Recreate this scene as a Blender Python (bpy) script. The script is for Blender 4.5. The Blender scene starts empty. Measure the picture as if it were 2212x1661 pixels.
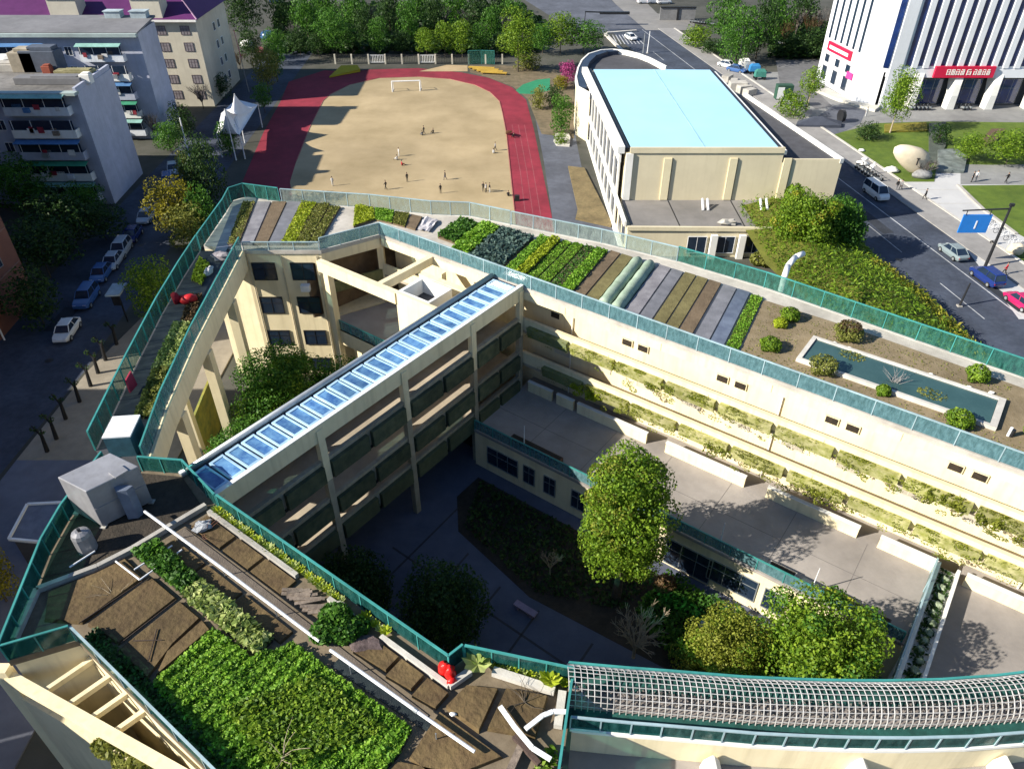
import bpy, math, random
import numpy as np
from mathutils import Vector, Matrix
R = math.radians
SC = bpy.context.scene
COL = SC.collection
rnd = random.Random(7)
# ------------------------------------------------------------------ camera, light, exposure
CF, CT, CH = 1600.0, R(37.2), 44.0
cam = bpy.data.objects.new('camera', bpy.data.cameras.new('camera'))
COL.objects.link(cam)
cam.location = (0, 0, CH)
cam.rotation_euler = (R(90) - CT, 0, 0)
cam.data.sensor_width = 36
cam.data.lens = 36 * CF / 2212
cam.data.clip_start = 0.5
cam.data.clip_end = 4000
SC.camera = cam
SUN_EL, SUN_AZ = R(30), R(17)
SUN_D = Vector((math.cos(SUN_AZ) * math.cos(SUN_EL), math.sin(SUN_AZ) * math.cos(SUN_EL), -math.sin(SUN_EL)))
world = bpy.data.worlds.new('World')
SC.world = world
world.use_nodes = True
wn = world.node_tree
wn.nodes.clear()
sky = wn.nodes.new('ShaderNodeTexSky')
sky.sky_type = 'NISHITA'
sky.sun_disc = False
sky.dust_density = 0.3
sky.ozone_density = 4.0
sky.sun_elevation = SUN_EL
sky.sun_rotation = math.atan2(-SUN_D.x, -SUN_D.y) % (2 * math.pi)
bg = wn.nodes.new('ShaderNodeBackground')
bg.inputs['Strength'].default_value = 0.075
wo = wn.nodes.new('ShaderNodeOutputWorld')
wn.links.new(sky.outputs[0], bg.inputs[0])
wn.links.new(bg.outputs[0], wo.inputs[0])
sun = bpy.data.objects.new('sun', bpy.data.lights.new('sun', 'SUN'))
COL.objects.link(sun)
sun.data.energy = 5.0
sun.data.angle = R(0.5)
sun.data.color = (1.0, 0.93, 0.80)
sun.rotation_euler = SUN_D.to_track_quat('-Z', 'Y').to_euler()
sun.location = (-60, -10, 80)
SC.view_settings.view_transform = 'Standard'
SC.view_settings.look = 'None'
SC.view_settings.exposure = 1.02
SC.view_settings.gamma = 1.0
SC.view_settings.use_curve_mapping = False
try:
    SC.cycles.max_bounces = 8
    SC.cycles.transparent_max_bounces = 16
except Exception:
    pass

# ------------------------------------------------------------------ measuring helpers
def at(u, v, z=0.0):
    """where the sight line through a point of the survey sheet meets height z"""
    x = (u - 1106) / CF; y = -(v - 830.5) / CF
    r = (x, math.cos(CT) + y * math.sin(CT), -math.sin(CT) + y * math.cos(CT))
    t = (z - CH) / r[2]
    return Vector((r[0] * t, r[1] * t, z))
def sheet(x, y, z):
    dz = z - CH
    d = y * math.cos(CT) - dz * math.sin(CT); up = y * math.sin(CT) + dz * math.cos(CT)
    return 1106 + CF * x / d, 830.5 - CF * up / d, d
def z_at(x, y, v):
    lo, hi = 0.0, 43.0
    for _ in range(50):
        m = (lo + hi) / 2
        if sheet(x, y, m)[1] > v: lo = m
        else: hi = m
    return lo
OX, OY = 0.83, 52.5
E1 = (0.803, -0.596); E2 = (0.596, 0.803)
SA = math.atan2(E1[1], E1[0])          # heading of the s axis
def L(s, t, z=0.0):
    return Vector((OX + E1[0] * s + E2[0] * t, OY + E1[1] * s + E2[1] * t, z))
def L2(s, t):
    p = L(s, t); return (p.x, p.y)
def X2(*uvz):
    return [tuple(at(*p)[:2]) for p in uvz]

# ------------------------------------------------------------------ object helpers
ORG = {}
def tag(o, label=None, cat=None, group=None, kind=None):
    if label: o['label'] = label
    if cat: o['category'] = cat
    if group: o['group'] = group
    if kind: o['kind'] = kind
    return o
def thing(name, label, cat, loc=(0, 0, 0), rz=0.0, group=None):
    o = bpy.data.objects.new(name, None)
    o.empty_display_size = 0.3
    COL.objects.link(o)
    o.location = loc; o.rotation_euler = (0, 0, rz)
    ORG[o.name] = Vector(loc)
    return tag(o, label, cat, group)
def add_obj(name, me, parent=None, loc=(0, 0, 0), rz=0.0):
    o = bpy.data.objects.new(name, me)
    COL.objects.link(o)
    o.location = loc; o.rotation_euler = (0, 0, rz)
    if parent is not None:
        o.parent = parent
        ORG[o.name] = ORG.get(parent.name, Vector((0, 0, 0)))
    return o
def place(name, me, parent, wloc, rz=0.0, scale=None):
    """shared mesh put at a world point under a parent"""
    o = bpy.data.objects.new(name, me)
    COL.objects.link(o)
    base = ORG.get(parent.name, Vector((0, 0, 0))) if parent is not None else Vector((0, 0, 0))
    o.location = Vector(wloc) - base
    o.rotation_euler = (0, 0, rz)
    if scale: o.scale = scale
    if parent is not None: o.parent = parent
    ORG[o.name] = Vector(wloc)
    return o
def dup(root, loc, rz=0.0, scale=None, label=None, group=None, cat=None):
    def cp(o, parent):
        c = o.copy(); COL.objects.link(c)
        if parent is not None: c.parent = parent
        for ch in o.children: cp(ch, c)
        return c
    r = cp(root, None)
    r.location = loc; r.rotation_euler = (0, 0, rz)
    if scale: r.scale = scale
    if label: r['label'] = label
    if group: r['group'] = group
    if cat: r['category'] = cat
    return r
class MB:
    def __init__(self): self.v = []; self.f = []
    def poly(self, pts):
        n = len(self.v); self.v += [tuple(p) for p in pts]; self.f.append(list(range(n, n + len(pts)))); return self
    def prism(self, poly, z0, z1):
        a = sum(poly[i][0] * poly[(i + 1) % len(poly)][1] - poly[(i + 1) % len(poly)][0] * poly[i][1] for i in range(len(poly)))
        if a < 0: poly = poly[::-1]
        n = len(self.v); k = len(poly)
        self.v += [(p[0], p[1], z0) for p in poly] + [(p[0], p[1], z1) for p in poly]
        self.f.append([n + i for i in range(k)][::-1]); self.f.append([n + k + i for i in range(k)])
        for i in range(k):
            j = (i + 1) % k; self.f.append([n + i, n + j, n + k + j, n + k + i])
        return self
    def box(self, x, y, z0, sx, sy, h, rz=0.0):
        c, s = math.cos(rz), math.sin(rz)
        P4 = [(x + c * a - s * b, y + s * a + c * b) for a, b in ((-sx / 2, -sy / 2), (sx / 2, -sy / 2), (sx / 2, sy / 2), (-sx / 2, sy / 2))]
        return self.prism(P4, z0, z0 + h)
    def sbox(self, s0, s1, t0, t1, z0, z1):
        return self.prism([L2(s0, t0), L2(s1, t0), L2(s1, t1), L2(s0, t1)], z0, z1)
    def beam(self, p0, p1, w, h):
        p0 = Vector(p0); p1 = Vector(p1); d = (p1 - p0).normalized()
        up = Vector((0, 0, 1)) if abs(d.z) < 0.95 else Vector((1, 0, 0))
        sd = d.cross(up).normalized(); up = sd.cross(d).normalized()
        n = len(self.v)
        for p in (p0, p1):
            for a, b in ((-1, -1), (1, -1), (1, 1), (-1, 1)):
                self.v.append(tuple(p + sd * (a * w / 2) + up * (b * h / 2)))
        for q in ((0, 1, 2, 3), (7, 6, 5, 4), (0, 4, 5, 1), (1, 5, 6, 2), (2, 6, 7, 3), (3, 7, 4, 0)): self.f.append([n + i for i in q][::-1])
        return self
    def tube(self, p0, p1, r0, r1=None, n=8, caps=True):
        r1 = r0 if r1 is None else r1
        p0 = Vector(p0); p1 = Vector(p1); d = (p1 - p0).normalized()
        up = Vector((0, 0, 1)) if abs(d.z) < 0.95 else Vector((1, 0, 0))
        a = d.cross(up).normalized(); b = d.cross(a).normalized()
        k = len(self.v)
        for p, r in ((p0, r0), (p1, r1)):
            for i in range(n):
                w = 2 * math.pi * i / n; self.v.append(tuple(p + a * (r * math.cos(w)) + b * (r * math.sin(w))))
        for i in range(n):
            j = (i + 1) % n; self.f.append([k + i, k + n + i, k + n + j, k + j])
        if caps: self.f.append([k + i for i in range(n)]); self.f.append([k + n + i for i in range(n)][::-1])
        return self
    def path(self, pts, r, n=6):
        for a, b in zip(pts[:-1], pts[1:]): self.tube(a, b, r, r, n)
        return self
    def blob(self, c, rx, ry, rz_, n=8, m=5, jit=0.0, rg=rnd, lo=-1.0):
        k = len(self.v); self.v.append((c[0], c[1], c[2] + rz_))
        for i in range(1, m):
            ph = math.pi * i / m
            for j in range(n):
                th = 2 * math.pi * (j + .5 * (i % 2)) / n; q = 1 + rg.uniform(-jit, jit)
                self.v.append((c[0] + rx * q * math.sin(ph) * math.cos(th), c[1] + ry * q * math.sin(ph) * math.sin(th), c[2] + rz_ * q * max(lo, math.cos(ph))))
        self.v.append((c[0], c[1], c[2] + rz_ * max(lo, -1)))
        e = len(self.v) - 1
        for j in range(n): self.f.append([k, k + 1 + j, k + 1 + (j + 1) % n])
        for i in range(m - 2):
            for j in range(n):
                a = k + 1 + i * n + j; b = k + 1 + i * n + (j + 1) % n; self.f.append([a, a + n, b + n, b])
        for j in range(n): self.f.append([e, k + 1 + (m - 2) * n + (j + 1) % n, k + 1 + (m - 2) * n + j])
        return self
    def loft(self, rings, cap=True):
        k = len(self.v); n = len(rings[0])
        for r_ in rings: self.v += [tuple(p) for p in r_]
        for i in range(len(rings) - 1):
            for j in range(n):
                a = k + i * n + j; b = k + i * n + (j + 1) % n; self.f.append([a, b, b + n, a + n])
        if cap:
            self.f.append([k + j for j in range(n)][::-1]); self.f.append([k + (len(rings) - 1) * n + j for j in range(n)])
        return self
    def mesh(self, name, m, smooth=False):
        me = bpy.data.meshes.new(name); me.from_pydata(self.v, [], self.f); me.materials.append(m)
        if smooth: me.polygons.foreach_set('use_smooth', [True] * len(me.polygons))
        return me
    def build(self, name, m, parent=None, smooth=False, bevel=0.0):
        off = ORG.get(parent.name, Vector((0, 0, 0))) if parent is not None else Vector((0, 0, 0))
        if off.length > 0: self.v = [(a - off.x, b - off.y, c - off.z) for a, b, c in self.v]
        o = add_obj(name, self.mesh(name, m, smooth), parent)
        if bevel:
            bm_ = o.modifiers.new('bevel', 'BEVEL'); bm_.width = bevel; bm_.segments = 2; bm_.limit_method = 'ANGLE'
        return o
def structure(o): o['kind'] = 'structure'; return o

# ------------------------------------------------------------------ materials
MATS = {}
def mat(name, c1, c2=None, scale=1.2, rough=0.85, bump=0.15, bscale=None, stain=0.25, metal=0.0, spec=0.3, wave=None, voro=None, streak=0.0):
    if name in MATS: return MATS[name]
    m = bpy.data.materials.new(name); m.use_nodes = True
    nt = m.node_tree; nd = nt.nodes; lk = nt.links
    b = nd['Principled BSDF']
    b.inputs['Roughness'].default_value = rough; b.inputs['Metallic'].default_value = metal
    if 'Specular IOR Level' in b.inputs: b.inputs['Specular IOR Level'].default_value = spec
    c2 = c2 or tuple(x * 0.78 for x in c1)
    g = nd.new('ShaderNodeNewGeometry')
    n1 = nd.new('ShaderNodeTexNoise'); n1.inputs['Scale'].default_value = scale; n1.inputs['Detail'].default_value = 6; n1.inputs['Roughness'].default_value = 0.65
    lk.new(g.outputs['Position'], n1.inputs['Vector'])
    rp = nd.new('ShaderNodeValToRGB'); rp.color_ramp.elements[0].position = 0.35; rp.color_ramp.elements[1].position = 0.65
    rp.color_ramp.elements[0].color = (*c2, 1); rp.color_ramp.elements[1].color = (*c1, 1)
    lk.new(n1.outputs['Fac'], rp.inputs['Fac'])
    out = rp.outputs['Color']
    if stain:
        n2 = nd.new('ShaderNodeTexNoise'); n2.inputs['Scale'].default_value = scale * 0.17; n2.inputs['Detail'].default_value = 4
        lk.new(g.outputs['Position'], n2.inputs['Vector'])
        mr = nd.new('ShaderNodeMapRange'); mr.inputs['From Min'].default_value = 0.3; mr.inputs['From Max'].default_value = 0.7
        mr.inputs['To Min'].default_value = 1 - stain; mr.inputs['To Max'].default_value = 1 + stain * 0.35
        lk.new(n2.outputs['Fac'], mr.inputs['Value'])
        mx = nd.new('ShaderNodeMix'); mx.data_type = 'RGBA'; mx.blend_type = 'MULTIPLY'; mx.inputs['Factor'].default_value = 1
        lk.new(out, mx.inputs['A']); lk.new(mr.outputs['Result'], mx.inputs['B']); out = mx.outputs['Result']
    if streak:
        mp = nd.new('ShaderNodeMapping'); mp.inputs['Scale'].default_value = (2.6, 2.6, 0.16)
        lk.new(g.outputs['Position'], mp.inputs['Vector'])
        n4 = nd.new('ShaderNodeTexNoise'); n4.inputs['Scale'].default_value = 1.0; n4.inputs['Detail'].default_value = 5
        lk.new(mp.outputs['Vector'], n4.inputs['Vector'])
        m4 = nd.new('ShaderNodeMapRange'); m4.inputs['From Min'].default_value = 0.5; m4.inputs['From Max'].default_value = 0.75
        m4.inputs['To Min'].default_value = 0.0; m4.inputs['To Max'].default_value = streak
        lk.new(n4.outputs['Fac'], m4.inputs['Value'])
        x4 = nd.new('ShaderNodeMix'); x4.data_type = 'RGBA'
        lk.new(m4.outputs['Result'], x4.inputs['Factor']); lk.new(out, x4.inputs['A']); x4.inputs['B'].default_value = (c1[0] * .5, c1[1] * .47, c1[2] * .4, 1)
        out = x4.outputs['Result']
    hsrc = None
    if voro:
        vt = nd.new('ShaderNodeTexVoronoi'); vt.inputs['Scale'].default_value = voro; vt.feature = 'F1'
        lk.new(g.outputs['Position'], vt.inputs['Vector'])
        m3 = nd.new('ShaderNodeMix'); m3.data_type = 'RGBA'; m3.blend_type = 'MULTIPLY'; m3.inputs['Factor'].default_value = 0.8
        mr3 = nd.new('ShaderNodeMapRange'); mr3.inputs['To Min'].default_value = 1.25; mr3.inputs['To Max'].default_value = 0.4
        lk.new(vt.outputs['Distance'], mr3.inputs['Value'])
        lk.new(out, m3.inputs['A']); lk.new(mr3.outputs['Result'], m3.inputs['B']); out = m3.outputs['Result']; hsrc = vt.outputs['Distance']
    lk.new(out, b.inputs['Base Color'])
    if bump:
        n3 = nd.new('ShaderNodeTexNoise'); n3.inputs['Scale'].default_value = bscale or scale * 7; n3.inputs['Detail'].default_value = 5
        lk.new(g.outputs['Position'], n3.inputs['Vector'])
        bp = nd.new('ShaderNodeBump'); bp.inputs['Strength'].default_value = bump; bp.inputs['Distance'].default_value = 0.08
        lk.new(hsrc or n3.outputs['Fac'], bp.inputs['Height']); lk.new(bp.outputs['Normal'], b.inputs['Normal'])
    MATS[name] = m
    return m
def leafmat(name, dark, mid, light, trans=0.40, rough=0.55):
    if name in MATS: return MATS[name]
    m = bpy.data.materials.new(name); m.use_nodes = True
    nt = m.node_tree; nd = nt.nodes; lk = nt.links
    b = nd['Principled BSDF']; b.inputs['Roughness'].default_value = rough
    if 'Specular IOR Level' in b.inputs: b.inputs['Specular IOR Level'].default_value = 0.25
    g = nd.new('ShaderNodeNewGeometry')
    n1 = nd.new('ShaderNodeTexNoise'); n1.inputs['Scale'].default_value = 0.9; n1.inputs['Detail'].default_value = 3
    lk.new(g.outputs['Position'], n1.inputs['Vector'])
    ad = nd.new('ShaderNodeMath'); ad.operation = 'MULTIPLY_ADD'; ad.inputs[1].default_value = 0.45
    lk.new(g.outputs['Random Per Island'], ad.inputs[0])
    ms = nd.new('ShaderNodeMath'); ms.operation = 'MULTIPLY'; ms.inputs[1].default_value = 0.6
    lk.new(n1.outputs['Fac'], ms.inputs[0]); lk.new(ms.outputs[0], ad.inputs[2])
    rp = nd.new('ShaderNodeValToRGB'); e = rp.color_ramp.elements
    e[0].position = 0.25; e[0].color = (*dark, 1); e[1].position = 0.78; e[1].color = (*light, 1)
    k = e.new(0.52); k.color = (*mid, 1)
    lk.new(ad.outputs[0], rp.inputs['Fac']); lk.new(rp.outputs['Color'], b.inputs['Base Color'])
    tr = nd.new('ShaderNodeBsdfTranslucent'); lk.new(rp.outputs['Color'], tr.inputs['Color'])
    mx = nd.new('ShaderNodeMixShader'); mx.inputs[0].default_value = trans
    lk.new(b.outputs[0], mx.inputs[1]); lk.new(tr.outputs[0], mx.inputs[2])
    lk.new(mx.outputs[0], nd['Material Output'].inputs['Surface'])
    MATS[name] = m
    return m
def glassmat(name, tint, body, opaque=0.5, rough=0.12, mottled=0.25, sc=2.2):
    """tinted see-through sheet with a dusty film"""
    if name in MATS: return MATS[name]
    m = bpy.data.materials.new(name); m.use_nodes = True
    nt = m.node_tree; nd = nt.nodes; lk = nt.links
    b = nd['Principled BSDF']; b.inputs['Roughness'].default_value = rough
    g = nd.new('ShaderNodeNewGeometry')
    mp = nd.new('ShaderNodeMapping'); mp.inputs['Scale'].default_value = (1, 1, .35); lk.new(g.outputs['Position'], mp.inputs['Vector'])
    n1 = nd.new('ShaderNodeTexNoise'); n1.inputs['Scale'].default_value = sc; n1.inputs['Detail'].default_value = 8; n1.inputs['Roughness'].default_value = 0.7
    lk.new(mp.outputs['Vector'], n1.inputs['Vector'])
    rp = nd.new('ShaderNodeValToRGB'); rp.color_ramp.elements[0].position = 0.35; rp.color_ramp.elements[1].position = 0.7
    rp.color_ramp.elements[0].color = (*[x * 0.75 for x in body], 1); rp.color_ramp.elements[1].color = (*[min(1, x * 1.25 + 0.02) for x in body], 1)
    lk.new(n1.outputs['Fac'], rp.inputs['Fac']); lk.new(rp.outputs['Color'], b.inputs['Base Color'])
    t = nd.new('ShaderNodeBsdfTransparent'); t.inputs['Color'].default_value = (*tint, 1)
    mr = nd.new('ShaderNodeMapRange'); mr.inputs['To Min'].default_value = opaque - mottled; mr.inputs['To Max'].default_value = min(1, opaque + mottled)
    mr.inputs['From Min'].default_value = 0.3; mr.inputs['From Max'].default_value = 0.7
    lk.new(n1.outputs['Fac'], mr.inputs['Value'])
    mx = nd.new('ShaderNodeMixShader'); lk.new(mr.outputs['Result'], mx.inputs[0])
    lk.new(t.outputs[0], mx.inputs[1]); lk.new(b.outputs[0], mx.inputs[2])
    lk.new(mx.outputs[0], nd['Material Output'].inputs['Surface'])
    MATS[name] = m
    return m
CREAM = mat('cream_paint', (0.80, 0.70, 0.475), (0.73, 0.635, 0.42), scale=0.9, stain=0.14, bump=0.05, streak=0.34)
WHITEP = mat('white_paint', (0.80, 0.79, 0.75), (0.74, 0.73, 0.69), scale=0.8, stain=0.10, bump=0.04, streak=0.15)
GYMC = mat('gym_render', (0.66, 0.59, 0.42), (0.62, 0.55, 0.39), scale=0.7, stain=0.10, bump=0.05, streak=0.12)
CONC = mat('concrete', (0.46, 0.44, 0.40), (0.36, 0.34, 0.31), scale=1.4, stain=0.3)
PALEC = mat('pale_concrete', (0.60, 0.57, 0.52), (0.48, 0.46, 0.42), scale=1.6, stain=0.25)
PAVE = mat('terrace_paving', (0.34, 0.31, 0.29), (0.275, 0.25, 0.235), scale=0.6, stain=0.32, bump=0.15)
ASPH = mat('asphalt', (0.066, 0.080, 0.112), (0.046, 0.056, 0.082), scale=1.5, stain=0.35, bump=0.2, bscale=20)
ASPHL = mat('pale_asphalt', (0.12, 0.13, 0.16), (0.09, 0.098, 0.122), scale=0.9, stain=0.35, bump=0.2, bscale=20)
DARKROOF = mat('bitumen_roof', (0.085, 0.085, 0.095), (0.065, 0.065, 0.072), scale=1.0, stain=0.3)
GREYROOF = mat('grey_roof', (0.24, 0.225, 0.215), (0.20, 0.19, 0.18), scale=0.7, stain=0.25)
SOIL = mat('soil', (0.155, 0.105, 0.06), (0.10, 0.065, 0.036), scale=2.5, stain=0.3, bump=0.7, bscale=9)
SOILD = mat('dark_soil', (0.05, 0.04, 0.03), (0.03, 0.025, 0.02), scale=2.5, stain=0.3, bump=0.6, bscale=9)
SAND = mat('sand_pitch', (0.46, 0.36, 0.215), (0.335, 0.26, 0.145), scale=0.11, stain=0.32, bump=0.2, bscale=5)
TRACK = mat('running_track', (0.27, 0.028, 0.048), (0.20, 0.021, 0.037), scale=0.5, stain=0.35, bump=0.1, bscale=12)
LAWN = mat('lawn_grass', (0.115, 0.17, 0.02), (0.075, 0.125, 0.015), scale=0.7, stain=0.3, bump=0.6, bscale=14)
METAL = mat('painted_metal', (0.45, 0.48, 0.50), (0.38, 0.41, 0.43), scale=2, rough=0.4, metal=0.6, bump=0.02)
DARKM = mat('dark_metal', (0.035, 0.037, 0.042), (0.025, 0.026, 0.03), scale=3, rough=0.45, metal=0.3, bump=0.02)
WHITEM = mat('white_metal', (0.78, 0.79, 0.80), (0.70, 0.71, 0.73), scale=3, rough=0.4, bump=0.02, stain=0.1)
TEALM = mat('teal_metal', (0.06, 0.30, 0.28), (0.045, 0.23, 0.22), scale=2, rough=0.4, bump=0.03)
RAILM = mat('pale_teal_metal', (0.36, 0.48, 0.52), (0.28, 0.39, 0.43), scale=2, rough=0.35, bump=0.02)
PANE = mat('window_glass', (0.012, 0.022, 0.045), (0.02, 0.035, 0.06), scale=0.8, rough=0.08, bump=0.0, spec=0.6, stain=0.2)
PANE2 = mat('blue_glass', (0.012, 0.035, 0.15), (0.008, 0.018, 0.07), scale=0.5, rough=0.06, bump=0.0, spec=0.7, stain=0.3)
FRAME = mat('window_frame', (0.30, 0.31, 0.32), scale=4, rough=0.5, bump=0.0)
BLACK = mat('black_rubber', (0.02, 0.02, 0.022), scale=5, rough=0.7, bump=0.05)
WOOD = mat('weathered_wood', (0.30, 0.24, 0.19), (0.17, 0.135, 0.11), scale=5, stain=0.4, bump=0.4)
BARK = mat('bark', (0.12, 0.095, 0.07), (0.06, 0.05, 0.038), scale=6, stain=0.3, bump=0.5)
PALEBARK = mat('pale_bark', (0.50, 0.42, 0.30), (0.30, 0.24, 0.17), scale=5, stain=0.3, bump=0.4)
STONE = mat('pale_stone', (0.62, 0.54, 0.42), (0.48, 0.41, 0.31), scale=1.5, stain=0.3, bump=0.4)
ROCK = mat('grey_rock', (0.33, 0.33, 0.33), (0.20, 0.20, 0.21), scale=3, stain=0.3, bump=0.6)
RED = mat('red_fabric', (0.62, 0.02, 0.025), (0.50, 0.015, 0.02), scale=3, rough=0.5, bump=0.2)
GL_IN = glassmat('teal_glass', (0.66, 0.86, 0.86), (0.115, 0.225, 0.255), 0.58, 0.15, 0.16, 5.0)
GL_DARK = glassmat('green_glass', (0.30, 0.62, 0.58), (0.014, 0.10, 0.095), 0.46, 0.12, 0.2, 3.5)
GL_NET = glassmat('green_mesh', (0.72, 0.82, 0.79), (0.028, 0.155, 0.125), 0.38, 0.4, 0.25, 4.0)
GL_CLEAR = glassmat('pale_glass', (0.86, 0.92, 0.91), (0.26, 0.31, 0.29), 0.34, 0.1, 0.16, 4.0)
LF_BRIGHT = leafmat('leaf_bright', (0.055, 0.12, 0.010), (0.130, 0.235, 0.015), (0.27, 0.385, 0.035))
LF_MID = leafmat('leaf_mid', (0.024, 0.080, 0.012), (0.060, 0.165, 0.018), (0.13, 0.28, 0.035))
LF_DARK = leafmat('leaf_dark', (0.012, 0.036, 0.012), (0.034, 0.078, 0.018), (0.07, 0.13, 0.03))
LF_YEL = leafmat('leaf_yellow', (0.10, 0.10, 0.008), (0.22, 0.20, 0.012), (0.34, 0.30, 0.025))
LF_OLIVE = leafmat('leaf_olive', (0.09, 0.11, 0.018), (0.19, 0.21, 0.04), (0.30, 0.31, 0.08))
LF_BLUE = leafmat('leaf_blue_green', (0.035, 0.07, 0.06), (0.08, 0.14, 0.125), (0.16, 0.24, 0.20))
LF_LIME = leafmat('leaf_lime', (0.17, 0.24, 0.01), (0.32, 0.40, 0.02), (0.48, 0.54, 0.05))
LF_CROP = leafmat('leaf_crop', (0.07, 0.17, 0.012), (0.155, 0.34, 0.022), (0.32, 0.52, 0.06))
LF_IVY = leafmat('leaf_ivy', (0.09, 0.12, 0.012), (0.20, 0.235, 0.025), (0.33, 0.35, 0.06))
LF_PALE = leafmat('leaf_pale', (0.10, 0.17, 0.03), (0.30, 0.38, 0.10), (0.52, 0.56, 0.24))
LF_BROWN = leafmat('leaf_brown', (0.06, 0.04, 0.02), (0.12, 0.075, 0.035), (0.19, 0.12, 0.06))
LF_PINK = leafmat('leaf_pink', (0.22, 0.02, 0.10), (0.42, 0.05, 0.22), (0.55, 0.16, 0.34))
LF_GRASS = leafmat('leaf_rough_grass', (0.16, 0.19, 0.015), (0.30, 0.32, 0.025), (0.44, 0.38, 0.06))
LF_GREYTWIG = leafmat('leaf_grey_twig', (0.07, 0.065, 0.06), (0.13, 0.12, 0.11), (0.20, 0.18, 0.17), 0.1)

# ------------------------------------------------------------------ leaf clouds
NR = np.random.default_rng(11)
def quads_mesh(name, co, m):
    n = len(co) // 4
    me = bpy.data.meshes.new(name)
    me.vertices.add(n * 4); me.vertices.foreach_set('co', co.astype(np.float32).ravel())
    me.loops.add(n * 4); me.loops.foreach_set('vertex_index', np.arange(n * 4, dtype=np.int32))
    me.polygons.add(n); me.polygons.foreach_set('loop_start', np.arange(0, n * 4, 4, dtype=np.int32))
    me.polygons.foreach_set('loop_total', np.full(n, 4, dtype=np.int32))
    me.update(calc_edges=True); me.materials.append(m)
    return me
def leaves(pos, nrm, size, aspect=0.62, jit=0.35):
    n = len(pos)
    nrm = nrm / (np.linalg.norm(nrm, axis=1, keepdims=True) + 1e-9)
    r = NR.normal(size=(n, 3)); a = np.cross(nrm, r); a /= (np.linalg.norm(a, axis=1, keepdims=True) + 1e-9)
    b = np.cross(nrm, a)
    s = size * (1 + NR.uniform(-jit, jit, (n, 1)))
    lift = nrm * s * 0.18
    co = np.empty((n, 4, 3))
    co[:, 0] = pos - a * s - lift; co[:, 1] = pos + b * s * aspect + lift * .6; co[:, 2] = pos + a * s - lift; co[:, 3] = pos - b * s * aspect + lift * .6
    return co.reshape(-1, 3)
def cloud(clumps, n, size, spread=0.55, fill=0.22, flat=0.0):
    cl = np.array(clumps, float)
    w = cl[:, 3] * cl[:, 4] + cl[:, 3] * cl[:, 5] + cl[:, 4] * cl[:, 5]
    ix = NR.choice(len(cl), n, p=w / w.sum())
    d = NR.normal(size=(n, 3)); d /= np.linalg.norm(d, axis=1, keepdims=True)
    rr = 1 - fill * NR.random((n, 1)) ** 1.5
    c = cl[ix]
    pos = c[:, :3] + d * c[:, 3:6] * rr
    nrm = d / np.maximum(c[:, 3:6], .01) * c[:, 3:6].mean(axis=1, keepdims=True) + NR.normal(size=(n, 3)) * spread + np.array([0, 0, flat])
    return leaves(pos, nrm, size)
def clump_set(w, h, z0, k, rg, top=0.75, shape='round', base=0.0):
    """lumps through the volume of a crown of width w (radius 0.5 w) and height h starting at z0"""
    out = []
    for i in range(k):
        f = (i + .5) / k
        if shape == 'cone': rad = 0.5 * w * (1 - f) ** 0.8 * 0.8
        elif shape == 'column': rad = 0.5 * w * (0.75 if f < .8 else 0.4)
        elif shape == 'egg': rad = 0.5 * w * math.sin(math.pi * (0.12 + 0.80 * f)) ** 0.7 * 0.72
        else: rad = 0.5 * w * math.sin(math.pi * (0.14 + 0.74 * f)) ** 0.6 * 0.70
        a = i * 2.39996 + rg.uniform(-.5, .5); q = math.sqrt(rg.uniform(0.25, 1))
        s = w * (0.19 + 0.09 * rg.random()) * (1.0 if shape != 'cone' else (1.15 - 0.75 * f))
        out.append((rad * q * math.cos(a), rad * q * math.sin(a), z0 + h * (0.1 + 0.8 * f), s, s, s * rg.uniform(.7, .95)))
    out.append((0, 0, z0 + h * .5, w * .26, w * .26, h * .36))
    return out
def cobj(name, clumps, n, size, m, parent=None, **k):
    me = quads_mesh(name, cloud(clumps, n, size, **k), m)
    off = ORG.get(parent.name) if parent is not None else None
    if off is not None and off.length > 0:
        co = np.empty(len(me.vertices) * 3, np.float32); me.vertices.foreach_get('co', co)
        co = co.reshape(-1, 3) - np.array(off[:], np.float32); me.vertices.foreach_set('co', co.ravel())
    return add_obj(name, me, parent)
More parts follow.
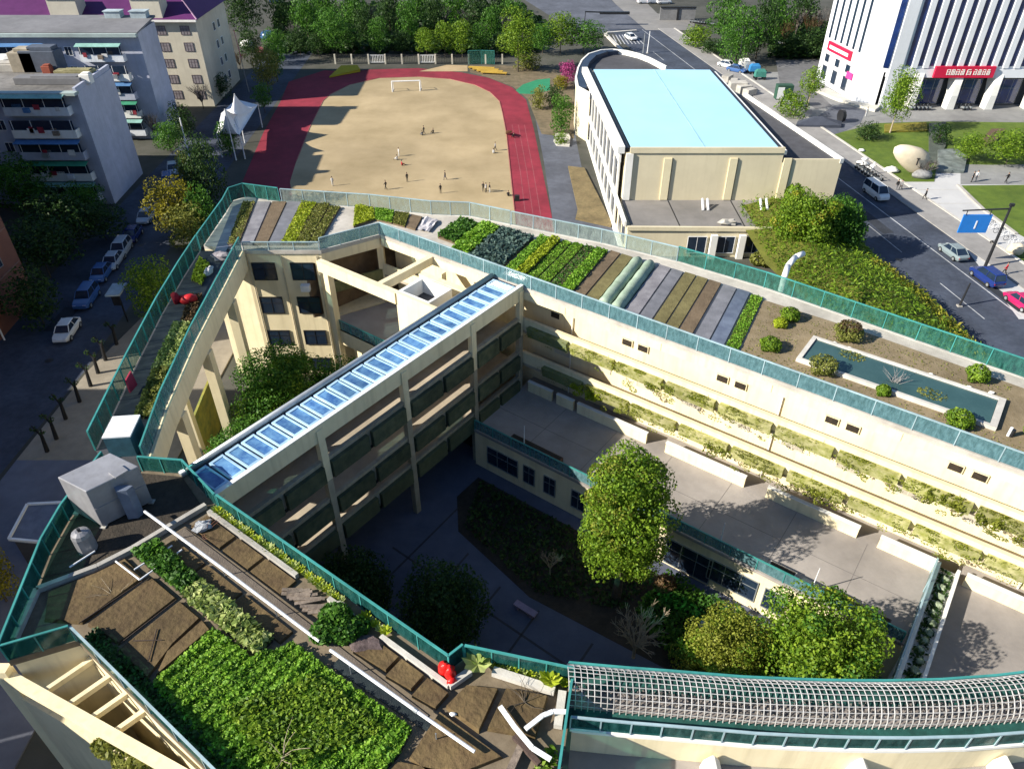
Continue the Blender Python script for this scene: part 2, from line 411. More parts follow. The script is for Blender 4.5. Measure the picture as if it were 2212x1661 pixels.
def carpet(name, poly, n, size, hgt, m, parent=None, z=0.0, rows=None, up=0.9, zf=None):
    """low leaves over the area of a polygon"""
    P_ = np.array(poly, float)[:, :2]
    lo, hi = P_.min(0), P_.max(0); pts = []
    while sum(len(p) for p in pts) < n:
        q = lo + NR.random((n * 2, 2)) * (hi - lo)
        ins = np.zeros(len(q), bool); j = len(P_) - 1
        for i in range(len(P_)):
            xi, yi = P_[i]; xj, yj = P_[j]
            c = ((yi > q[:, 1]) != (yj > q[:, 1])) & (q[:, 0] < (xj - xi) * (q[:, 1] - yi) / (yj - yi + 1e-12) + xi)
            ins ^= c; j = i
        pts.append(q[ins])
    q = np.concatenate(pts)[:n]
    hz = NR.random(n) ** .7 * hgt
    if rows:
        d = np.array(rows[0]); ph = (q @ d) / rows[1] * 2 * np.pi; hz = hz * (0.6 + 0.4 * (0.5 + 0.5 * np.cos(ph)))
    lump = 0.75 + 0.25 * np.sin(q[:, 0] * 2.1 + 1.3 * np.sin(q[:, 1] * 1.7)) * np.cos(q[:, 1] * 2.6)
    zz = z + hz * lump
    if zf is not None: zz = zz + np.array([zf(a, b) for a, b in q])
    pos = np.column_stack([q, zz])
    nrm = np.column_stack([NR.normal(size=(n, 2)) * .7, np.full(n, up)])
    me = quads_mesh(name, leaves(pos, nrm, size), m)
    off = ORG.get(parent.name) if parent is not None else None
    if off is not None and off.length > 0:
        co = np.empty(len(me.vertices) * 3, np.float32); me.vertices.foreach_get('co', co)
        co = co.reshape(-1, 3) - np.array(off[:], np.float32); me.vertices.foreach_set('co', co.ravel())
    return add_obj(name, me, parent)
# ------------------------------------------------------------------ windows, fences
WIN = {}
def window(parent, p, ang, w, h, mull=1, fm=None, pm=None, rail=False, depth=0.10):
    fm = fm or FRAME; pm = pm or PANE
    key = (round(w, 2), round(h, 2), mull, fm.name, pm.name, rail)
    if key not in WIN:
        f = MB(); b = 0.07
        f.box(-w / 2 + b / 2, 0, 0, b, depth, h).box(w / 2 - b / 2, 0, 0, b, depth, h)
        f.box(0, 0, 0, w - 2 * b, depth, b).box(0, 0, h - b, w - 2 * b, depth, b)
        for i in range(mull):
            f.box(-w / 2 + w * (i + 1) / (mull + 1), 0, b, 0.05, depth * .8, h - 2 * b)
        if rail: f.box(0, -0.002, h * .62, w - 2 * b, depth * .7, 0.05)
        g = MB(); g.box(0, 0.0, b * .5, w - b, 0.03, h - b)
        WIN[key] = (f.mesh('window', fm), g.mesh('pane', pm))
    fme, pme = WIN[key]
    o = place('window', fme, parent, p, ang)
    q = bpy.data.objects.new('pane', pme); COL.objects.link(q); q.parent = o
    return o
UNITB = {}
def unit_box(m):
    if m.name not in UNITB: UNITB[m.name] = MB().box(0, 0, 0, 1, 1, 1).mesh('panel', m)
    return UNITB[m.name]
def fence(name, label, pts, z0, h, pane, gm, pm, cat='fence', rail=0.07, group=None, kerb=None, panel='glass_panel', z1=None):
    """run of sheets between posts with a top rail; pts is a list of (x, y)"""
    t = thing(name, label, cat, (pts[0][0], pts[0][1], z0), 0, group)
    rb = MB()
    for a, b in zip(pts[:-1], pts[1:]):
        a = Vector(a); b = Vector(b); d = b - a; ln = d.length
        if ln < .05: continue
        k = max(1, round(ln / pane)); ang = math.atan2(d.y, d.x); st = ln / k
        for i in range(k):
            c = a + d * ((i + .5) / k)
            place(panel, unit_box(gm), t, (c.x, c.y, z0 + 0.06), ang, (st - 0.05, 0.03, h - 0.08))
            c = a + d * (i / k)
            place('post', unit_box(pm), t, (c.x, c.y, z0), ang, (0.06, 0.09, h))
        rb.beam((a.x, a.y, z0 + h + rail / 2), (b.x, b.y, z0 + h + rail / 2), rail * 1.5, rail)
    place('post', unit_box(pm), t, (pts[-1][0], pts[-1][1], z0), 0, (0.07, 0.07, h))
    rb.build('top_rail', pm, t)
    if kerb is not None:
        kb = MB()
        for a, b in zip(pts[:-1], pts[1:]):
            kb.beam((a[0], a[1], z0 - 0.1), (b[0], b[1], z0 - 0.1), 0.34, 0.24)
        kb.build('kerb', kerb, t)
    return t
# ================================================================== SETTING
def sheetpoly(name, pts, z, m, kind='structure', thick=0.0):
    b = MB()
    if thick: b.prism([(p[0], p[1]) for p in pts], z - thick, z)
    else:
        a = sum(pts[i][0] * pts[(i + 1) % len(pts)][1] - pts[(i + 1) % len(pts)][0] * pts[i][1] for i in range(len(pts)))
        b.poly([(p[0], p[1], z) for p in (pts if a > 0 else pts[::-1])])
    o = b.build(name, m); o['kind'] = kind; return o
def G(*uv): return [tuple(at(u, v, 0)[:2]) for u, v in uv]
def ZD(*p): return G(*[(1631 + .2999 * a, .2999 * b) for a, b in p])
def ZB(*p): return G(*[(498 + .3378 * a, .3378 * b) for a, b in p])
GROUND = mat('worn_ground', (0.085, 0.082, 0.070), (0.055, 0.058, 0.045), scale=0.25, stain=0.4, bump=0.3, bscale=5)
sheetpoly('ground', [(-900, -300), (900, -300), (900, 1500), (-900, 1500)], 0.0, GROUND)
# street west of the school
sheetpoly('road', [(-45, -20), (-55, -20), (-56, 60), (-58.5, 230), (-49, 230), (-44.5, 90), (-43, 60)], 0.006, ASPH)
b = MB(); b.prism([(-43, -20), (-29, -20), (-29, 47), (-42.8, 47)], 0, 0.13); structure(b.build('pavement', mat('shade_blue_pavement', (0.15, 0.16, 0.20), (0.12, 0.13, 0.165), scale=.8, stain=.25)))  # blue-grey tone paints the street shade onto this stretch of pavement
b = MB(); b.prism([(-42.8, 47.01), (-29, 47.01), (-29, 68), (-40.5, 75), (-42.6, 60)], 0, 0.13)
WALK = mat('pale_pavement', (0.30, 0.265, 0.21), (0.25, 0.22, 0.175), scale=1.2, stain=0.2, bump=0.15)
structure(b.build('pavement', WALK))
for i in range(5):
    p = at(20 + i * 0, 965 - 0 * i, 0)
sheetpoly('crosswalk_stripe', [(-50.5, 40), (-49.9, 40), (-49.9, 45.5), (-50.5, 45.5)], 0.012, WHITEP)
sheetpoly('crosswalk_stripe', [(-49.0, 40), (-48.4, 40), (-48.4, 45.5), (-49.0, 45.5)], 0.012, WHITEP)
# sports ground
trk = ZB((75, 1165), (210, 850), (320, 650), (372, 525), (600, 452), (760, 462), (900, 446), (1200, 438), (1480, 466), (1650, 500), (1800, 560), (1890, 640), (1940, 830), (1985, 1050), (2052, 1372), (2080, 1560)) + G((1200, 560), (640, 500), (505, 450))
sheetpoly('running_track', trk, 0.012, TRACK)
snd = ZB((380, 1165), (420, 1035), (505, 820), (592, 648), (640, 605), (760, 545), (950, 502), (1200, 494), (1400, 508), (1560, 545), (1660, 592), (1720, 650), (1738, 720), (1765, 860), (1800, 1200), (1815, 1340), (1830, 1500)) + G((1110, 540), (640, 480))
sheetpoly('sports_pitch', snd, 0.022, SAND)
LINE = mat('line_paint', (0.30, 0.085, 0.10), scale=2, stain=0.3)
for k in (0.28, 0.5, 0.72):
    pa, pb = [ (1750, 800), (1800, 1100), (1835, 1500)], [(1930, 800), (1990, 1080), (2070, 1500)]
    c = ZB(*[(a[0] * (1 - k) + q[0] * k, a[1]) for a, q in zip(pa, pb)])
    m_ = MB()
    for p, q in zip(c[:-1], c[1:]): m_.poly([(p[0] - .05, p[1], .018), (p[0] + .05, p[1], .018), (q[0] + .05, q[1], .018), (q[0] - .05, q[1], .018)])
    structure(m_.build('track_line', LINE))
kb = MB()
ring = [Vector((*p, 0)) for p in snd[1:-3]]
for p, q in zip(ring[:-1], ring[1:]): kb.beam((p.x, p.y, .04), (q.x, q.y, .04), .12, .1)
structure(kb.build('track_kerb', mat('kerb_red', (0.36, 0.12, 0.11), scale=2)))
# lane between track and gym, planting beside it
sheetpoly('path', G((1152, 232), (1175, 350), (1192, 462), (1198, 540), (1345, 540), (1325, 490), (1262, 390), (1244, 300), (1246, 225)), 0.008, ASPHL)
DRYG = mat('dry_planting', (0.24, 0.18, 0.09), (0.15, 0.12, 0.06), scale=2.5, stain=0.3, bump=0.8, bscale=8)
b = MB(); b.prism(G((1227, 362), (1262, 366), (1322, 486), (1320, 492), (1243, 475), (1248, 455)), 0, 0.25); structure(b.build('planting_bed', DRYG))
b = MB(); b.prism(G((1196, 306), (1200, 292), (1228, 292), (1232, 300), (1230, 318), (1202, 316)), 0, 0.3); structure(b.build('planting_bed', PALEC))
sheetpoly('bare_earth', G((1060, 170), (1015, 157), (1015, 142), (1090, 142), (1200, 150), (1240, 180), (1240, 300), (1170, 290), (1140, 215), (1108, 188)), 0.009, mat('bare_earth', (0.20, 0.155, 0.10), (0.12, 0.10, 0.06), scale=0.8, stain=0.3, bump=0.4, bscale=5))
sheetpoly('play_surface', G((1114, 196), (1130, 183), (1160, 173), (1188, 170), (1188, 196), (1150, 204), (1122, 203)), 0.020, mat('green_play_surface', (0.03, 0.24, 0.12), (0.025, 0.20, 0.10), scale=1, stain=0.15))
sheetpoly('sand_pit', G((905, 155), (1010, 155), (1010, 142), (965, 141)), 0.014, mat('pale_earth', (0.45, 0.34, 0.2), (0.38, 0.28, 0.16), scale=0.5))
# far car park and the avenue running past the gym
sheetpoly('car_park', G((1120, -8), (1312, -8), (1330, 10), (1400, 66), (1300, 72), (1235, 64), (1180, 30)), 0.006, ASPHL)
def rx(y): return 59.6 - 0.155 * (y - 82.0)
YS = (10, 60, 100, 140, 180, 215)
sheetpoly('avenue', [(rx(y), y) for y in YS] + [(rx(y) - 13.5, y) for y in YS[::-1]], 0.010, ASPH)
for off, wd, nm in ((-4.6, .16, 'lane_line'), (-9.0, .14, 'lane_line')):
    m_ = MB()
    for y in range(30, 210, 8):
        if nm == 'lane_line' and off == -9.0 and (y // 8) % 2: continue
        y1 = y + 8
        m_.poly([(rx(y) + off, y, .018), (rx(y) + off + wd, y, .018), (rx(y1) + off + wd, y1, .018), (rx(y1) + off, y1, .018)])
    structure(m_.build(nm, mat('road_paint', (0.55, 0.56, 0.58), (0.35, 0.36, 0.38), scale=1.5, stain=0.4)))
b = MB(); b.prism([(rx(y) + .0, y) for y in YS] + [(rx(y) + 4.2, y) for y in YS[::-1]], 0, 0.13)
structure(b.build('pavement', mat('grey_pavement', (0.30, 0.29, 0.28), (0.25, 0.24, 0.235), scale=1.0, stain=0.2)))
b = MB(); b.prism([(rx(y) + 4.2, y) for y in YS] + [(rx(y) + 4.65, y) for y in YS[::-1]], 0, 0.2); structure(b.build('kerb', PALEC))
sheetpoly('plaza', [(rx(20) + 4.6, 20), (rx(170) + 4.6, 172), (180, 172), (180, 20)], 0.008, mat('plaza_grey', (0.25, 0.25, 0.245), (0.20, 0.20, 0.20), scale=0.5, stain=0.25))
PALEPV = mat('pale_plaza_stone', (0.50, 0.50, 0.50), (0.45, 0.45, 0.455), scale=0.5, stain=0.15, bump=0.05)
sheetpoly('plaza_paving', ZD((880, 1312), (1295, 1312), (1310, 1250), (1480, 1250), (1480, 1330), (1938, 1332), (2300, 1332), (2300, 2300), (1900, 2300), (1420, 1661)), 0.014, PALEPV)
jl = MB()
for a, q in (((940, 1372), (1500, 1366)), ((1130, 1470), (1560, 1466)), ((1340, 1640), (1680, 1622))):
    p = ZD(a, q); jl.beam((*p[0], .018), (*p[1], .018), .12, .01)
structure(jl.build('paving_joint', CONC))
sheetpoly('lawn', ZD((470, 1000), (640, 950), (740, 925), (860, 890), (1250, 878), (1938, 884), (2400, 884), (2400, 1180), (1700, 1190), (1310, 1180), (1290, 1312), (880, 1312), (690, 1180)), 0.022, LAWN)
sheetpoly('lawn', ZD((1462, 1338), (1938, 1334), (2400, 1334), (2400, 1900), (1990, 1740), (1850, 1661), (1640, 1510)), 0.026, LAWN)
sheetpoly('lawn', G((2143, 560), (2160, 545), (2212, 540), (2300, 540), (2300, 660), (2212, 604)), 0.026, LAWN)
b = MB(); c = [Vector((*p, .1)) for p in ZD((1462, 1338), (1640, 1512), (1880, 1690))]
for p, q in zip(c[:-1], c[1:]): b.beam(p, q, .5, .2)
structure(b.build('kerb', CONC))
sheetpoly('driveway', ZD((250, 905), (420, 860), (560, 770), (720, 780), (800, 800), (760, 890), (640, 950), (470, 1000)), 0.020, ASPHL)
sheetpoly('forecourt', ZD((150, 440), (530, 430), (520, 560), (420, 640), (560, 770), (440, 790), (300, 700), (180, 620)), 0.016, mat('forecourt_grey', (0.16, 0.16, 0.165), (0.12, 0.12, 0.125), scale=0.7, stain=0.3))
sheetpoly('far_road', G((1312, -10), (1330, 10), (1395, 66), (1500, 66), (1500, 40), (1420, 30), (1380, -10)), 0.012, mat('far_concrete', (0.24, 0.23, 0.22), (0.2, 0.195, 0.19), scale=0.4))
MH = mat('iron_cover', (0.05, 0.05, 0.052), (0.035, 0.035, 0.037), scale=6, rough=.5)
for i, (x, y) in enumerate(((rx(100) - 6.8, 100), (rx(84) - 10.5, 84), (rx(125) - 3.2, 125), (-47.5, 62), (-48.5, 88), (-4.5, 33.5), (2.5, 27.5))):
    m_ = MB(); m_.tube((x, y, 0), (x, y, .024), .42, n=14); tag(m_.build('manhole_cover', MH), kind='structure')
m_ = MB()
for x, y, w, l, r in ((rx(95) - 7.5, 95, 1.6, 7, .15), (rx(118) - 11, 118, 2.2, 4, .15), (rx(76) - 3.5, 76, 1.2, 9, .15), (-50, 70, 1.8, 5, 0)):
    m_.box(x, y, 0.0125, w, l, .003, r)
structure(m_.build('road_patch', mat('fresh_asphalt', (0.035, 0.04, 0.052), (0.028, 0.032, 0.042), scale=3, stain=.3)))
# courtyard floor
sheetpoly('courtyard_floor', [L2(-16, -5), L2(34, -6.9), L2(34, -14), L2(22, -27), L2(17.6, -28.4), L2(17.2, -29.2), L2(-3.5, -29.2), L2(-20, -20)], 0.008, mat('courtyard_paving', (0.10, 0.115, 0.17), (0.08, 0.092, 0.14), scale=0.8, stain=0.25))  # navy tone puts the enclosed court's shade into the floor colour
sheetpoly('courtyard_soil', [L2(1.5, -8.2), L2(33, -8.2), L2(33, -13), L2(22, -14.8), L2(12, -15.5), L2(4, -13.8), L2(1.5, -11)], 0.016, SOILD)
jl = MB()
for a, q in (((14, -28), (13.2, -16)), ((18, -27), (17.6, -16)), ((10, -22), (22, -20.5)), ((7, -28), (6, -15)), ((1, -18), (24, -18.6)), ((1, -25), (19, -25.5)), ((22, -26), (21.6, -15.5)), ((3, -28), (2.4, -12)), ((10.4, -28), (9.8, -16))):
    jl.beam(L(*a, .011), L(*q, .011), .16, .01)
structure(jl.build('paving_joint', mat('joint_dark', (0.06, 0.06, 0.07), scale=2)))
# ================================================================== SCHOOL BUILDINGS
ZR, ZT = 14.0, 4.0
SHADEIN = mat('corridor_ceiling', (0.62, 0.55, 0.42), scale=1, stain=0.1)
TILEDK = mat('corridor_floor', (0.42, 0.36, 0.28), (0.36, 0.31, 0.24), scale=1.5)
MOSS = mat('mossy_planter', (0.24, 0.26, 0.05), (0.52, 0.49, 0.26), scale=1.7, stain=0.4, bump=0.35, streak=0.5)
PLDK = mat('green_planter', (0.14, 0.19, 0.08), (0.20, 0.22, 0.12), scale=1.8, stain=0.4, bump=0.2, streak=0.4)
ROOFPATH = mat('roof_path', (0.50, 0.47, 0.42), (0.42, 0.39, 0.35), scale=2.0, stain=0.3)
# --- garden wing with three storeys of open corridors
gw = thing('garden_wing', 'long cream school wing with open corridors and planted roof, north of the courtyard', 'building', tuple(L(0, 4, 0)))
OUT = [L2(50, 9), L2(34.5, 10.4), L2(15.7, 11.7), L2(9.6, 11.6), L2(1, 10.7), L2(-7.9, 8.8), L2(-12, 8.0), L2(-15.2, 6.0)]
b = MB(); b.prism([L2(-16.2, 1.8), L2(50, 1.8)] + OUT, 0, ZR - .35); b.build('wall', CREAM, gw)
b = MB(); b.prism([L2(-16.2, .06), L2(50, .06)] + OUT, ZR - .348, ZR); b.build('roof', ROOFPATH, gw)
b = MB(); b.sbox(-16.0, 50, 0, .22, 12.95, ZR - .352); b.build('fascia', CREAM, gw)
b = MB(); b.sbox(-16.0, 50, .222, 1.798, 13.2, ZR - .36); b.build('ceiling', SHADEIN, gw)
for zf in (10.0, 6.65):
    b = MB(); b.sbox(.05, 50, .0, 1.798, zf - .28, zf); b.build('corridor_slab', TILEDK, gw)
    b = MB(); b.sbox(-16.0, -3.2, .0, 1.798, zf - .28, zf); b.build('corridor_slab', TILEDK, gw)
    b = MB(); b.sbox(.05, 50, -.02, .18, zf + .002, zf + 1.05); b.build('parapet', CREAM, gw)
    b = MB(); b.sbox(-16.0, -3.2, -.02, .18, zf + .002, zf + 1.05); b.build('parapet', CREAM, gw)
    b = MB(); b.sbox(.04, 50.01, -.10, .24, zf + 1.052, zf + 1.13); b.build('coping', CREAM, gw)
# planters hung on the parapets, ivy spilling from them
PL_S = [1.0 + 4.25 * i for i in range(11)]
plm = {}
for zf, off in ((10.0, 0.0), (6.65, 1.6)):
    for i, s0 in enumerate(PL_S):
        s = s0 + off
        mm = PLDK if (s < 3.5 + (0 if zf > 8 else 3.0)) else MOSS
        if mm.name not in plm:
            q = MB(); q.loft([[(-1.95, -.26, -.1), (1.95, -.26, -.1), (1.95, 0, -.1), (-1.95, 0, -.1)], [(-1.95, -.48, .86), (1.95, -.48, .86), (1.95, 0, .86), (-1.95, 0, .86)]]); plm[mm.name] = q.mesh('planter', mm)
        pl = place('planter', plm[mm.name], gw, L(s + 1.75, -.024, zf - .22), SA)
        lush = rnd.choice((.25, .5, .8, 1.0, 1.4)); cl = [(x_, -.46 + rnd.uniform(-.05, .06), .86 - rnd.random() ** 1.4 * (1.0 + .35 * lush * (1 + math.sin(x_ * 2 + i))), rnd.uniform(.2, .6), .05, rnd.uniform(.10, .3)) for x_ in [rnd.uniform(-2.05, 2.05) for _ in range(16)]] + [(rnd.uniform(-1.6, 1.6), -.30, .88, .5, .22, .07) for _ in range(4)]
        lm = (LF_IVY, LF_IVY, LF_OLIVE, LF_IVY)[(i * 3 + int(zf)) % 4]
        me = quads_mesh('ivy', cloud(cl, int((850 if mm is MOSS else 320) * lush), .058, spread=.9), lm)
        iv = bpy.data.objects.new('ivy', me); COL.objects.link(iv); iv.parent = pl; iv['kind'] = 'stuff'
for s, t, n, w in ((7.0, 6.6, 900, 1.4), (33, 10.2, 700, 1.3), (36.5, 10.2, 700, 1.4), (18.5, 6.4, 450, .8), (26.0, 6.4, 400, .9)):
    cl = [(*L(s + rnd.uniform(-w, w), -.45, 0)[:2], t - rnd.random() ** 1.5 * 1.0 + .35, .45, .10, .35) for _ in range(9)]
    o = cobj('ivy', cl, n, .085, LF_IVY if n < 850 else LF_LIME, gw, spread=.9); o['kind'] = 'stuff'
# ventilation openings high in the corridor wall
vo = MB().box(0, 0, 0, .95, .12, .62).mesh('vent_frame', CREAM)
vp = MB().box(0, -.03, .06, .8, .14, .5).mesh('vent_opening', mat('vent_dark', (0.045, 0.032, 0.022), (0.02, 0.017, 0.014), scale=3))
for s in (2.2, 9.0, 10.4, 17.0, 18.4, 25.0, 26.4, 32.8, 34.2, 41, 42.4):
    f = place('vent', vo, gw, L(s, 1.74, 11.02), SA); q = bpy.data.objects.new('vent_opening', vp); COL.objects.link(q); q.parent = f
jm = MB().box(0, 0, 0, .035, .012, .62).mesh('wall_joint', mat('joint_line', (0.30, 0.26, 0.19), scale=3))
for s in np.arange(4.2, 49, 8.4):
    place('wall_joint', jm, gw, L(s, -.006, 12.98), SA)
    for zf in (10.0, 6.65): place('wall_joint', jm, gw, L(s + 4.2, -.026, zf + .2), SA)
for s in (3.9, 21.5, 39.0):
    b = MB(); b.tube(L(s, 1.68, 4.0), L(s, 1.68, 13.1), .06, n=6); b.build('downpipe', WHITEP, gw)
# doors and windows along the back walls of the corridors (seen from a step aside)
for zf in (6.65, 4.0):
    for s in np.arange(3, 48, 4.0):
        window(gw, L(s, 1.77, zf + .95), SA, 1.6, 1.15, 1, mat('cream_frame', (0.62, 0.58, 0.48), scale=3), mat('corridor_glass', (0.50, 0.46, 0.38), (0.42, 0.39, 0.33), scale=1.0, rough=0.3, bump=0), depth=.06)
# terrace level: broken low wall in front of the corridor
for s0, s1 in ((.9, 3.4), (3.9, 5.6), (6.0, 12.6), (14.3, 20.9), (22.6, 29.2), (30.6, 34.1), (36.0, 40.2), (41.9, 48)):
    b = MB(); b.sbox(s0, s1, -.26, -.03, ZT, ZT + 1.0); b.build('terrace_parapet', CREAM, gw)
    b = MB(); b.sbox(s0 - .02, s1 + .02, -.30, .01, ZT + 1.002, ZT + 1.07); b.build('coping', WHITEP, gw)
# --- north block at the end of the garden wing
BALG = mat('mossy_gallery', (0.20, 0.20, 0.10), (0.12, 0.13, 0.06), scale=1.5)
nb = thing('north_block', 'cream school block with dark windows between the street wing and the garden wing', 'building', tuple(at(600, 480, 0)))
A_ = at(520, 540, ZR); B_ = at(692, 540, ZR); C_ = L(-16.2, 0, 0)
NOUT = [L2(-15.2, 6.0), L2(-21, 3.7), L2(-27, .95), tuple(at(535, 425, ZR)[:2]), tuple(at(505, 432, ZR)[:2]), tuple(at(490, 455, ZR)[:2]), (-27.45, 60.0)]
NFULL = [(-23.8, 59.12), (-16.88, 59.12), L2(-16.203, .0), L2(-16.203, 1.8)] + NOUT
NREC = [(-23.8, 59.12), (-18.6, 59.12), L2(-18.6, 1.2), L2(-16.3, 3.2)] + NOUT
b = MB(); b.prism(NFULL, 0, 7.0).prism(NREC, 7.001, 12.7).prism(NFULL, 12.701, ZR - .35); b.build('wall', CREAM, nb)
b = MB(); b.box(-17.2, 59.45, 7.0, .7, .66, 5.7); b.build('column', CREAM, nb)
b = MB(); p = L(-16.5, .3); b.box(p.x, p.y, 7.0, .6, .6, 5.7); b.build('column', CREAM, nb)
b = MB(); b.beam((-17.0, 59.5, 9.85), L(-16.4, .1, 9.85), .2, 1.1); b.build('gallery_parapet', BALG, nb)
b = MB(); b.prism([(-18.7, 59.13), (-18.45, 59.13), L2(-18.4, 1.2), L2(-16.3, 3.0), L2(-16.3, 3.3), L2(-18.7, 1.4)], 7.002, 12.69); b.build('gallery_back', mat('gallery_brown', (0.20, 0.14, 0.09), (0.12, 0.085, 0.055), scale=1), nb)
b = MB(); b.prism([(-23.8, 59.0), (-16.8, 59.0), L2(-16.1, .02), L2(-16.22, .1)] + [L2(-15.25, 5.96)] + NOUT[1:], ZR - .348, ZR - .002); b.build('roof', ROOFPATH, nb)
for zz, h in ((11.0, 1.75), (7.5, 1.75), (4.0, 1.6), (.9, 1.5)):
    for xx in (-22.2, -18.75):
        window(nb, (xx, 59.07, zz), 0, 2.1, h, 1, DARKM, PANE, rail=True)
b = MB(); b.box(-18.7, 58.75, 10.1, .8, .5, .6); b.build('air_conditioner', WHITEM, nb)
for xx in (-23.4, -20.5, -17.3):
    b = MB(); b.tube((xx, 59.04, 0), (xx, 59.04, 13.4), .06, n=6); b.build('downpipe', mat('cream_pipe', (0.62, 0.55, 0.40), scale=2), nb)
# --- covered deck in the notch between block and bridge
dk = thing('notch_deck', 'recessed cream deck with open roof frame between the north block and the glazed bridge', 'building', tuple(L(-10, -4, 0)))
b = MB(); b.prism([L2(-16.9, -6.3), L2(-3.05, -6.3), L2(-3.05, -.05), L2(-15.9, -.05), (-16.85, 59.0)], 6.2, 7.0); b.build('deck_slab', PAVE, dk)
b = MB(); b.prism([L2(-16.9, -6.302), L2(-3.05, -6.302), L2(-3.05, -6.12), L2(-16.9, -6.12)], 5.5, 7.0); b.build('fascia', CREAM, dk)
b = MB(); b.prism([L2(-15.5, -5.4), L2(-3.2, -5.4), L2(-3.2, -5.2), L2(-15.5, -5.2)], 0, 6.19); b.build('wall', CREAM, dk)
for s in (-13.8, -11.4, -9.0, -6.6):
    window(dk, L(s, -5.43, 1.2), SA, 1.5, 2.0, 1, WHITEM, PANE)
b = MB(); b.beam(L(-17.2, -6.35, 13.3), L(-7.9, -6.35, 13.3), .55, 1.0); b.build('roof_beam', CREAM, dk)
b = MB(); b.beam(L(-10.1, -6.0, 13.4), L(-9.9, -.02, 13.4), .5, .75); b.build('roof_beam', CREAM, dk)
b = MB(); b.beam(L(-8.9, -2.4, 13.2), L(-3.1, -2.4, 13.2), .55, .6); b.build('roof_beam', CREAM, dk)
b = MB(); b.sbox(-7.9, -3.1, -6.5, -6.2, 6.9, 13.85); b.build('wall', CREAM, dk)
b = MB(); b.sbox(-7.9, -4.6, -6.2, -5.98, 9.4, 13.85).sbox(-7.9, -7.6, -5.98, -3.6, 9.4, 13.85).sbox(-4.85, -4.6, -5.98, -3.6, 9.4, 13.85).sbox(-7.9, -4.6, -3.6, -3.38, 9.4, 13.85); b.build('stair_box', WHITEP, dk)
b = MB(); b.sbox(-7.58, -4.87, -5.96, -3.62, 12.4, 12.6); b.build('stair_box_shade', DARKROOF, dk)  # dark sheet set in for the shade inside the open-topped box
b = MB(); b.sbox(-16.6, -16.0, -6.6, -6.0, 0, 12.8); b.build('column', CREAM, dk)
b = MB(); b.sbox(-8.1, -7.92, -.9, -.3, 7.0, 13); b.build('column', CREAM, dk)
for i in range(5):
    b = MB(); b.blob(tuple(L(-6.0 + .55 * i, -1.5 - .2 * (i % 3), 7.35)), .45, .35, .4, jit=.25); o = b.build('sheeting_heap', mat('yellow_sheeting', (0.55, 0.48, 0.22), (0.3, 0.25, 0.12), scale=3), dk)
pass
fence('glass_fence', 'teal glass fence along the edge of the recessed deck', [L2(-16.2, -6.2), L2(-8.1, -6.2)], 7.0, 1.0, 1.6, GL_IN, TEALM)
# --- bridge with glazed roof
br = thing('corridor_bridge', 'straight cream corridor bridge with blue skylight roof across the courtyard', 'building', tuple(L(-1.5, -14, 0)))
TS = [-.35, -6.5, -14.1, -21.7, -28.9]
b = MB(); b.sbox(-3.0, 0, -29.3, -.02, 13.55, 13.95); b.build('roof', mat('bridge_deck', (0.05, 0.07, 0.11), scale=2), br)
b = MB(); b.sbox(-.14, .10, -29.3, -.02, 12.95, 14.22); b.build('fascia', CREAM, br)
b = MB(); b.sbox(-3.12, -2.9, -29.3, -.02, 12.95, 14.02); b.build('fascia', CREAM, br)
b = MB(); b.sbox(-.16, .13, -29.32, -.01, 14.222, 14.29); b.build('coping', WHITEP, br)
b = MB(); b.tube(L(-3.0, -29.3, 14.16), L(-3.0, -.1, 14.16), .22, n=12); b.build('gutter_pipe', METAL, br, smooth=True)
SKYL = mat('skylight_blue', (0.16, 0.34, 0.56), (0.03, 0.10, 0.30), scale=1.3, rough=0.12, bump=0.02, spec=0.6, stain=0.5)
SKYF = mat('skylight_rim', (0.42, 0.60, 0.76), (0.32, 0.50, 0.68), scale=3, rough=0.35, bump=0)
sf = MB(); sf.loft([[(-1.15, -.50, 0), (1.15, -.50, 0), (1.15, .50, 0), (-1.15, .50, 0)], [(-1.12, -.47, .13), (1.12, -.47, .13), (1.12, .47, .13), (-1.12, .47, .13)], [(-.93, -.36, .135), (.93, -.36, .135), (.93, .36, .135), (-.93, .36, .135)], [(-.90, -.34, .07), (.90, -.34, .07), (.90, .34, .07), (-.90, .34, .07)]])
sfm = sf.mesh('skylight', SKYF)
sgm = MB().box(0, 0, .072, 1.78, .66, .02).mesh('skylight_glass', SKYL)
for i in range(25):
    t = -28.4 + i * 1.145
    o = place('skylight', sfm, br, L(-1.46, t, 13.99), SA); o.rotation_euler = (rnd.uniform(-.02, .05), rnd.uniform(-.01, .02), SA + rnd.uniform(-.015, .015))
    q = bpy.data.objects.new('skylight_glass', sgm); COL.objects.link(q); q.parent = o
BRPL = mat('bridge_planter', (0.050, 0.070, 0.045), (0.11, 0.125, 0.075), scale=1.4, stain=.4, bump=.2, streak=.3)
BRPA = mat('shaded_streaky_parapet', (0.40, 0.37, 0.29), (0.30, 0.28, 0.22), scale=.9, stain=.3, streak=.5)  # cream darkened to carry the bridge's shaded side in its colour, plus streaks
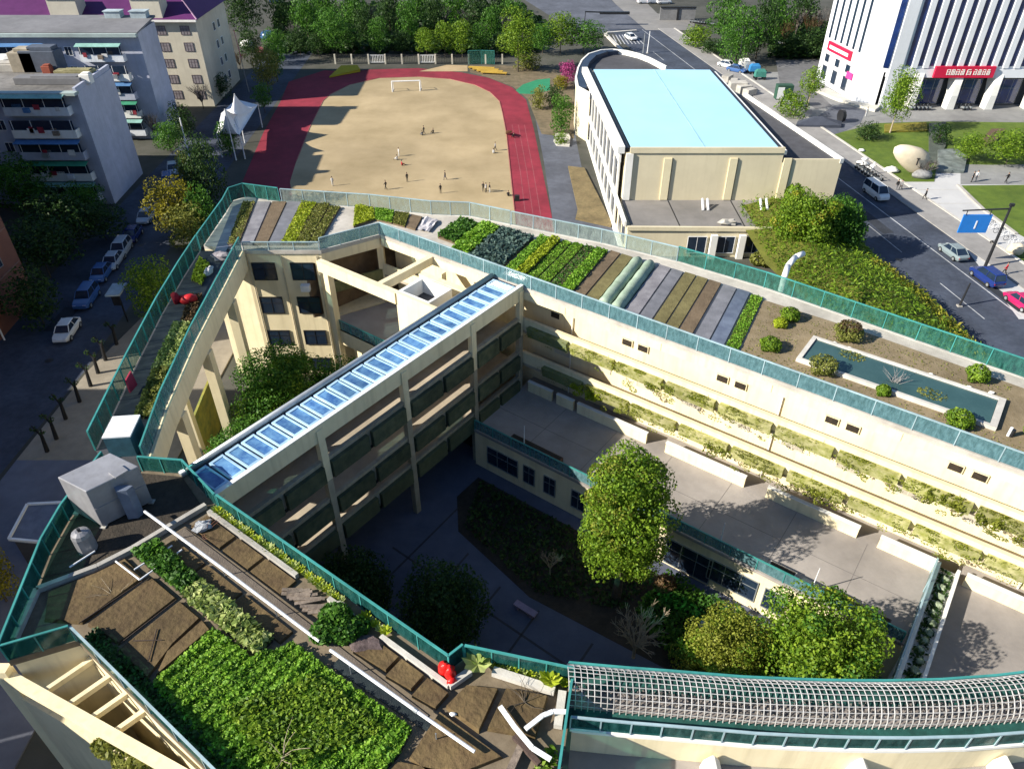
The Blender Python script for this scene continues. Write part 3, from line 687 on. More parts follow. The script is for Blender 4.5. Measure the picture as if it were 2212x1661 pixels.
for zf in (10.0, 6.65, 4.0):
    b = MB(); b.sbox(-3.0, 0, -29.3, -.02, zf - .3, zf); b.build('corridor_slab', TILEDK, br)
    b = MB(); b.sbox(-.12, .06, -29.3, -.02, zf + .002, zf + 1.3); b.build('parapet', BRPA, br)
    b = MB(); b.sbox(-3.06, -2.9, -29.3, -.02, zf + .002, zf + 1.0); b.build('parapet', CREAM, br)
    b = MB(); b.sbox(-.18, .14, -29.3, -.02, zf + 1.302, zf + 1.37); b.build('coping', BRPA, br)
    b = MB(); b.sbox(.0, .16, -29.3, -.02, zf - .42, zf - .302); b.build('slab_shadow_line', DARKM, br)  # dark strip painted in as the shadow line below the slab
    for a, c in zip(TS[:-1], TS[1:]):
        mid = (a + c) / 2; ln = abs(a - c)
        for k in (-1, 1):
            q = MB(); q.sbox(.062, .36, mid + k * ln * .24 - ln * .215, mid + k * ln * .24 + ln * .215, zf - .32, zf + 1.02); q.build('planter', BRPL if zf > 5 else mat('dark_planter', (0.10, 0.12, 0.07), scale=2), br)
for t in TS:
    b = MB(); b.sbox(-.22, .20, t - .26, t + .26, 9.6, 13.9); b.build('column', CREAM, br)
    b = MB(); b.sbox(-.22, .195, t - .24, t + .24, 0, 9.598); b.build('column', BRPA, br)  # lower columns take the same shade-darkened cream
    b = MB(); b.sbox(-3.16, -2.86, t - .3, t + .3, 0, 13.4); b.build('column', CREAM, br)
b = MB(); b.sbox(-3.0, 0, -29.9, -29.32, 0, 13.9); b.build('end_wall', CREAM, br)
b = MB(); b.sbox(-3.08, -2.9, -29.3, -.02, 0, 3.69); b.build('sun_block_wall', CREAM, br)  # wall added to stop sunlight passing beneath the bridge
# --- low terrace building
tb = thing('terrace_building', 'low one storey cream building with paved roof terrace beside the courtyard', 'building', tuple(L(17, -4, 0)))
b = MB(); b.sbox(.3, 34.2, -7.0, -.3, 0, ZT - .25); b.build('wall', CREAM, tb)
b = MB(); b.sbox(.1, 34.2, -7.15, 1.78, ZT - .248, ZT); b.build('roof_terrace', PAVE, tb)
for s, w, z0, h in ((3.2, 3.2, .9, 1.9), (5.9, 1.15, .9, 1.9), (7.9, 1.15, .9, 1.9), (10.6, 1.3, .9, 1.9), (16.8, 1.3, .9, 1.8), (20.0, 3.6, .2, 2.6), (23.3, 3.6, .8, 2.1), (26.3, 1.5, .8, 2.0), (28.5, 1.5, .8, 2.0), (30.6, 1.5, .8, 2.0), (32.6, 1.3, .8, 2.0)):
    window(tb, L(s, -7.03, z0), SA, w, h, 2 if w > 2 else 1, METAL, PANE, rail=True)
jl = MB()
for s in (5, 10, 15, 20, 25, 30): jl.sbox(s, s + .035, -6.9, -.35, ZT + .001, ZT + .006)
jl.sbox(.4, 34, -3.6, -3.565, ZT + .001, ZT + .0055); o = jl.build('paving_joint', mat('terrace_joint', (0.17, 0.155, 0.15), scale=2), tb)
# --- right-hand terrace and the planted wall dividing the two
rt = thing('lower_terrace', 'broad grey paved terrace right of the long planter wall', 'building', tuple(L(42, -6, 0)))
b = MB(); b.prism([L2(35.6, -16), L2(60, -16), L2(60, 1.78), L2(35.6, 1.78)], 0, ZT - .004); b.build('roof_terrace', PAVE, rt)
pw = thing('planter_wall', 'long narrow planter wall with teal glass dividing the two terraces', 'planter', tuple(L(34.8, -6, ZT)))
b = MB(); b.sbox(34.2, 34.42, -15.5, -.05, 0, 5.0).sbox(35.4, 35.6, -15.5, -.05, 0, 5.0).sbox(34.42, 35.4, -15.5, -.05, 0, 4.55); b.build('trough', WHITEP, pw)
o = carpet('plants', [L2(34.5, -15), L2(35.3, -15), L2(35.3, -.4), L2(34.5, -.4)], 1100, .12, .4, LF_DARK, pw, 4.6); o['kind'] = 'stuff'
bm_ = MB().blob((0, 0, 0), .32, .28, .26, jit=.2).mesh('cabbage', mat('pale_leaves', (0.36, 0.42, 0.30), (0.14, 0.18, 0.10), scale=5, bump=.6))
for i in range(11): place('cabbage', bm_, pw, L(34.95 + rnd.uniform(-.1, .1), -1.2 - i * .8, 4.72), rnd.random() * 6)
fence('glass_fence', 'teal glass fence along the courtyard side of the long planter wall', [L2(34.1, -13.5), L2(34.1, -.4)], 4.0, 1.5, 1.9, GL_IN, RAILM)
fence('glass_fence', 'low teal glass fence along the edge of the roof terrace above the courtyard windows', [L2(.4, -7.05), L2(33.9, -7.05)], ZT, .95, 1.9, GL_IN, TEALM)
# --- street wing: narrow raised roof on columns
sw = thing('street_wing', 'narrow raised school wing on tall cream columns along the west street', 'building', (-25, 46, 0))
WO = [(-24.97, 33.0), (-26.0, 41), (-26.8, 48.3), (-27.2, 54), (-27.42, 58.95)]
WI = [(-21.5, 31.9), (-22.3, 37), (-23.0, 44.5), (-23.75, 58.95)]
b = MB(); b.prism(WO + WI[::-1], 12.7, ZR - .004); b.build('roof', mat('street_wing_roof', (0.06, 0.065, 0.08), (0.045, 0.05, 0.06), scale=1.5), sw)
b = MB()
for p, q in zip(WI[:-1], WI[1:]): b.beam((p[0] + .11, p[1], 13.1), (q[0] + .11, q[1], 13.1), .2, 1.78)
b.build('fascia', CREAM, sw)
def lerp_path(pts, y):
    for p, q in zip(pts[:-1], pts[1:]):
        if p[1] <= y <= q[1]: return p[0] + (q[0] - p[0]) * (y - p[1]) / (q[1] - p[1])
    return pts[-1][0]
for y in (38.6, 46.0, 53.4):
    b = MB(); b.box(lerp_path(WI, y) + .0, y, 0, .7, .8, 12.2); b.build('column', CREAM, sw)
    b = MB(); b.box(lerp_path(WO, y) + .3, y + .4, 0, .6, .6, 12.69); b.build('column', CREAM, sw)
MURAL = mat('yellow_mural', (0.50, 0.44, 0.08), (0.24, 0.27, 0.07), scale=1.1, stain=0.4)
for y0, y1 in ((35.2, 38.6), (47.2, 52.6)):
    b = MB(); x0 = lerp_path(WO, y0) + .3; x1 = lerp_path(WO, y1) + .3; b.beam((x0, y0, 2.4), (x1, y1, 2.4), .2, 4.8); b.build('screen_wall', MURAL, sw)
# --- foreground wing with the kitchen garden
fw = thing('foreground_wing', 'cream school wing carrying the kitchen garden nearest the camera', 'building', tuple(L(10, -34, 0)))
FP = [L2(-7.2, -31.4), L2(-4.9, -34.9), L2(-3.4, -36.7), L2(1.1, -40.9), L2(2.6, -38.5), L2(24.3, -38.5), L2(24.3, -30.6), L2(22.2, -26.6), L2(17.5, -28.6), L2(17.4, -29.4), L2(1.0, -29.5), L2(-3.0, -28.9), L2(-5.0, -30.2)]
b = MB(); b.prism([L2(-7, -31.4), L2(-4.8, -34.9), L2(-3.3, -36.6), L2(1.1, -40.75), L2(2.65, -38.4), L2(24.2, -38.4), L2(24.2, -30.6), L2(22.1, -26.7), L2(17.5, -28.7), L2(17.35, -29.5), L2(1.0, -29.6), L2(-2.9, -29.0), L2(-4.95, -30.3)], 0, ZR - .4); b.build('wall', CREAM, fw)
b = MB(); b.prism(FP, ZR - .398, ZR - .002); b.build('roof', mat('garden_roof_base', (0.20, 0.16, 0.11), (0.14, 0.11, 0.075), scale=2, stain=0.3), fw)
# fin wall and ladder frame under the roof corner
c0, c1 = L(.75, -41.15, 0), L(11.5, -38.9, 0)
b = MB(); b.beam((c0.x, c0.y, 5.6), (c1.x, c1.y, 5.6), .35, 11.2); b.build('fin_wall', CREAM, fw)
b = MB(); b.beam((c0.x, c0.y, 12.6), (c1.x, c1.y, 12.6), .45, .55); b.build('frame_beam', CREAM, fw)
b = MB(); b.beam(tuple(L(.55, -41.2, 0)), tuple(L(.55, -41.2, 13.3)), .5, .6); b.build('fin_column', CREAM, fw)
for k, s in enumerate((2.7, 4.2, 5.6, 7.0)):
    f = (s - .75) / 10.75; p = c0 + (c1 - c0) * f
    b = MB(); b.beam((p.x, p.y, 12.62), tuple(L(s + .2, -38.3, 12.62)), .22, .3); b.build('cross_beam', CREAM, fw)
o = cobj('ivy', [(*(c0 + (c1 - c0) * f)[:2], 11.2 - q, .9, .35, .8) for f, q in ((.55, .0), (.62, .6), (.7, .3), (.66, 1.6), (.76, 1.3), (.6, 1.1), (.5, .5))], 2200, .15, LF_OLIVE, fw, spread=.8); o['kind'] = 'stuff'
# --- curved wing bottom right
cw = thing('curved_wing', 'curved cream wing with lattice pergola roof at the bottom right', 'building', (12, 15, 0))
NQ = 18
def arcp(f, dy=0.0):
    x = 2.4 + f * 22.1
    y = float(np.interp(x, [2.4, 4.5, 6.7, 10, 13, 15.6, 18.4, 21, 24.5], [15.9, 15.68, 15.5, 15.2, 15.07, 15.03, 15.1, 15.3, 15.75])) + 1.7
    return (x, y + dy)
fr = [arcp(i / NQ) for i in range(NQ + 1)]
bk = [(p[0] + .1, p[1] + 1.0) for p in fr]
inn = [arcp(i / NQ, -1.7) for i in range(NQ + 1)]
b = MB(); b.prism(bk + inn[::-1], 0, ZR - .02); b.build('wall', CREAM, cw)
b = MB(); b.prism([(p[0], p[1] - .01) for p in inn] + [(24.5, 4), (2.2, 4)], 0, 12.2); b.build('lower_block', PAVE, cw)
b = MB()
for p, q in zip(inn[:-1], inn[1:]): b.beam((p[0], p[1] - .02, ZR), (q[0], q[1] - .02, ZR), .22, .16)
b.build('coping', WHITEP, cw)
b = MB(); b.prism([(p[0], p[1] - .05) for p in bk] + [(p[0], p[1] + .35) for p in inn[::-1]], ZR - .018, ZR + .05); b.build('roof', mat('pinkish_gravel', (0.33, 0.29, 0.27), (0.22, 0.195, 0.18), scale=6, stain=0.2, bump=.6), cw)
MATG = mat('roof_green_mat', (0.02, 0.10, 0.085), (0.012, 0.06, 0.05), scale=3, bump=.3)
b = MB(); b.prism([(p[0], p[1] + .07) for p in inn] + [(p[0], p[1] + .85) for p in inn[::-1]], ZR + .051, ZR + .09); b.build('roof_mat', MATG, cw)
b = MB(); b.prism([(p[0], p[1] + 1.75) for p in inn] + [(p[0], p[1] + 2.6) for p in inn[::-1]], ZR + .051, ZR + .09); b.build('roof_mat', MATG, cw)
for u, dx in ((1540, 0), (1858, 0), (2170, 0)):
    p = at(u, 1668, 12.6)
    q = MB(); q.loft([[(p.x - .42, p.y - .3, 12.2), (p.x + .42, p.y - .3, 12.2), (p.x + .42, p.y + .45, 12.2), (p.x - .42, p.y + .45, 12.2)], [(p.x - .34, p.y - .3, 12.75), (p.x + .34, p.y - .3, 12.75), (p.x + .34, p.y + .45, 12.75), (p.x - .34, p.y + .45, 12.75)], [(p.x - .05, p.y - .25, 13.25), (p.x + .05, p.y - .25, 13.25), (p.x + .05, p.y + .4, 13.25), (p.x - .05, p.y + .4, 13.25)]]); q.build('gable_vent', WHITEP, cw, bevel=.03)
    q = MB(); q.prism([(p.x - .12, p.y - .315), (p.x + .12, p.y - .315), (p.x + .12, p.y - .302), (p.x - .12, p.y - .302)], 12.3, 12.85); q.build('vent_opening', FRAME, cw)
# lattice pergola over the curved roof
pg = thing('lattice_pergola', 'long arched white lattice pergola over the curved roof', 'pergola', (12, 17, ZR))
rib_r = 1.36
def lat(f, a):
    c = arcp(f, -.02); return (c[0] + .0, c[1] + .02 - .92 * math.cos(a), ZR + .08 + 1.2 * math.sin(a))
ribn = 84
LAT = mat('lattice_bar', (0.52, 0.51, 0.50), (0.40, 0.395, 0.39), scale=4, rough=.5, bump=.05)
for i in range(ribn):
    f = i / (ribn - 1); q = MB()
    aa = [math.pi * k / 9 for k in range(10)]
    for k0, k1 in zip(aa[:-1], aa[1:]): q.tube(lat(f, k0), lat(f, k1), .024, n=5, caps=False)
    q.build('rib', LAT, pg)
for k in range(1, 13):
    a = math.pi * k / 13; q = MB()
    for i in range(NQ): q.tube(lat(i / NQ, a), lat((i + 1) / NQ, a), .018, n=5, caps=False)
    q.build('lattice_bar', LAT, pg)
o = carpet('dead_vines', [(p[0], p[1] - .55) for p in fr] + [(p[0], p[1] + .2) for p in fr[::-1]], 1500, .07, .3, LF_GREYTWIG, pg, ZR + .1); o['kind'] = 'stuff'
fence('glass_fence', 'curved teal glass fence under the front edge of the lattice pergola', [(p[0], p[1] - .05) for p in inn], ZR + .1, .85, 1.25, GL_DARK, RAILM)
fence('glass_fence', 'dark teal glass fence behind the lattice pergola facing the courtyard trees', [(p[0], p[1] - .12) for p in bk], ZR + .06, .62, 1.25, GL_DARK, TEALM)
# --- glass fences round the roof gardens
fence('glass_fence', 'long teal glass fence between the roof beds and the sunlit courtyard front', [L2(-16.1, .12), L2(49, .12)], ZR, 1.15, 2.4, GL_IN, RAILM)
fence('glass_fence', 'short teal glass fence from the roof apex down to the north block corner', [(-16.85, 59.1), L2(-16.15, .05)], ZR, 1.1, 1.8, GL_IN, RAILM)
fence('glass_fence', 'low pale glass fence above the dark windows of the north block', [(-23.6, 59.05), (-16.95, 59.05)], ZR, .75, 2.3, GL_CLEAR, RAILM)
fence('mesh_fence', 'green mesh fence along the garden wing roof above the road bank', [L2(8.0, 11.55), L2(15.7, 11.65), L2(34.5, 10.35), L2(49, 9.05)], ZR, 1.35, 2.4, GL_NET, TEALM, kerb=PALEC, panel='mesh_panel')
fence('glass_fence', 'pale glass fence on the roof edge facing the gym and lane', [L2(-7.7, 8.9), L2(1, 10.65), L2(8.0, 11.5)], ZR, 1.3, 2.2, GL_CLEAR, RAILM, kerb=PALEC)
fence('glass_fence', 'pale glass fence on the roof edge overlooking the sports pitch', [tuple(at(610, 437, ZR)[:2]), L2(-21, 3.72), L2(-15.2, 6.1), L2(-12.0, 8.05), L2(-7.8, 8.85)], ZR, 1.35, 2.2, GL_CLEAR, RAILM, kerb=PALEC)
fence('mesh_fence', 'green mesh fence curving round the roof corner above the running track', [(-27.45, 59.2), tuple(at(488, 460, ZR)[:2]), tuple(at(500, 436, ZR)[:2]), tuple(at(530, 426, ZR)[:2]), tuple(at(605, 436, ZR)[:2])], ZR, 1.4, 1.3, GL_NET, TEALM, panel='mesh_panel')
fence('mesh_fence', 'green mesh fence on the street side of the narrow raised wing', WO, ZR, 1.45, 1.7, GL_NET, TEALM, panel='mesh_panel')
fence('glass_fence', 'teal glass fence on the inner side of the narrow raised wing', WI, ZR, 1.25, 1.7, GL_IN, TEALM)
fence('glass_fence', 'dark teal glass fence round the water tank platform on its street side', [L2(-7.1, -31.4), L2(-4.9, -34.9), L2(-3.4, -36.7), L2(1.1, -40.8)], ZR, 1.2, 1.5, GL_DARK, TEALM)
fence('glass_fence', 'dark teal glass fence between the water tank and the glazed bridge', [L2(-5.2, -30.35), L2(-2.9, -29.0), L2(.9, -29.55)], ZR, 1.1, 1.4, GL_DARK, TEALM)
fence('glass_fence', 'long dark teal glass fence between the kitchen garden and the courtyard', [L2(1.0, -29.5), L2(17.35, -29.42), L2(17.5, -28.62)], ZR, 1.1, 1.9, GL_DARK, TEALM)
fence('glass_fence', 'dark teal glass fence from the red bag to the lattice pergola', [L2(17.6, -28.6), L2(22.1, -26.65)], ZR, 1.1, 1.25, GL_DARK, TEALM)
fence('glass_fence', 'short dark teal glass fence across the roof corner at the left edge', [L2(1.15, -40.85), L2(2.6, -38.5)], ZR, 1.1, 1.3, GL_DARK, TEALM)
fence('glass_fence', 'teal glass fence with bright rail along the bottom left of the kitchen garden', [L2(2.62, -38.45), L2(24.2, -38.45)], ZR, 1.0, 2.0, GL_DARK, RAILM)
fence('glass_fence', 'teal glass fence closing the kitchen garden beside the lattice pergola', [L2(22.3, -27.2), L2(24.2, -31.2), L2(24.3, -36)], ZR, 1.2, 1.6, GL_DARK, TEALM)
# ================================================================== ROOF GARDENS
FILM = mat('grey_film', (0.20, 0.20, 0.22), (0.15, 0.15, 0.165), scale=1.5, rough=.45, bump=.15)
FILML = mat('lilac_film', (0.27, 0.26, 0.275), (0.19, 0.18, 0.195), scale=1.5, rough=.5, bump=.2)
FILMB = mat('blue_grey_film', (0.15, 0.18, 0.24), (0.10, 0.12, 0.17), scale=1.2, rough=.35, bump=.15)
FLEECE = mat('green_fleece', (0.34, 0.42, 0.33), (0.25, 0.33, 0.24), scale=2.0, rough=.8, bump=.3)
BROWNS = mat('bed_soil', (0.17, 0.125, 0.08), (0.125, 0.09, 0.055), scale=2.5, bump=.5, bscale=9)
OLIVES = mat('seedling_soil', (0.19, 0.165, 0.07), (0.13, 0.11, 0.045), scale=2.2, bump=.5, bscale=9)
GREENS = mat('seedling_green', (0.095, 0.125, 0.02), (0.07, 0.09, 0.015), scale=2.0, bump=.6, bscale=12)
def bed(label, near, far, kind, hgt=.16):
    """near, far: two points each (left, right) in plan"""
    c = ((near[0][0] + far[1][0]) / 2, (near[0][1] + far[1][1]) / 2)
    t = thing('garden_bed', label, 'garden bed', (c[0], c[1], ZR), 0, 'planting beds on the school roof')
    base = {'brown': BROWNS, 'olive': OLIVES, 'grey': FILM, 'lilac': FILML, 'blue': FILMB, 'seed': GREENS}.get(kind, BROWNS)
    q = [near[0], near[1], far[1], far[0]]
    if kind == 'fleece':
        n0 = Vector((*near[0], 0)); n1 = Vector((*near[1], 0)); f0 = Vector((*far[0], 0)); f1 = Vector((*far[1], 0))
        b = MB(); rings = []
        for k in range(15):
            f = k / 14; a = n0.lerp(f0, f); e = n1.lerp(f1, f); sc = (1 if 0 < k < 14 else .72) * (1 + .05 * math.sin(k * 2.1))
            rings.append([a.lerp(e, .5 - .5 * math.cos(w) * sc) + Vector((0, 0, ZR + .02 + .62 * sc * math.sin(w))) for w in [math.pi * j / 8 for j in range(9)]])
        b.loft(rings); b.build('fleece_tunnel', FLEECE, t, smooth=True)
        return t
    b = MB(); b.prism(q, ZR + .004, ZR + hgt); b.build('soil' if kind not in ('grey', 'lilac', 'blue') else 'mulch_film', base, t)
    crops = {'bright': (LF_CROP, 2200, .10, .28), 'lime': (LF_LIME, 2200, .09, .26), 'mossy': (LF_OLIVE, 1500, .10, .2), 'olivecrop': (LF_OLIVE, 1500, .08, .18), 'bush': (LF_MID, 2200, .14, .55), 'bushb': (LF_CROP, 2200, .14, .5), 'cabbage': (LF_BLUE, 2200, .17, .5), 'seed': (LF_CROP, 1500, .07, .12), 'dark': (LF_MID, 900, .09, .14), 'leafy': (LF_LIME, 1700, .13, .4)}
    if kind in crops:
        m_, n, s, h = crops[kind]
        o = carpet('crop', q, n, s, h, m_, t, ZR + hgt); o['kind'] = 'stuff'
    return t
SL = -.17     # beds lean back along the wing
def wing_bed(label, s0, s1, kind, t0=.95, t1=9.7):
    return bed(label, (L2(s0, t0), L2(s1, t0)), (L2(s0 + SL * (t1 - t0), t1), L2(s1 + SL * (t1 - t0), t1)), kind)
wing_bed('blue green cabbage bed on the roof beside the glazed bridge end', -6.6, -3.1, 'cabbage', .95, 7.6)
wing_bed('dark green bushy bed nearest the roof apex on the long wing', -11.3, -9.2, 'bush', 2.6, 6.6)
wing_bed('bright green bushy bed between the dark bushy bed and the cabbages', -8.9, -6.9, 'bushb', 1.6, 7.4)
wing_bed('bright leafy bed just right of the blue green cabbages', -2.75, -1.75, 'bright', .95, 8.3)
wing_bed('bright leafy bed second right of the blue green cabbages', -1.6, -.7, 'leafy', .95, 8.6)
wing_bed('olive green seedling bed third right of the blue green cabbages', -.55, .35, 'seed', .95, 8.9)
wing_bed('pale green seedling bed fourth right of the blue green cabbages', .52, 1.55, 'seed', .95, 9.1)
wing_bed('dark green crop bed left of the last bright leafy bed', 1.72, 2.62, 'dark', .95, 9.3)
wing_bed('bright leafy bed directly left of the bare brown beds', 2.75, 3.9, 'bright', .95, 9.3)
wing_bed('bare brown soil bed left one of the pair beside the fleece tunnels', 4.05, 4.98, 'brown')
wing_bed('bare olive brown soil bed directly left of the fleece tunnels', 5.14, 6.2, 'olive')
wing_bed('left one of the two pale green fleece tunnels on the roof', 6.3, 7.4, 'fleece', .95, 9.6)
wing_bed('right one of the two pale green fleece tunnels on the roof', 7.45, 8.5, 'fleece', .95, 9.7)
wing_bed('pale grey film covered bed directly right of the fleece tunnels', 8.6, 9.78, 'lilac', .95, 9.9)
wing_bed('grey film covered bed second right of the fleece tunnels', 9.92, 10.92, 'grey', .95, 9.9)
wing_bed('olive brown bed with thin seedlings right of the pale grey film beds', 11.06, 12.03, 'olive', .95, 10)
wing_bed('dull olive bed second right of the pale grey film beds', 12.16, 13.1, 'olive', .95, 10)
wing_bed('grey brown bare bed between the olive beds and grey film beds', 13.24, 14.25, 'brown', .95, 10)
wing_bed('flat grey film bed left of the blue grey film bed', 14.48, 15.58, 'grey', .95, 10)
wing_bed('blue grey film bed left of the last green strip', 15.7, 16.72, 'blue', .95, 10)
wing_bed('green grassy strip bed beside the pond garden', 16.9, 17.83, 'seed', .95, 9.8)
# beds of the north block, square to the dark windows
def nbed(label, x0, x1, kind, y0=59.9, y1=None, ym=69.2):
    d = (y1 or ym) - y0
    tx = lambda x: x + (-26.5 + (x + 25.2) * 1.235 - x) * d / 9.3
    return bed(label, ((x0, y0), (x1, y0)), ((tx(x0), y0 + d), (tx(x1), y0 + d)), kind)
nbed('narrow green bed at the far left end of the roof over the dark windows', -25.25, -24.3, 'olivecrop')
nbed('pale grey film bed second from the left over the dark windows', -24.1, -23.05, 'lilac')
nbed('dark brown bare bed third from the left over the dark windows', -22.9, -21.8, 'brown')
nbed('grey film bed fourth from the left over the dark windows', -21.65, -20.6, 'grey')
nbed('yellow green lettuce bed over the dark windows', -20.5, -19.3, 'lime', ym=69.0)
nbed('mossy textured bed right of the yellow green lettuce bed', -19.2, -18.2, 'mossy', ym=68.6)
nbed('olive green bed ending at the roof apex fence', -18.05, -17.2, 'olivecrop', y0=60.4, ym=68.0)
bed('bright lime bed behind the roof apex fence', (tuple(at(764, 493, ZR)[:2]), tuple(at(809, 478, ZR)[:2])), (tuple(at(768, 448, ZR)[:2]), tuple(at(808, 453, ZR)[:2])), 'lime')
bed('second bright lime bed right behind the roof apex', (tuple(at(812, 478, ZR)[:2]), tuple(at(846, 485, ZR)[:2])), (tuple(at(811, 454, ZR)[:2]), tuple(at(852, 460, ZR)[:2])), 'bright')
bed('dull green bed small one right of the bright lime bed', (tuple(at(849, 486, ZR)[:2]), tuple(at(875, 493, ZR)[:2])), (tuple(at(855, 460, ZR)[:2]), tuple(at(885, 466, ZR)[:2])), 'olivecrop')
bed('small bare brown bed beside the white tarpaulin', (tuple(at(878, 493, ZR)[:2]), tuple(at(897, 499, ZR)[:2])), (tuple(at(888, 466, ZR)[:2]), tuple(at(912, 471, ZR)[:2])), 'brown')
q = MB(); P4 = [at(896, 487, 0), at(925, 494, 0), at(945, 474, 0), at(918, 468, 0)]
P4 = [at(902, 497, ZR + .1), at(926, 502, ZR + .15), at(948, 477, ZR + .1), at(918, 470, ZR + .2)]
q = MB(); gr = [[P4[0].lerp(P4[1], i / 6).lerp(P4[3].lerp(P4[2], i / 6), j / 6) + Vector((0, 0, rnd.random() * .22)) for i in range(7)] for j in range(7)]
for j in range(6):
    for i in range(6): q.poly([gr[j][i], gr[j][i + 1], gr[j + 1][i + 1], gr[j + 1][i]])
tag(q.build('tarpaulin', mat('white_sheet', (0.60, 0.58, 0.60), (0.42, 0.40, 0.42), scale=3, bump=.3)), 'crumpled white tarpaulin on the roof left of the dark green bushes', 'tarpaulin')
# pond garden at the end of the long wing
q = MB(); q.prism([L2(18.0, .9), L2(49, .9), L2(49, 7.9), L2(34.4, 8.9), L2(24, 9.6), L2(16.5, 9.6)], ZR + .002, ZR + .10)
structure(q.build('soil', mat('pond_garden_soil', (0.26, 0.205, 0.13), (0.20, 0.155, 0.09), scale=1.5, stain=.3, bump=.4, bscale=8)))
o = carpet('grass_tufts', [L2(18.2, 1.0), L2(48, 1.0), L2(48, 2.6), L2(21, 2.8), L2(20.6, 6.5), L2(34, 6.8), L2(34, 8.6), L2(17, 9.3)], 1500, .06, .08, LF_OLIVE, None, ZR + .1); o['kind'] = 'stuff'
pd = thing('pond', 'long rectangular teal green pond with white rim on the roof garden', 'pond', tuple(L(27.6, 4.7, ZR)))
q = MB(); q.sbox(21.4, 33.9, 2.9, 3.15, ZR + .08, ZR + .38).sbox(21.4, 33.9, 6.2, 6.45, ZR + .08, ZR + .38).sbox(21.4, 21.7, 3.152, 6.198, ZR + .08, ZR + .38).sbox(33.5, 33.9, 3.152, 6.198, ZR + .08, ZR + .38); q.build('rim', PALEC, pd)
WATER = mat('pond_water', (0.05, 0.105, 0.105), (0.035, 0.08, 0.08), scale=.5, rough=.06, bump=.03, bscale=3, spec=.5)
q = MB(); q.sbox(21.72, 33.48, 3.17, 6.18, ZR + .1, ZR + .27); q.build('water', WATER, pd)
for s, t, r in ((24.4, 5.6, .9), (29.9, 4.3, 1.0)):
    o = carpet('pond_weed', [L2(s + r * math.cos(a), t + r * .7 * math.sin(a)) for a in np.arange(0, 6.28, .6)], 160, .09, .02, LF_OLIVE, pd, ZR + .275); o['kind'] = 'stuff'
tw = MB()
for i in range(26):
    p = L(27.6 + rnd.uniform(-.3, .3), 4.4 + rnd.uniform(-.3, .3), ZR + .2); e = p + Vector((rnd.uniform(-.9, .9), rnd.uniform(-.7, .9), rnd.uniform(.3, 1.1))); tw.tube(p, e, .018, .006, 4)
tag(tw.build('dead_twigs', mat('grey_twig', (0.30, 0.29, 0.28), scale=3)), 'grey bare twigs sticking out of the middle of the roof pond', 'twigs')
for s, t in ((22.9, 6.6), (23.9, 6.6), (29.3, 6.66), (31.7, 6.64), (33.0, 6.9)):
    q = MB(); c = L(s, t, ZR + .2); q.blob(c, .2, .14, .12, 7, 4, .25)
    tag(q.build('kerb_stone', WHITEP), 'small white stone lying along the far rim of the roof pond', 'stone', 'white stones beside the roof pond')
def shrub(label, s, t, w, h, m, core=LF_DARK, wp=None):
    p = wp or L(s, t, ZR + .08)
    r = thing('topiary_shrub', label, 'shrub', tuple(p))
    cobj('foliage', [(p.x, p.y, p.z + h * .5, w / 2, w / 2, h / 2)] + [(p.x + w * .36 * math.cos(a), p.y + w * .36 * math.sin(a), p.z + h * (.42 + .12 * math.sin(a * 3)), w * .22, w * .22, h * .3) for a in np.arange(0, 6.2, .9)], 1500, .075, m, r, spread=.45, fill=.12)
    q = MB(); q.tube(p, p + Vector((0, 0, h * .6)), .07, .04, 6); q.build('stem', BARK, r)
    return r
shrub('round bright green shrub farthest back in the pond garden', 19.1, 8.0, 1.35, 1.0, LF_BRIGHT)
shrub('small yellow green shrub between two round green ones in the pond garden', 18.9, 6.6, .95, .7, LF_LIME)
shrub('low oval green shrub near the green strip bed and glass fence', 19.4, 3.3, 1.4, .95, LF_BRIGHT)
shrub('large dome shrub with brown top behind the pond corner', 23.4, 7.9, 1.9, 1.35, LF_OLIVE)
o = cobj('browned_top', [(*L(23.4, 8.0, ZR + 1.12)[:3], .8, .8, .34)], 500, .08, LF_BROWN, bpy.data.objects['topiary_shrub.003'], spread=.5)
shrub('large olive dome shrub overhanging the near rim of the pond', 23.3, 2.7, 1.75, 1.35, LF_OLIVE)
shrub('smallest green shrub at the middle of the near pond rim', 27.3, 2.6, .85, .75, LF_BRIGHT)
shrub('round green shrub beside the white stones at the far pond corner', 31.9, 8.0, 1.4, 1.2, LF_BRIGHT)
shrub('large round green shrub at the right end of the near pond rim', 31.9, 2.2, 1.6, 1.1, LF_BRIGHT)
shrub('green shrub at the right edge beyond the pond end', 36.0, 3.4, 1.5, 1.2, LF_BRIGHT)
lp = thing('bollard_lamp', 'short white and black bollard lamp at the right end of the pond garden', 'lamp', tuple(L(34.6, 2.9, ZR)))
q = MB(); q.tube(L(34.6, 2.9, ZR), L(34.6, 2.9, ZR + .75), .09, n=10); q.build('post', WHITEM, lp)
q = MB(); q.tube(L(34.75, 2.95, ZR), L(34.75, 2.95, ZR + .62), .13, n=10); q.build('case', DARKM, lp)
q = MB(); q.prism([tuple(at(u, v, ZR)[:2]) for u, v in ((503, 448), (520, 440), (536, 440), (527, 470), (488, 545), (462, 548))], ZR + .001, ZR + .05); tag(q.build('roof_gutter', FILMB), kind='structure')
q = MB(); q.prism([tuple(at(u, v, ZR)[:2]) for u, v in ((536, 452), (545, 446), (520, 500), (504, 530), (492, 538))], ZR + .051, ZR + .08); tag(q.build('roof_kerb', FILML), kind='structure')
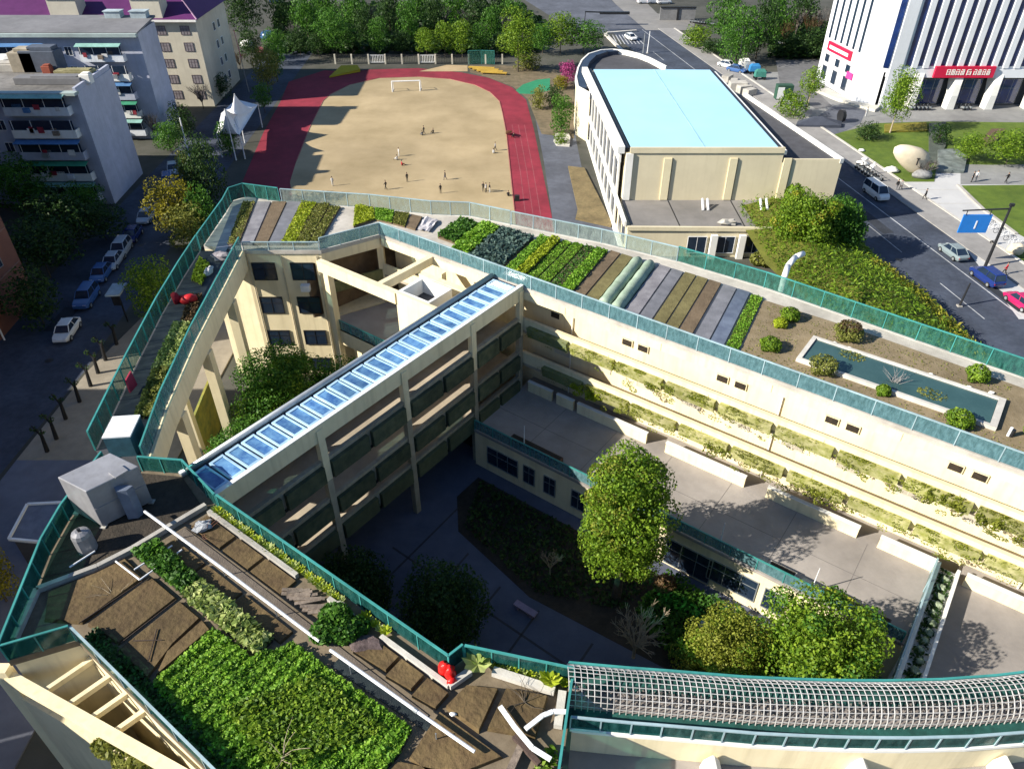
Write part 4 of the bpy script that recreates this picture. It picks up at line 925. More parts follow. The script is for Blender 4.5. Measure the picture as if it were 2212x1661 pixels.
# narrow roof of the street wing
def xyz(u, v, z=ZR): return tuple(at(u, v, z)[:2])
for pts, m_, n, s, h in (([xyz(432, 560), xyz(455, 575), xyz(436, 618), xyz(414, 608)], LF_LIME, 700, .13, .3), ([xyz(410, 640), xyz(438, 640), xyz(415, 700), xyz(392, 700)], LF_BROWN, 600, .12, .2), ([xyz(378, 700), xyz(412, 702), xyz(370, 800), xyz(330, 800)], LF_PALE, 1300, .12, .3), ([xyz(332, 800), xyz(371, 800), xyz(328, 905), xyz(292, 905)], LF_OLIVE, 1000, .14, .3)):
    q = MB(); q.prism([p for p in pts], ZR, ZR + .12)
    t = thing('planting_strip', {700: 'bright leafy clump at the top end of the street wing roof', 600: 'brown dried planting beside the red bag on the street wing', 1300: 'long yellowish planting strip in the middle of the street wing roof', 1000: 'yellowish planting strip next to the white topped cabinet'}[n], 'garden bed', (*pts[0], ZR))
    q.build('soil', SOILD, t); o = carpet('crop', pts, n, s, h, m_, t, ZR + .12); o['kind'] = 'stuff'
def lumpy(name, label, cat, p, r, m, flat=1.0, jit=.28, n=9, mm=6, smooth=False):
    q = MB(); q.blob((p[0], p[1], p[2] + r[2] * .8), *r, n, mm, jit); return tag(q.build(name, m, smooth=smooth), label, cat)
lumpy('sack', 'red sack lying on the narrow street wing roof', 'sack', (*xyz(408, 655), ZR), (.75, .45, .42), RED, smooth=True)
lumpy('sack', 'small dark red bundle beside the fence of the street wing', 'sack', (*xyz(383, 655), ZR), (.35, .3, .55), mat('dark_red_fabric', (0.35, .015, .03), scale=3, bump=.2), smooth=True)
p = at(285, 832, ZR + .5); q = MB()
q.loft([[(p.x - .05, p.y - .5, ZR + .25), (p.x + .05, p.y - .5, ZR + .25), (p.x + .1, p.y + .45, ZR + .2), (p.x, p.y + .45, ZR + .2)], [(p.x - .1, p.y - .4, ZR + 1.2), (p.x, p.y - .4, ZR + 1.2), (p.x + .05, p.y + .4, ZR + 1.35), (p.x - .05, p.y + .4, ZR + 1.35)]])
tag(q.build('cloth', mat('crimson_cloth', (0.40, .03, .07), scale=3, bump=.2)), 'crimson cloth hung on the green mesh fence of the street wing', 'cloth')
lumpy('boulder', 'rounded grey boulder at the top end of the street wing', 'boulder', (*xyz(480, 560), ZR), (.9, .55, .35), mat('mauve_rock', (0.34, .31, .33), (0.22, .2, .22), scale=4, bump=.5))
lumpy('sheet_bundle', 'crumpled white sheet beside the leafy clump on the street wing', 'sheet', (*xyz(452, 590), ZR), (.3, .9, .25), mat('white_sheet', (0.6, .58, .6)))
ac = thing('cabinet', 'dark teal cabinet with slatted white top at the lower end of the street wing', 'cabinet', tuple(at(262, 950, ZR)))
c = at(268, 935, ZR + 1.0); az = math.atan2(9, -.9) - math.pi / 2
q = MB(); q.box(c.x, c.y, ZR, 1.5, 2.0, 1.45, az); q.build('body', mat('cabinet_teal', (0.03, 0.10, 0.14), (0.02, 0.07, 0.10), scale=2), ac)
for i in range(4):
    q = MB(); d = Vector((-math.sin(az), math.cos(az), 0)) * (-.75 + .5 * i); q.box(c.x + d.x, c.y + d.y, ZR + 1.452, 1.6, .46, .09, az); q.build('slat', WHITEM, ac)
# water tank platform
wt = thing('water_tank', 'large grey cube water tank on the dark roof corner', 'water tank', tuple(at(240, 1110, ZR)))
k0, k1, k2 = at(164, 1109, ZR), at(224, 1141, ZR), at(332, 1085, ZR)
TANK = mat('tank_steel', (0.34, 0.34, 0.36), (0.27, 0.27, 0.29), scale=1.1, rough=.4, metal=.25, bump=.06, stain=.3, streak=.3)
k0 = k1 + (k0 - k1) * 1.0; e_w = k0 - k1; e_l = (k2 - k1)
k3 = k1 + e_w + e_l
q = MB(); q.prism([tuple(k0[:2]), tuple(k1[:2]), tuple(k2[:2]), tuple(k3[:2])], ZR + .12, ZR + 2.75); q.build('body', TANK, wt, bevel=.05)
q = MB(); m0 = (k0 + k2) / 2
for a in (k0, k1, k2, k3): q.box(a.x * .96 + m0.x * .04, a.y * .96 + m0.y * .04, ZR, .3, .3, .12)
q.build('foot', CONC, wt)
lid = k1 + e_l * .68 + e_w * .12; q = MB(); q.box(lid.x, lid.y, ZR + 2.752, .7, .7, .1, SA); q.build('hatch', TANK, wt)
rb = MB(); rb.beam(k1 + Vector((.0, -.02, 1.4)), k2 + Vector((0, -.02, 1.4)), .05, .07); rb.build('seam_rib', TANK, wt)
q = MB(); g0 = k1 + e_l * .62 + Vector((.12, -.12, 0)); q.loft([[g0 + Vector((x * .5, -abs(y) * .1 + y * .3 - .1, z)) for x, y in ((-1, 0), (-.4, -1), (.6, -.8), (1, .2), (.2, .5))] for z in (.1, .9, 1.6, 2.2)]); q.build('cover_sheet', FILMB, wt)
gt = thing('gas_cylinder', 'small grey cylinder tank standing beside the cube water tank', 'cylinder', tuple(at(192, 1188, ZR)))
p = at(192, 1188, ZR); q = MB()
q.loft([[p + Vector((r * math.cos(a), r * math.sin(a), z)) for a in np.arange(0, 6.28, .524)] for r, z in ((.42, 0), (.48, .12), (.48, 1.15), (.42, 1.35), (.2, 1.45))]); q.build('body', TANK, gt, smooth=False)
q = MB(); q.tube(p + Vector((0, 0, 1.45)), p + Vector((0, 0, 1.62)), .08, n=8); q.build('valve', DARKM, gt)
fr_ = thing('pipe_frame', 'thin white pipe frame lying between the cube tank and the kerb', 'pipe', tuple(at(300, 1230, ZR)))
for nm, pts in (('pipe', [(150, 1225), (205, 1190)]), ('pipe', [(250, 1212), (302, 1252)]), ('pipe', [(302, 1252), (393, 1187)]), ('pipe', [(290, 1230), (372, 1178)])):
    q = MB(); q.path([at(u, v, ZR + .35) for u, v in pts], .045); q.build(nm, WHITEM, fr_)
q = MB(); q.prism([L2(-6.8, -31.5), L2(-4.7, -34.6), L2(-3.2, -36.4), L2(-1.7, -38.1), L2(-.4, -35.4), L2(-.05, -30.0), L2(-2.9, -29.3), L2(-5, -30.5)], ZR + .002, ZR + .05); structure(q.build('soil', SOILD))
kb_ = thing('garden_kerb', 'pale concrete kerb round the top of the kitchen garden', 'kerb', tuple(L(0, -34, ZR)))
pts = [L(.4, -40.2, ZR + .16), L(-1.55, -38.2, ZR + .16), L(-.5, -35.7, ZR + .16), L(-.15, -34.0, ZR + .16), L(.05, -31.8, ZR + .16), L(.25, -29.9, ZR + .16)]
for a, c in zip(pts[:-1], pts[1:]): q = MB(); q.beam(a, c, .26, .3); q.build('kerb_piece', CONC, kb_)
for s0, s1, nm in ((.8, 8.0, 0), (10.3, 12.0, 0), (13.8, 17.9, 0)):
    q = MB(); q.sbox(s0, s1, -30.2, -29.98, ZR, ZR + .3); q.build('kerb_piece', PALEC if s0 > 12 else CONC, kb_)
q = MB(); q.beam(L(17.9, -30.1, ZR + .2), L(18.2, -29.0, ZR + .2), .3, .3); q.build('kerb_piece', PALEC, kb_)
q = MB(); q.beam(L(19.0, -28.4, ZR + .2), L(21.7, -27.55, ZR + .2), .35, .3); q.build('kerb_piece', PALEC, kb_)
q = MB(); q.beam(L(22.0, -27.4, ZR + .2), L(22.7, -28.8, ZR + .2), .35, .3); q.build('kerb_piece', PALEC, kb_)
# kitchen garden plots
PLOT = mat('dry_plot_soil', (0.155, 0.108, 0.048), (0.095, 0.062, 0.03), scale=1.3, stain=.4, bump=.9, bscale=4)
def plot(label, pts, h=.18, m_=PLOT):
    q = MB(); n = len(pts); c = (sum(p[0] for p in pts) / n, sum(p[1] for p in pts) / n)
    q.loft([[(*L2(*p), ZR + .002) for p in pts], [(*L2(p[0] + (c[0] - p[0]) * .03, p[1] + (c[1] - p[1]) * .05), ZR + h) for p in pts]])
    return tag(q.build('garden_plot', m_), label, 'garden plot', 'bare plots of the kitchen garden')
plot('bare brown plot at the left corner of the kitchen garden below the cylinder tank', [(-1.0, -38.0), (.4, -38.9), (2.0, -37.9), (1.9, -34.6), (.1, -34.5), (-.2, -35.8)])
plot('bare brown plot second from the left corner beside the broad leaved row', [(2.25, -37.8), (4.4, -37.5), (4.3, -34.4), (2.2, -34.4)])
plot('bare brown plot third from the left corner crossed by a dark stick', [(4.7, -37.7), (7.0, -37.7), (6.4, -36.0), (6.2, -34.4), (4.6, -34.4)])
plot('small bare plot wedged between the third plot and the green crop', [(6.55, -36.4), (7.2, -37.4), (7.1, -34.5), (6.4, -34.4)])
for i, (a, c) in enumerate(((.9, 3.4), (3.6, 5.7), (5.85, 8.2))):
    plot(('brown plot under the crumpled grey sheet by the top kerb', 'brown plot between the white pipe and the lettuce edging', 'brown plot with pale stubble just above the bark heap')[i], [(a, -31.3), (c, -31.3), (c, -30.3), (a, -30.3)])
for i, (a, c) in enumerate(((.9, 3.6), (3.75, 6.6), (6.75, 10.3))):
    plot(('strip plot left of the white pipe near its top end', 'strip plot left of the white pipe beside the broad leaved row', 'mossy strip plot left of the white pipe above the green crop')[i], [(a, -33.05), (c, -33.05), (c, -32.3), (a, -32.3)], .14)
for i, (a, c) in enumerate(((13.3, 15.2), (15.35, 16.7), (16.9, 18.1))):
    plot(('olive plot right of the big shrub between kerb and pipe', 'ridged brown plot with a dark hole above the pipe', 'narrow brown plot next to the red bag corner')[i], [(a, -31.4), (c, -31.2), (c, -30.35), (a, -30.35)], .26)
plot('smooth brown plot right of the red bag', [(18.4, -30.9), (20.2, -30.9), (19.7, -28.9), (18.5, -29.6)], .28)
plot('square brown plot with dead branches by the pergola corner', [(20.4, -30.6), (22.2, -29.7), (21.6, -27.9), (19.95, -28.7)], .3)
plot('brown plot with a grey pebble below the white pipe end', [(18.6, -33.4), (20.2, -33.4), (21.6, -31.1), (18.3, -31.15)], .2)
plot('large pale brown plot at the bottom edge right of the green crop', [(18.2, -38), (22.6, -38), (23.0, -32.2), (20.6, -32.6), (18.3, -33.7)], .2)
for nm, m_, pts, n, s, h, lab in (
    ('row', LF_MID, [(.1, -34.2), (4.4, -34.1), (4.5, -33.1), (.6, -33.0)], 1500, .15, .55, 'dark green leafy row at its top end below the tank kerb'),
    ('row2', LF_PALE, [(4.5, -34.2), (10.0, -34.1), (9.9, -33.15), (4.6, -33.1)], 1500, .19, .55, 'pale broad leaved vegetable row in the middle of the kitchen garden')):
    q = [L2(*p) for p in pts]; t = thing('vegetable_row', lab, 'vegetable row', (*q[0], ZR))
    b = MB(); b.prism(q, ZR, ZR + .16); b.build('soil', SOILD, t); o = carpet('crop', q, n, s, h, m_, t, ZR + .15); o['kind'] = 'stuff'
t = thing('green_crop', 'large patch of bright green leafy crop filling the bottom of the kitchen garden', 'crop', tuple(L(12, -35, ZR)))
q = [L2(*p) for p in ((7.2, -34.4), (9.9, -34.3), (10.8, -32.7), (17.9, -32.45), (18.2, -33.6), (17.9, -38.0), (12.5, -38.0), (7.5, -37.7))]
b = MB(); b.prism(q, ZR, ZR + .12); b.build('soil', SOILD, t)
o = carpet('crop', q, 30000, .085, .40, LF_CROP, t, ZR + .1, rows=(E1, .62), up=1.2); o['kind'] = 'stuff'
o = carpet('crop', [L2(*p) for p in ((11, -36.6), (13, -33.2), (17.2, -33), (15, -37))], 4500, .095, .55, LF_BRIGHT, t, ZR + .12, up=1.2); o['kind'] = 'stuff'
t = thing('lettuce_edging', 'row of pale lettuces along the glass fence above the kitchen garden', 'vegetable row', tuple(L(5, -29.8, ZR)))
lt = MB()
for a in range(9):
    w = a * .698; lt.poly([(0, 0, .02), (.20 * math.cos(w - .35), .20 * math.sin(w - .35), .14), (.27 * math.cos(w), .27 * math.sin(w), .20 + .05 * (a % 2)), (.20 * math.cos(w + .35), .20 * math.sin(w + .35), .14)])
for a in range(5):
    w = a * 1.257 + .3; lt.poly([(0, 0, .05), (.10 * math.cos(w - .5), .10 * math.sin(w - .5), .2), (.12 * math.cos(w), .12 * math.sin(w), .27), (.10 * math.cos(w + .5), .10 * math.sin(w + .5), .2)])
lm_ = [lt.mesh('lettuce', x) for x in (LF_PALE, LF_LIME)]
for i in range(40):
    s = .9 + i * .33
    if 10.9 < s < 12.2: continue
    place('lettuce', lm_[i % 2], t, L(s, -29.78 + rnd.uniform(-.05, .05), ZR + .08), rnd.random() * 6, (rnd.uniform(.8, 1.3),) * 3)
t = thing('lettuce_edging', 'pale lettuces along the glass fence between the red bag and pergola', 'vegetable row', tuple(L(20, -27.6, ZR)))
for i in range(10): place('lettuce', lm_[i % 2], t, L(18.6 + i * .36, -28.2 + i * .135, ZR + .1), rnd.random() * 6, (1.1,) * 3)
place('lettuce', lm_[0], t, L(18.3, -28.6, ZR + .25), 1, (2.6, 2.6, 2.2)); place('lettuce', lm_[1], t, L(21.3, -27.3, ZR + .2), 2, (2, 2, 2))
t = thing('edge_hedge', 'dark straggly plants along the bottom left glass fence of the kitchen garden', 'hedge', tuple(L(7, -38, ZR)))
o = carpet('foliage', [L2(2.9, -38.2), L2(14, -38.2), L2(14, -37.75), L2(2.9, -37.6)], 1500, .10, .5, LF_DARK, t, ZR); o['kind'] = 'stuff'
t = thing('vine_strip', 'leafy strip against the teal fence left of the curved wing', 'garden bed', tuple(L(23.5, -32, ZR)))
o = carpet('foliage', [L2(22.8, -29.6), L2(23.3, -29.6), L2(24.1, -32.5), L2(24, -37), L2(23.3, -37)], 800, .13, .4, LF_BRIGHT, t, ZR); o['kind'] = 'stuff'
t = thing('garden_shrub', 'bushy dark green shrub overhanging the white pipe', 'shrub', tuple(L(11.8, -31, ZR)))
o = cobj('foliage', [tuple(L(11.5, -30.7, ZR + .5)) + (.8, .7, .5), tuple(L(12.4, -31.0, ZR + .45)) + (.8, .6, .5), tuple(L(11.7, -31.6, ZR + .5)) + (.7, .6, .45), tuple(L(12.6, -30.4, ZR + .3)) + (.6, .5, .4)], 2600, .11, LF_MID, t, spread=.8)
b = MB(); b.tube(L(11.9, -31, ZR), L(11.9, -31, ZR + .6), .05, .03, 6); b.build('stem', BARK, t)
lumpy('shrub_mound', 'low dark mulch mound between the big shrub and kerb', 'mulch', tuple(L(13.6, -30.7, ZR)), (.9, .5, .2), mat('mauve_mulch', (0.16, .12, .12), (0.07, .05, .05), scale=5, bump=.8), jit=.3)
lumpy('sheeting', 'crumpled pale grey sheet on the plot below the fence corner', 'sheet', tuple(L(1.5, -30.95, ZR + .15)), (.5, .42, .2), mat('crumpled_foil', (0.5, .52, .55), (0.25, .27, .3), scale=6, bump=.9), jit=.35)
t = thing('bark_heap', 'heap of rotting grey planks beside the lettuces', 'wood heap', tuple(L(9.2, -30.7, ZR)))
for i in range(12):
    b = MB(); s = 8.1 + .19 * i; b.beam(L(s, -31.2 + rnd.uniform(-.1, .1), ZR + .25 + .04 * (i % 3)), L(s + .9 + rnd.uniform(-.3, .3), -30.35 + rnd.uniform(-.15, .15), ZR + .2 + .05 * (i % 2)), .17, .06); b.build('plank', WOOD, t)
t = thing('long_pipe', 'long straight white pipe running down the kitchen garden', 'pipe', tuple(L(10, -32.1, ZR)))
b = MB(); b.path([L(-1.4, -32.35, ZR + .75), L(5, -32.2, ZR + .7), L(11.97, -32.09, ZR + .62)], .075, 8); b.build('pipe_length', WHITEM, t)
b = MB(); b.path([L(12.7, -32.1, ZR + .62), L(17.6, -31.9, ZR + .55), L(20.68, -31.75, ZR + .5)], .075, 8); b.build('pipe_length', WHITEM, t)
b = MB(); b.tube(L(17.55, -31.9, ZR + .55), L(17.75, -31.9, ZR + .55), .1, n=8); b.build('coupling', METAL, t)
for s in (1, 5, 9, 14, 19): b = MB(); b.tube(L(s, -32.17, ZR), L(s, -32.17, ZR + .64), .03, n=5); b.build('support', METAL, t)
b = MB(); b.prism([L2(.6, -32.05), L2(18, -31.75), L2(18, -31.55), L2(.6, -31.5)], ZR, ZR + .05); tag(b.build('garden_path', mat('path_mud', (0.15, .125, .10), (0.11, .09, .075), scale=2, bump=.4)), kind='structure')
b = MB(); b.prism([L2(13, -32.45), L2(20.3, -32.0), L2(20, -31.6), L2(13, -31.85)], ZR + .051, ZR + .07); tag(b.build('mulch_film', mat('black_film', (0.02, .025, .028), (0.03, .04, .042), scale=2, rough=.25, bump=.3)), 'wrinkled black plastic film beside the lower half of the long pipe', 'film')
rb_ = MB(); c = L(17.35, -29.75, ZR)
rb_.blob((c.x, c.y + .1, ZR + .4), .28, .26, .42, 8, 6, .22).blob((c.x + .28, c.y - .12, ZR + .42), .26, .24, .45, 8, 6, .25).blob((c.x + .35, c.y - .45, ZR + .25), .22, .2, .28, 7, 5, .25)
tag(rb_.build('bag', mat('shiny_red_bag', (0.72, .02, .015), (0.55, .012, .012), scale=3, rough=.25, bump=.25), smooth=True), 'shiny red plastic bag in the corner of the kitchen garden fence', 'bag')
t = thing('curved_gutter', 'two bent white gutter pieces at the corner of the kitchen garden', 'gutter', tuple(at(1130, 1560, ZR)))
for pts in ([(1080, 1525), (1112, 1570), (1150, 1615), (1190, 1640)], [(1135, 1574), (1172, 1545), (1195, 1536), (1225, 1537)]):
    b = MB(); c = [at(u, v, ZR + .55) for u, v in pts]
    for a, e in zip(c[:-1], c[1:]): b.beam(a, e, .2, .07)
    b.build('gutter_piece', WHITEM, t)
b = MB(); b.beam(at(1130, 1600, ZR + .25), at(1090, 1690, ZR + .25), .3, .12); tag(b.build('board', WOOD), 'pale grey board lying below the white gutter pieces', 'board')
b = MB(); b.beam(at(1110, 1590, ZR + .3), at(1165, 1650, ZR + .3), .2, .2); tag(b.build('log', mat('dark_wood', (.09, .06, .05), scale=5, bump=.5)), 'dark rotten log under the white gutter pieces', 'log')
def sticks(name, label, root, n, ln, m_, up=.5, r=.02):
    b = MB()
    for i in range(n):
        a = rnd.random() * 6.28; d = Vector((math.cos(a), math.sin(a), rnd.uniform(.05, 1) * up)).normalized(); p = root + Vector((0, 0, .03)); w = r
        for k in range(3):
            e = p + d * ln * rnd.uniform(.25, .42); b.tube(p, e, w, w * .65, 5); w *= .65; p = e; d = (d + Vector((rnd.uniform(-.5, .5), rnd.uniform(-.5, .5), rnd.uniform(-.1, .3)))).normalized()
    return tag(b.build(name, m_), label, 'branches')
sticks('dead_branch', 'dead brown branch on the square plot by the pergola', at(1230, 1590, ZR + .3) if False else L(21.0, -28.8, ZR + .3), 9, 1.2, BARK, .3)
sticks('bare_sapling', 'thin reddish bare sapling behind the water tank', at(440, 1150, ZR), 7, 1.5, mat('red_twig', (.22, .09, .06), scale=4), 1.4)
sticks('bare_sapling', 'thin pale bare sapling beside the cylinder tank', at(252, 1290, ZR), 5, 1.3, PALEBARK, 1.6)
sticks('dead_branch', 'grey dead stems standing in the green crop', L(14.6, -36.4, ZR + .3), 8, 1.3, PALEBARK, 1.8)
q = MB()
for a, c in (((4.9, -37.0), (5.9, -36.2)), ((5.2, -36.0), (6.4, -37.2)), ((2.0, -38.0), (2.2, -34.5)), ((4.55, -37.4), (4.5, -34.5))): q.tube(L(*a, ZR + .24), L(*c, ZR + .24), .03, .02, 5)
tag(q.build('cane_sticks', mat('dark_cane', (.07, .05, .04), scale=3)), 'dark thin canes lying across the bare garden plots', 'canes')
for s, t_, lab in ((6.3, -32.45, 'white paper scrap on the smooth brown plot'),):
    pass
q = MB(); q.blob(tuple(L(18.9, -31.0, ZR + .3)), .16, .1, .08, 7, 4, .2); tag(q.build('stone', WHITEP), 'small white stone on the brown plot near the pipe end', 'stone')
q = MB(); q.blob(tuple(L(10.9, -30.1, ZR + .2)), .5, .22, .16, 8, 4, .15); tag(q.build('stone', CONC), 'flat pale stone slab among the lettuces above the bushy shrub', 'stone')
# terrace odds and ends
for i, (s, t, lab) in enumerate(((5.0, -6.5, 'short white flagpole leaning at the shaded end of the terrace edge'), (12.0, -6.6, 'white flagpole on the terrace edge beside the big conifer'), (21.8, -6.6, 'white flagpole on the terrace edge with its shadow on the paving'), (28.2, -6.6, 'white flagpole on the terrace edge next to the yellow bench'))):
    b = MB(); b.tube(L(s, t, ZT), L(s, t, ZT + 2.3), .05, .025, 7); o = thing('flagpole', lab, 'flagpole', tuple(L(s, t, ZT))); b.build('pole', WHITEM, o)
    b = MB(); b.tube(L(s, t, ZT), L(s, t, ZT + .12), .13, .1, 8); b.build('foot', METAL, o)
for i, (s0, s1, t, m_, lab) in enumerate(((3.6, 8.4, -6.2, mat('rust_brown', (.14, .07, .05), (.08, .05, .04), scale=3, bump=.4), 'long rusty brown planter box on the shaded end of the terrace'), (25.2, 27.0, -6.3, PALEC, 'pale grey planter box on the terrace edge'), (28.9, 30.7, -6.2, mat('yellow_paint', (.46, .46, .05), (.38, .38, .04), scale=3), 'yellow green bench box on the terrace edge'), (30.8, 33, -6.35, mat('brown_paint', (.12, .09, .08), scale=3), 'dark brown planter box right of the yellow bench box'))):
    o = thing('planter_box', lab, 'planter', tuple(L(s0, t, ZT)))
    b = MB(); b.sbox(s0, s1, t - .22, t + .22, ZT, ZT + .42); b.build('box', m_, o)
    b = MB(); b.sbox(s0 + .08, s1 - .08, t - .15, t + .15, ZT + .421, ZT + .46); b.build('filling', m_ if 'yellow' in m_.name else SOILD, o)
# ================================================================== GYM
gy = thing('gymnasium', 'cream sports hall with pale blue roof and white window grid beside the pitch', 'building', (25, 110, 0))
BLUEROOF = mat('pale_blue_roof', (0.40, 0.68, 0.86), (0.37, 0.64, 0.83), scale=.15, stain=.10, rough=.5, bump=.03)
GX0, GX1, GY0, GY1, GZ = 14.6, 36.0, 93.4, 132.5, 10.3
rl = [at(1282, 152, GZ + .3), at(1366, 326, GZ + .3)]; rr = [at(1533, 153, GZ + .3), at(1686, 326, GZ + .3)]; rm = [at(1413, 152, GZ + .33), at(1526, 326, GZ + .33)]
for a_ in (rl, rr, rm): a_[1].y = GY0 + .25
GX1 = rr[1].x + .55; GXB = rr[0].x + .5
b = MB(); b.prism([(GX0, GY0), (GX1, GY0), (GXB, GY1), (GX0 - 1.3, GY1)], 0, GZ); b.build('wall', GYMC, gy)
for a, c in ((rl, rm), (rm, rr)):
    b = MB(); b.loft([[a[0], c[0], c[1], a[1]], [p + Vector((0, 0, .12)) for p in (a[0], c[0], c[1], a[1])]]); b.build('roof_half', BLUEROOF, gy)
b = MB(); b.beam(rm[0] + Vector((0, 0, .13)), rm[1] + Vector((0, 0, .13)), .16, .04); b.build('ridge', mat('roof_ridge', (0.33, 0.58, 0.76), scale=1), gy)
b = MB(); b.beam((GX0 + .5, GY0 - .02, GZ + .35), (GX1, GY0 - .02, GZ + .35), .3, .7); b.build('front_parapet', GYMC, gy)
b = MB(); b.beam((rl[0].x - .7, rl[0].y, GZ + .3), (rl[1].x - .7, rl[1].y, GZ + .3), .7, .5); b.build('gutter', DARKM, gy)
b = MB(); b.beam((rl[0].x - 1.5, rl[0].y, GZ + .35), (rl[1].x - 1.4, rl[1].y - .3, GZ + .35), .9, .9); b.build('side_parapet', WHITEP, gy)
b = MB(); b.beam((rr[0].x + .35, rr[0].y, GZ + .1), (rr[1].x + .35, rr[1].y, GZ + .1), .4, .4); b.build('gutter', DARKM, gy)
b = MB(); b.beam((rr[0].x + .8, rr[0].y, GZ - .1), (rr[1].x + .8, rr[1].y, GZ - .1), .45, .5); b.build('side_parapet', WHITEP, gy)
for u0, u1 in ((1444, 1432), (1581, 1569), (1697, 1682)):
    p = at(u1, 431, 4); b = MB(); b.box(p.x, GY0 - .1, 4.0, 1.0, .2, 5.6); b.build('pilaster', mat('pilaster_render', (0.72, 0.65, 0.44), (0.68, 0.6, 0.4), scale=.8, stain=.1), gy)
    b = MB(); b.box(p.x + .57, GY0 - .03, 4.0, .12, .07, 5.6); b.build('joint', DARKM, gy)
b = MB(); b.box(GX0 + .5, GY0 - .12, 4.0, .9, .26, 6.2); b.build('corner_pier', WHITEP, gy)
# east aisle with dark roof
ea = [(GX1 + .002, GY0 + .001), (42.6, GY0 + .001), tuple(at(1608, 206, 9.2)[:2]), (GXB + .2, GY1 - 5)]
b = MB(); b.prism(ea, 0, 9.0); b.build('side_aisle', GYMC, gy)
b = MB(); b.prism([(GX1 + .05, GY0 + .3), (42.3, GY0 + .3), (ea[2][0] - .2, ea[2][1]), (ea[3][0] + .3, ea[3][1] - .2)], 9.002, 9.1); b.build('aisle_roof', DARKROOF, gy)
b = MB(); b.beam((42.5, GY0 - .05, 9.25), (ea[2][0], ea[2][1], 9.25), .5, .6); b.build('aisle_parapet', WHITEP, gy)
b = MB(); b.beam((GX1 + .4, GY0 + .12, 9.2), (42.2, GY0 + .12, 9.2), .25, .5); b.build('aisle_parapet', GYMC, gy)
# front annex
an = [(14.2, GY0 - .002), (36.5, GY0 - .002), (36.0, 84.6), (14.4, 85.0)]
b = MB(); b.prism(an, 0, 3.7); b.build('annex_wall', GYMC, gy)
b = MB(); b.prism([(14.6, GY0 - .01), (36.3, GY0 - .01), (35.7, 85.0), (14.9, 85.3)], 3.702, 3.9); b.build('annex_roof', GREYROOF, gy)
b = MB(); b.beam((14.3, 84.95, 3.85), (36.1, 84.6, 3.85), .35, .5); b.build('annex_parapet', GYMC, gy)
for u0, v0, u1, v1 in ((1443, 434, 1470, 492), (1578, 434, 1610, 492), (1645, 434, 1680, 492)):
    b = MB(); b.beam(at(u0, v0, 3.92), at(u1, v1, 3.92), .12, .02); b.build('roof_joint', DARKM, gy)
for u in (1519, 1530, 1645, 1658):
    p = at(u, 455, 3.95); b = MB(); b.tube(p, p + Vector((.1, 1.6, .9)), .16, n=8); b.build('vent_pipe', WHITEM, gy)
for u in (1500, 1560, 1620):
    p = at(u, 560, 0); window(gy, (p.x * 84.5 / p.y, 84.62, .6), 0, 2.4, 2.3, 1, WHITEM, PANE)
    b = MB(); b.box(p.x * 84.5 / p.y + 2.0, 84.35, 0, .8, .5, 3.2); b.build('front_pier', WHITEP, gy)
lumpy('roof_debris', 'small grey heap of debris on the front annex roof of the gym', 'debris', tuple(at(1572, 486, 3.9)), (1.1, .5, .4), CONC, jit=.4)
# white window grid on the west side
WG = [(14.35, 85.6), (13.2, 132.4)]
wd = Vector((WG[1][0] - WG[0][0], WG[1][1] - WG[0][1], 0)); wa = math.atan2(wd.y, wd.x); wl = wd.length; wd.normalize()
wnv = Vector((-1, -.02, 0))
def wp(f, off=0): p = Vector((WG[0][0], WG[0][1], 0)) + wd * f + wnv * off; return p
b = MB(); b.beam(wp(0, .25) + Vector((0, 0, .0)), wp(wl, .25), .5, .8); b.build('plinth', WHITEP, gy)
SCR = mat('grid_back', (0.16, 0.155, 0.16), (0.10, 0.10, 0.11), scale=1)
b = MB(); b.beam(wp(8.5, .05) + Vector((0, 0, 4.7)), wp(wl - .3, .05) + Vector((0, 0, 4.7)), .1, 9.2); b.build('dark_wall', SCR, gy)
for z, h, f0 in ((4.1, .7, 0), (9.5, 1.2, 8)):
    b = MB(); b.beam(wp(f0, .24) + Vector((0, 0, z)), wp(wl, .24) + Vector((0, 0, z)), .3, h); b.build('grid_beam', WHITEP, gy)
for i in range(11):
    f = 8.6 + i * (wl - 9.2) / 10; b = MB(); p = wp(f, .33); b.box(p.x + .12, p.y, 0, .26, .6, 9.0); b.build('grid_pier', WHITEP, gy)
    if i < 10:
        m = f + (wl - 9.2) / 20
        for z, h in ((.9, 2.7), (4.7, 4.1)):
            window(gy, wp(m, .14) + Vector((0, 0, z)), wa - math.pi, 3.2, h, 2, FRAME, PANE, rail=True)
for f in (2.0, 5.0):
    window(gy, wp(f, .02) + Vector((0, 0, .8)), wa - math.pi, 1.9, 2.4, 1, FRAME, PANE)
# rounded rear stair volume
rc = [(13.0, 127.0), (11.2, 131), (11.3, 137), (12.1, 143), (13.2, 148.5), (14.9, 153.3), (17.6, 156.3), (20, 156.9), (22.4, 155.8), (24.6, 153.4), (26.3, 150.2), (28.4, 144), (29.5, 132.6), (13.4, 132.6)]
b = MB(); b.prism(rc, 0, 7.3); b.build('rear_wall', GYMC, gy)
b = MB(); b.prism([(p[0] * .97 + .6, p[1] * .995 + .5) for p in rc[1:-1]], 7.302, 7.36); b.build('rear_roof', DARKROOF, gy)
b = MB()
for p, q in zip(rc[:-3], rc[1:-2]): b.beam((*p, 7.75), (*q, 7.75), .3, .95)
b.build('rear_parapet', WHITEP, gy)
b = MB()
for p, q in zip(rc[1:7], rc[2:8]): b.beam((p[0] + .8, p[1] - .5, 7.72), (q[0] + .8, q[1] - .5, 7.72), 1.4, .8)
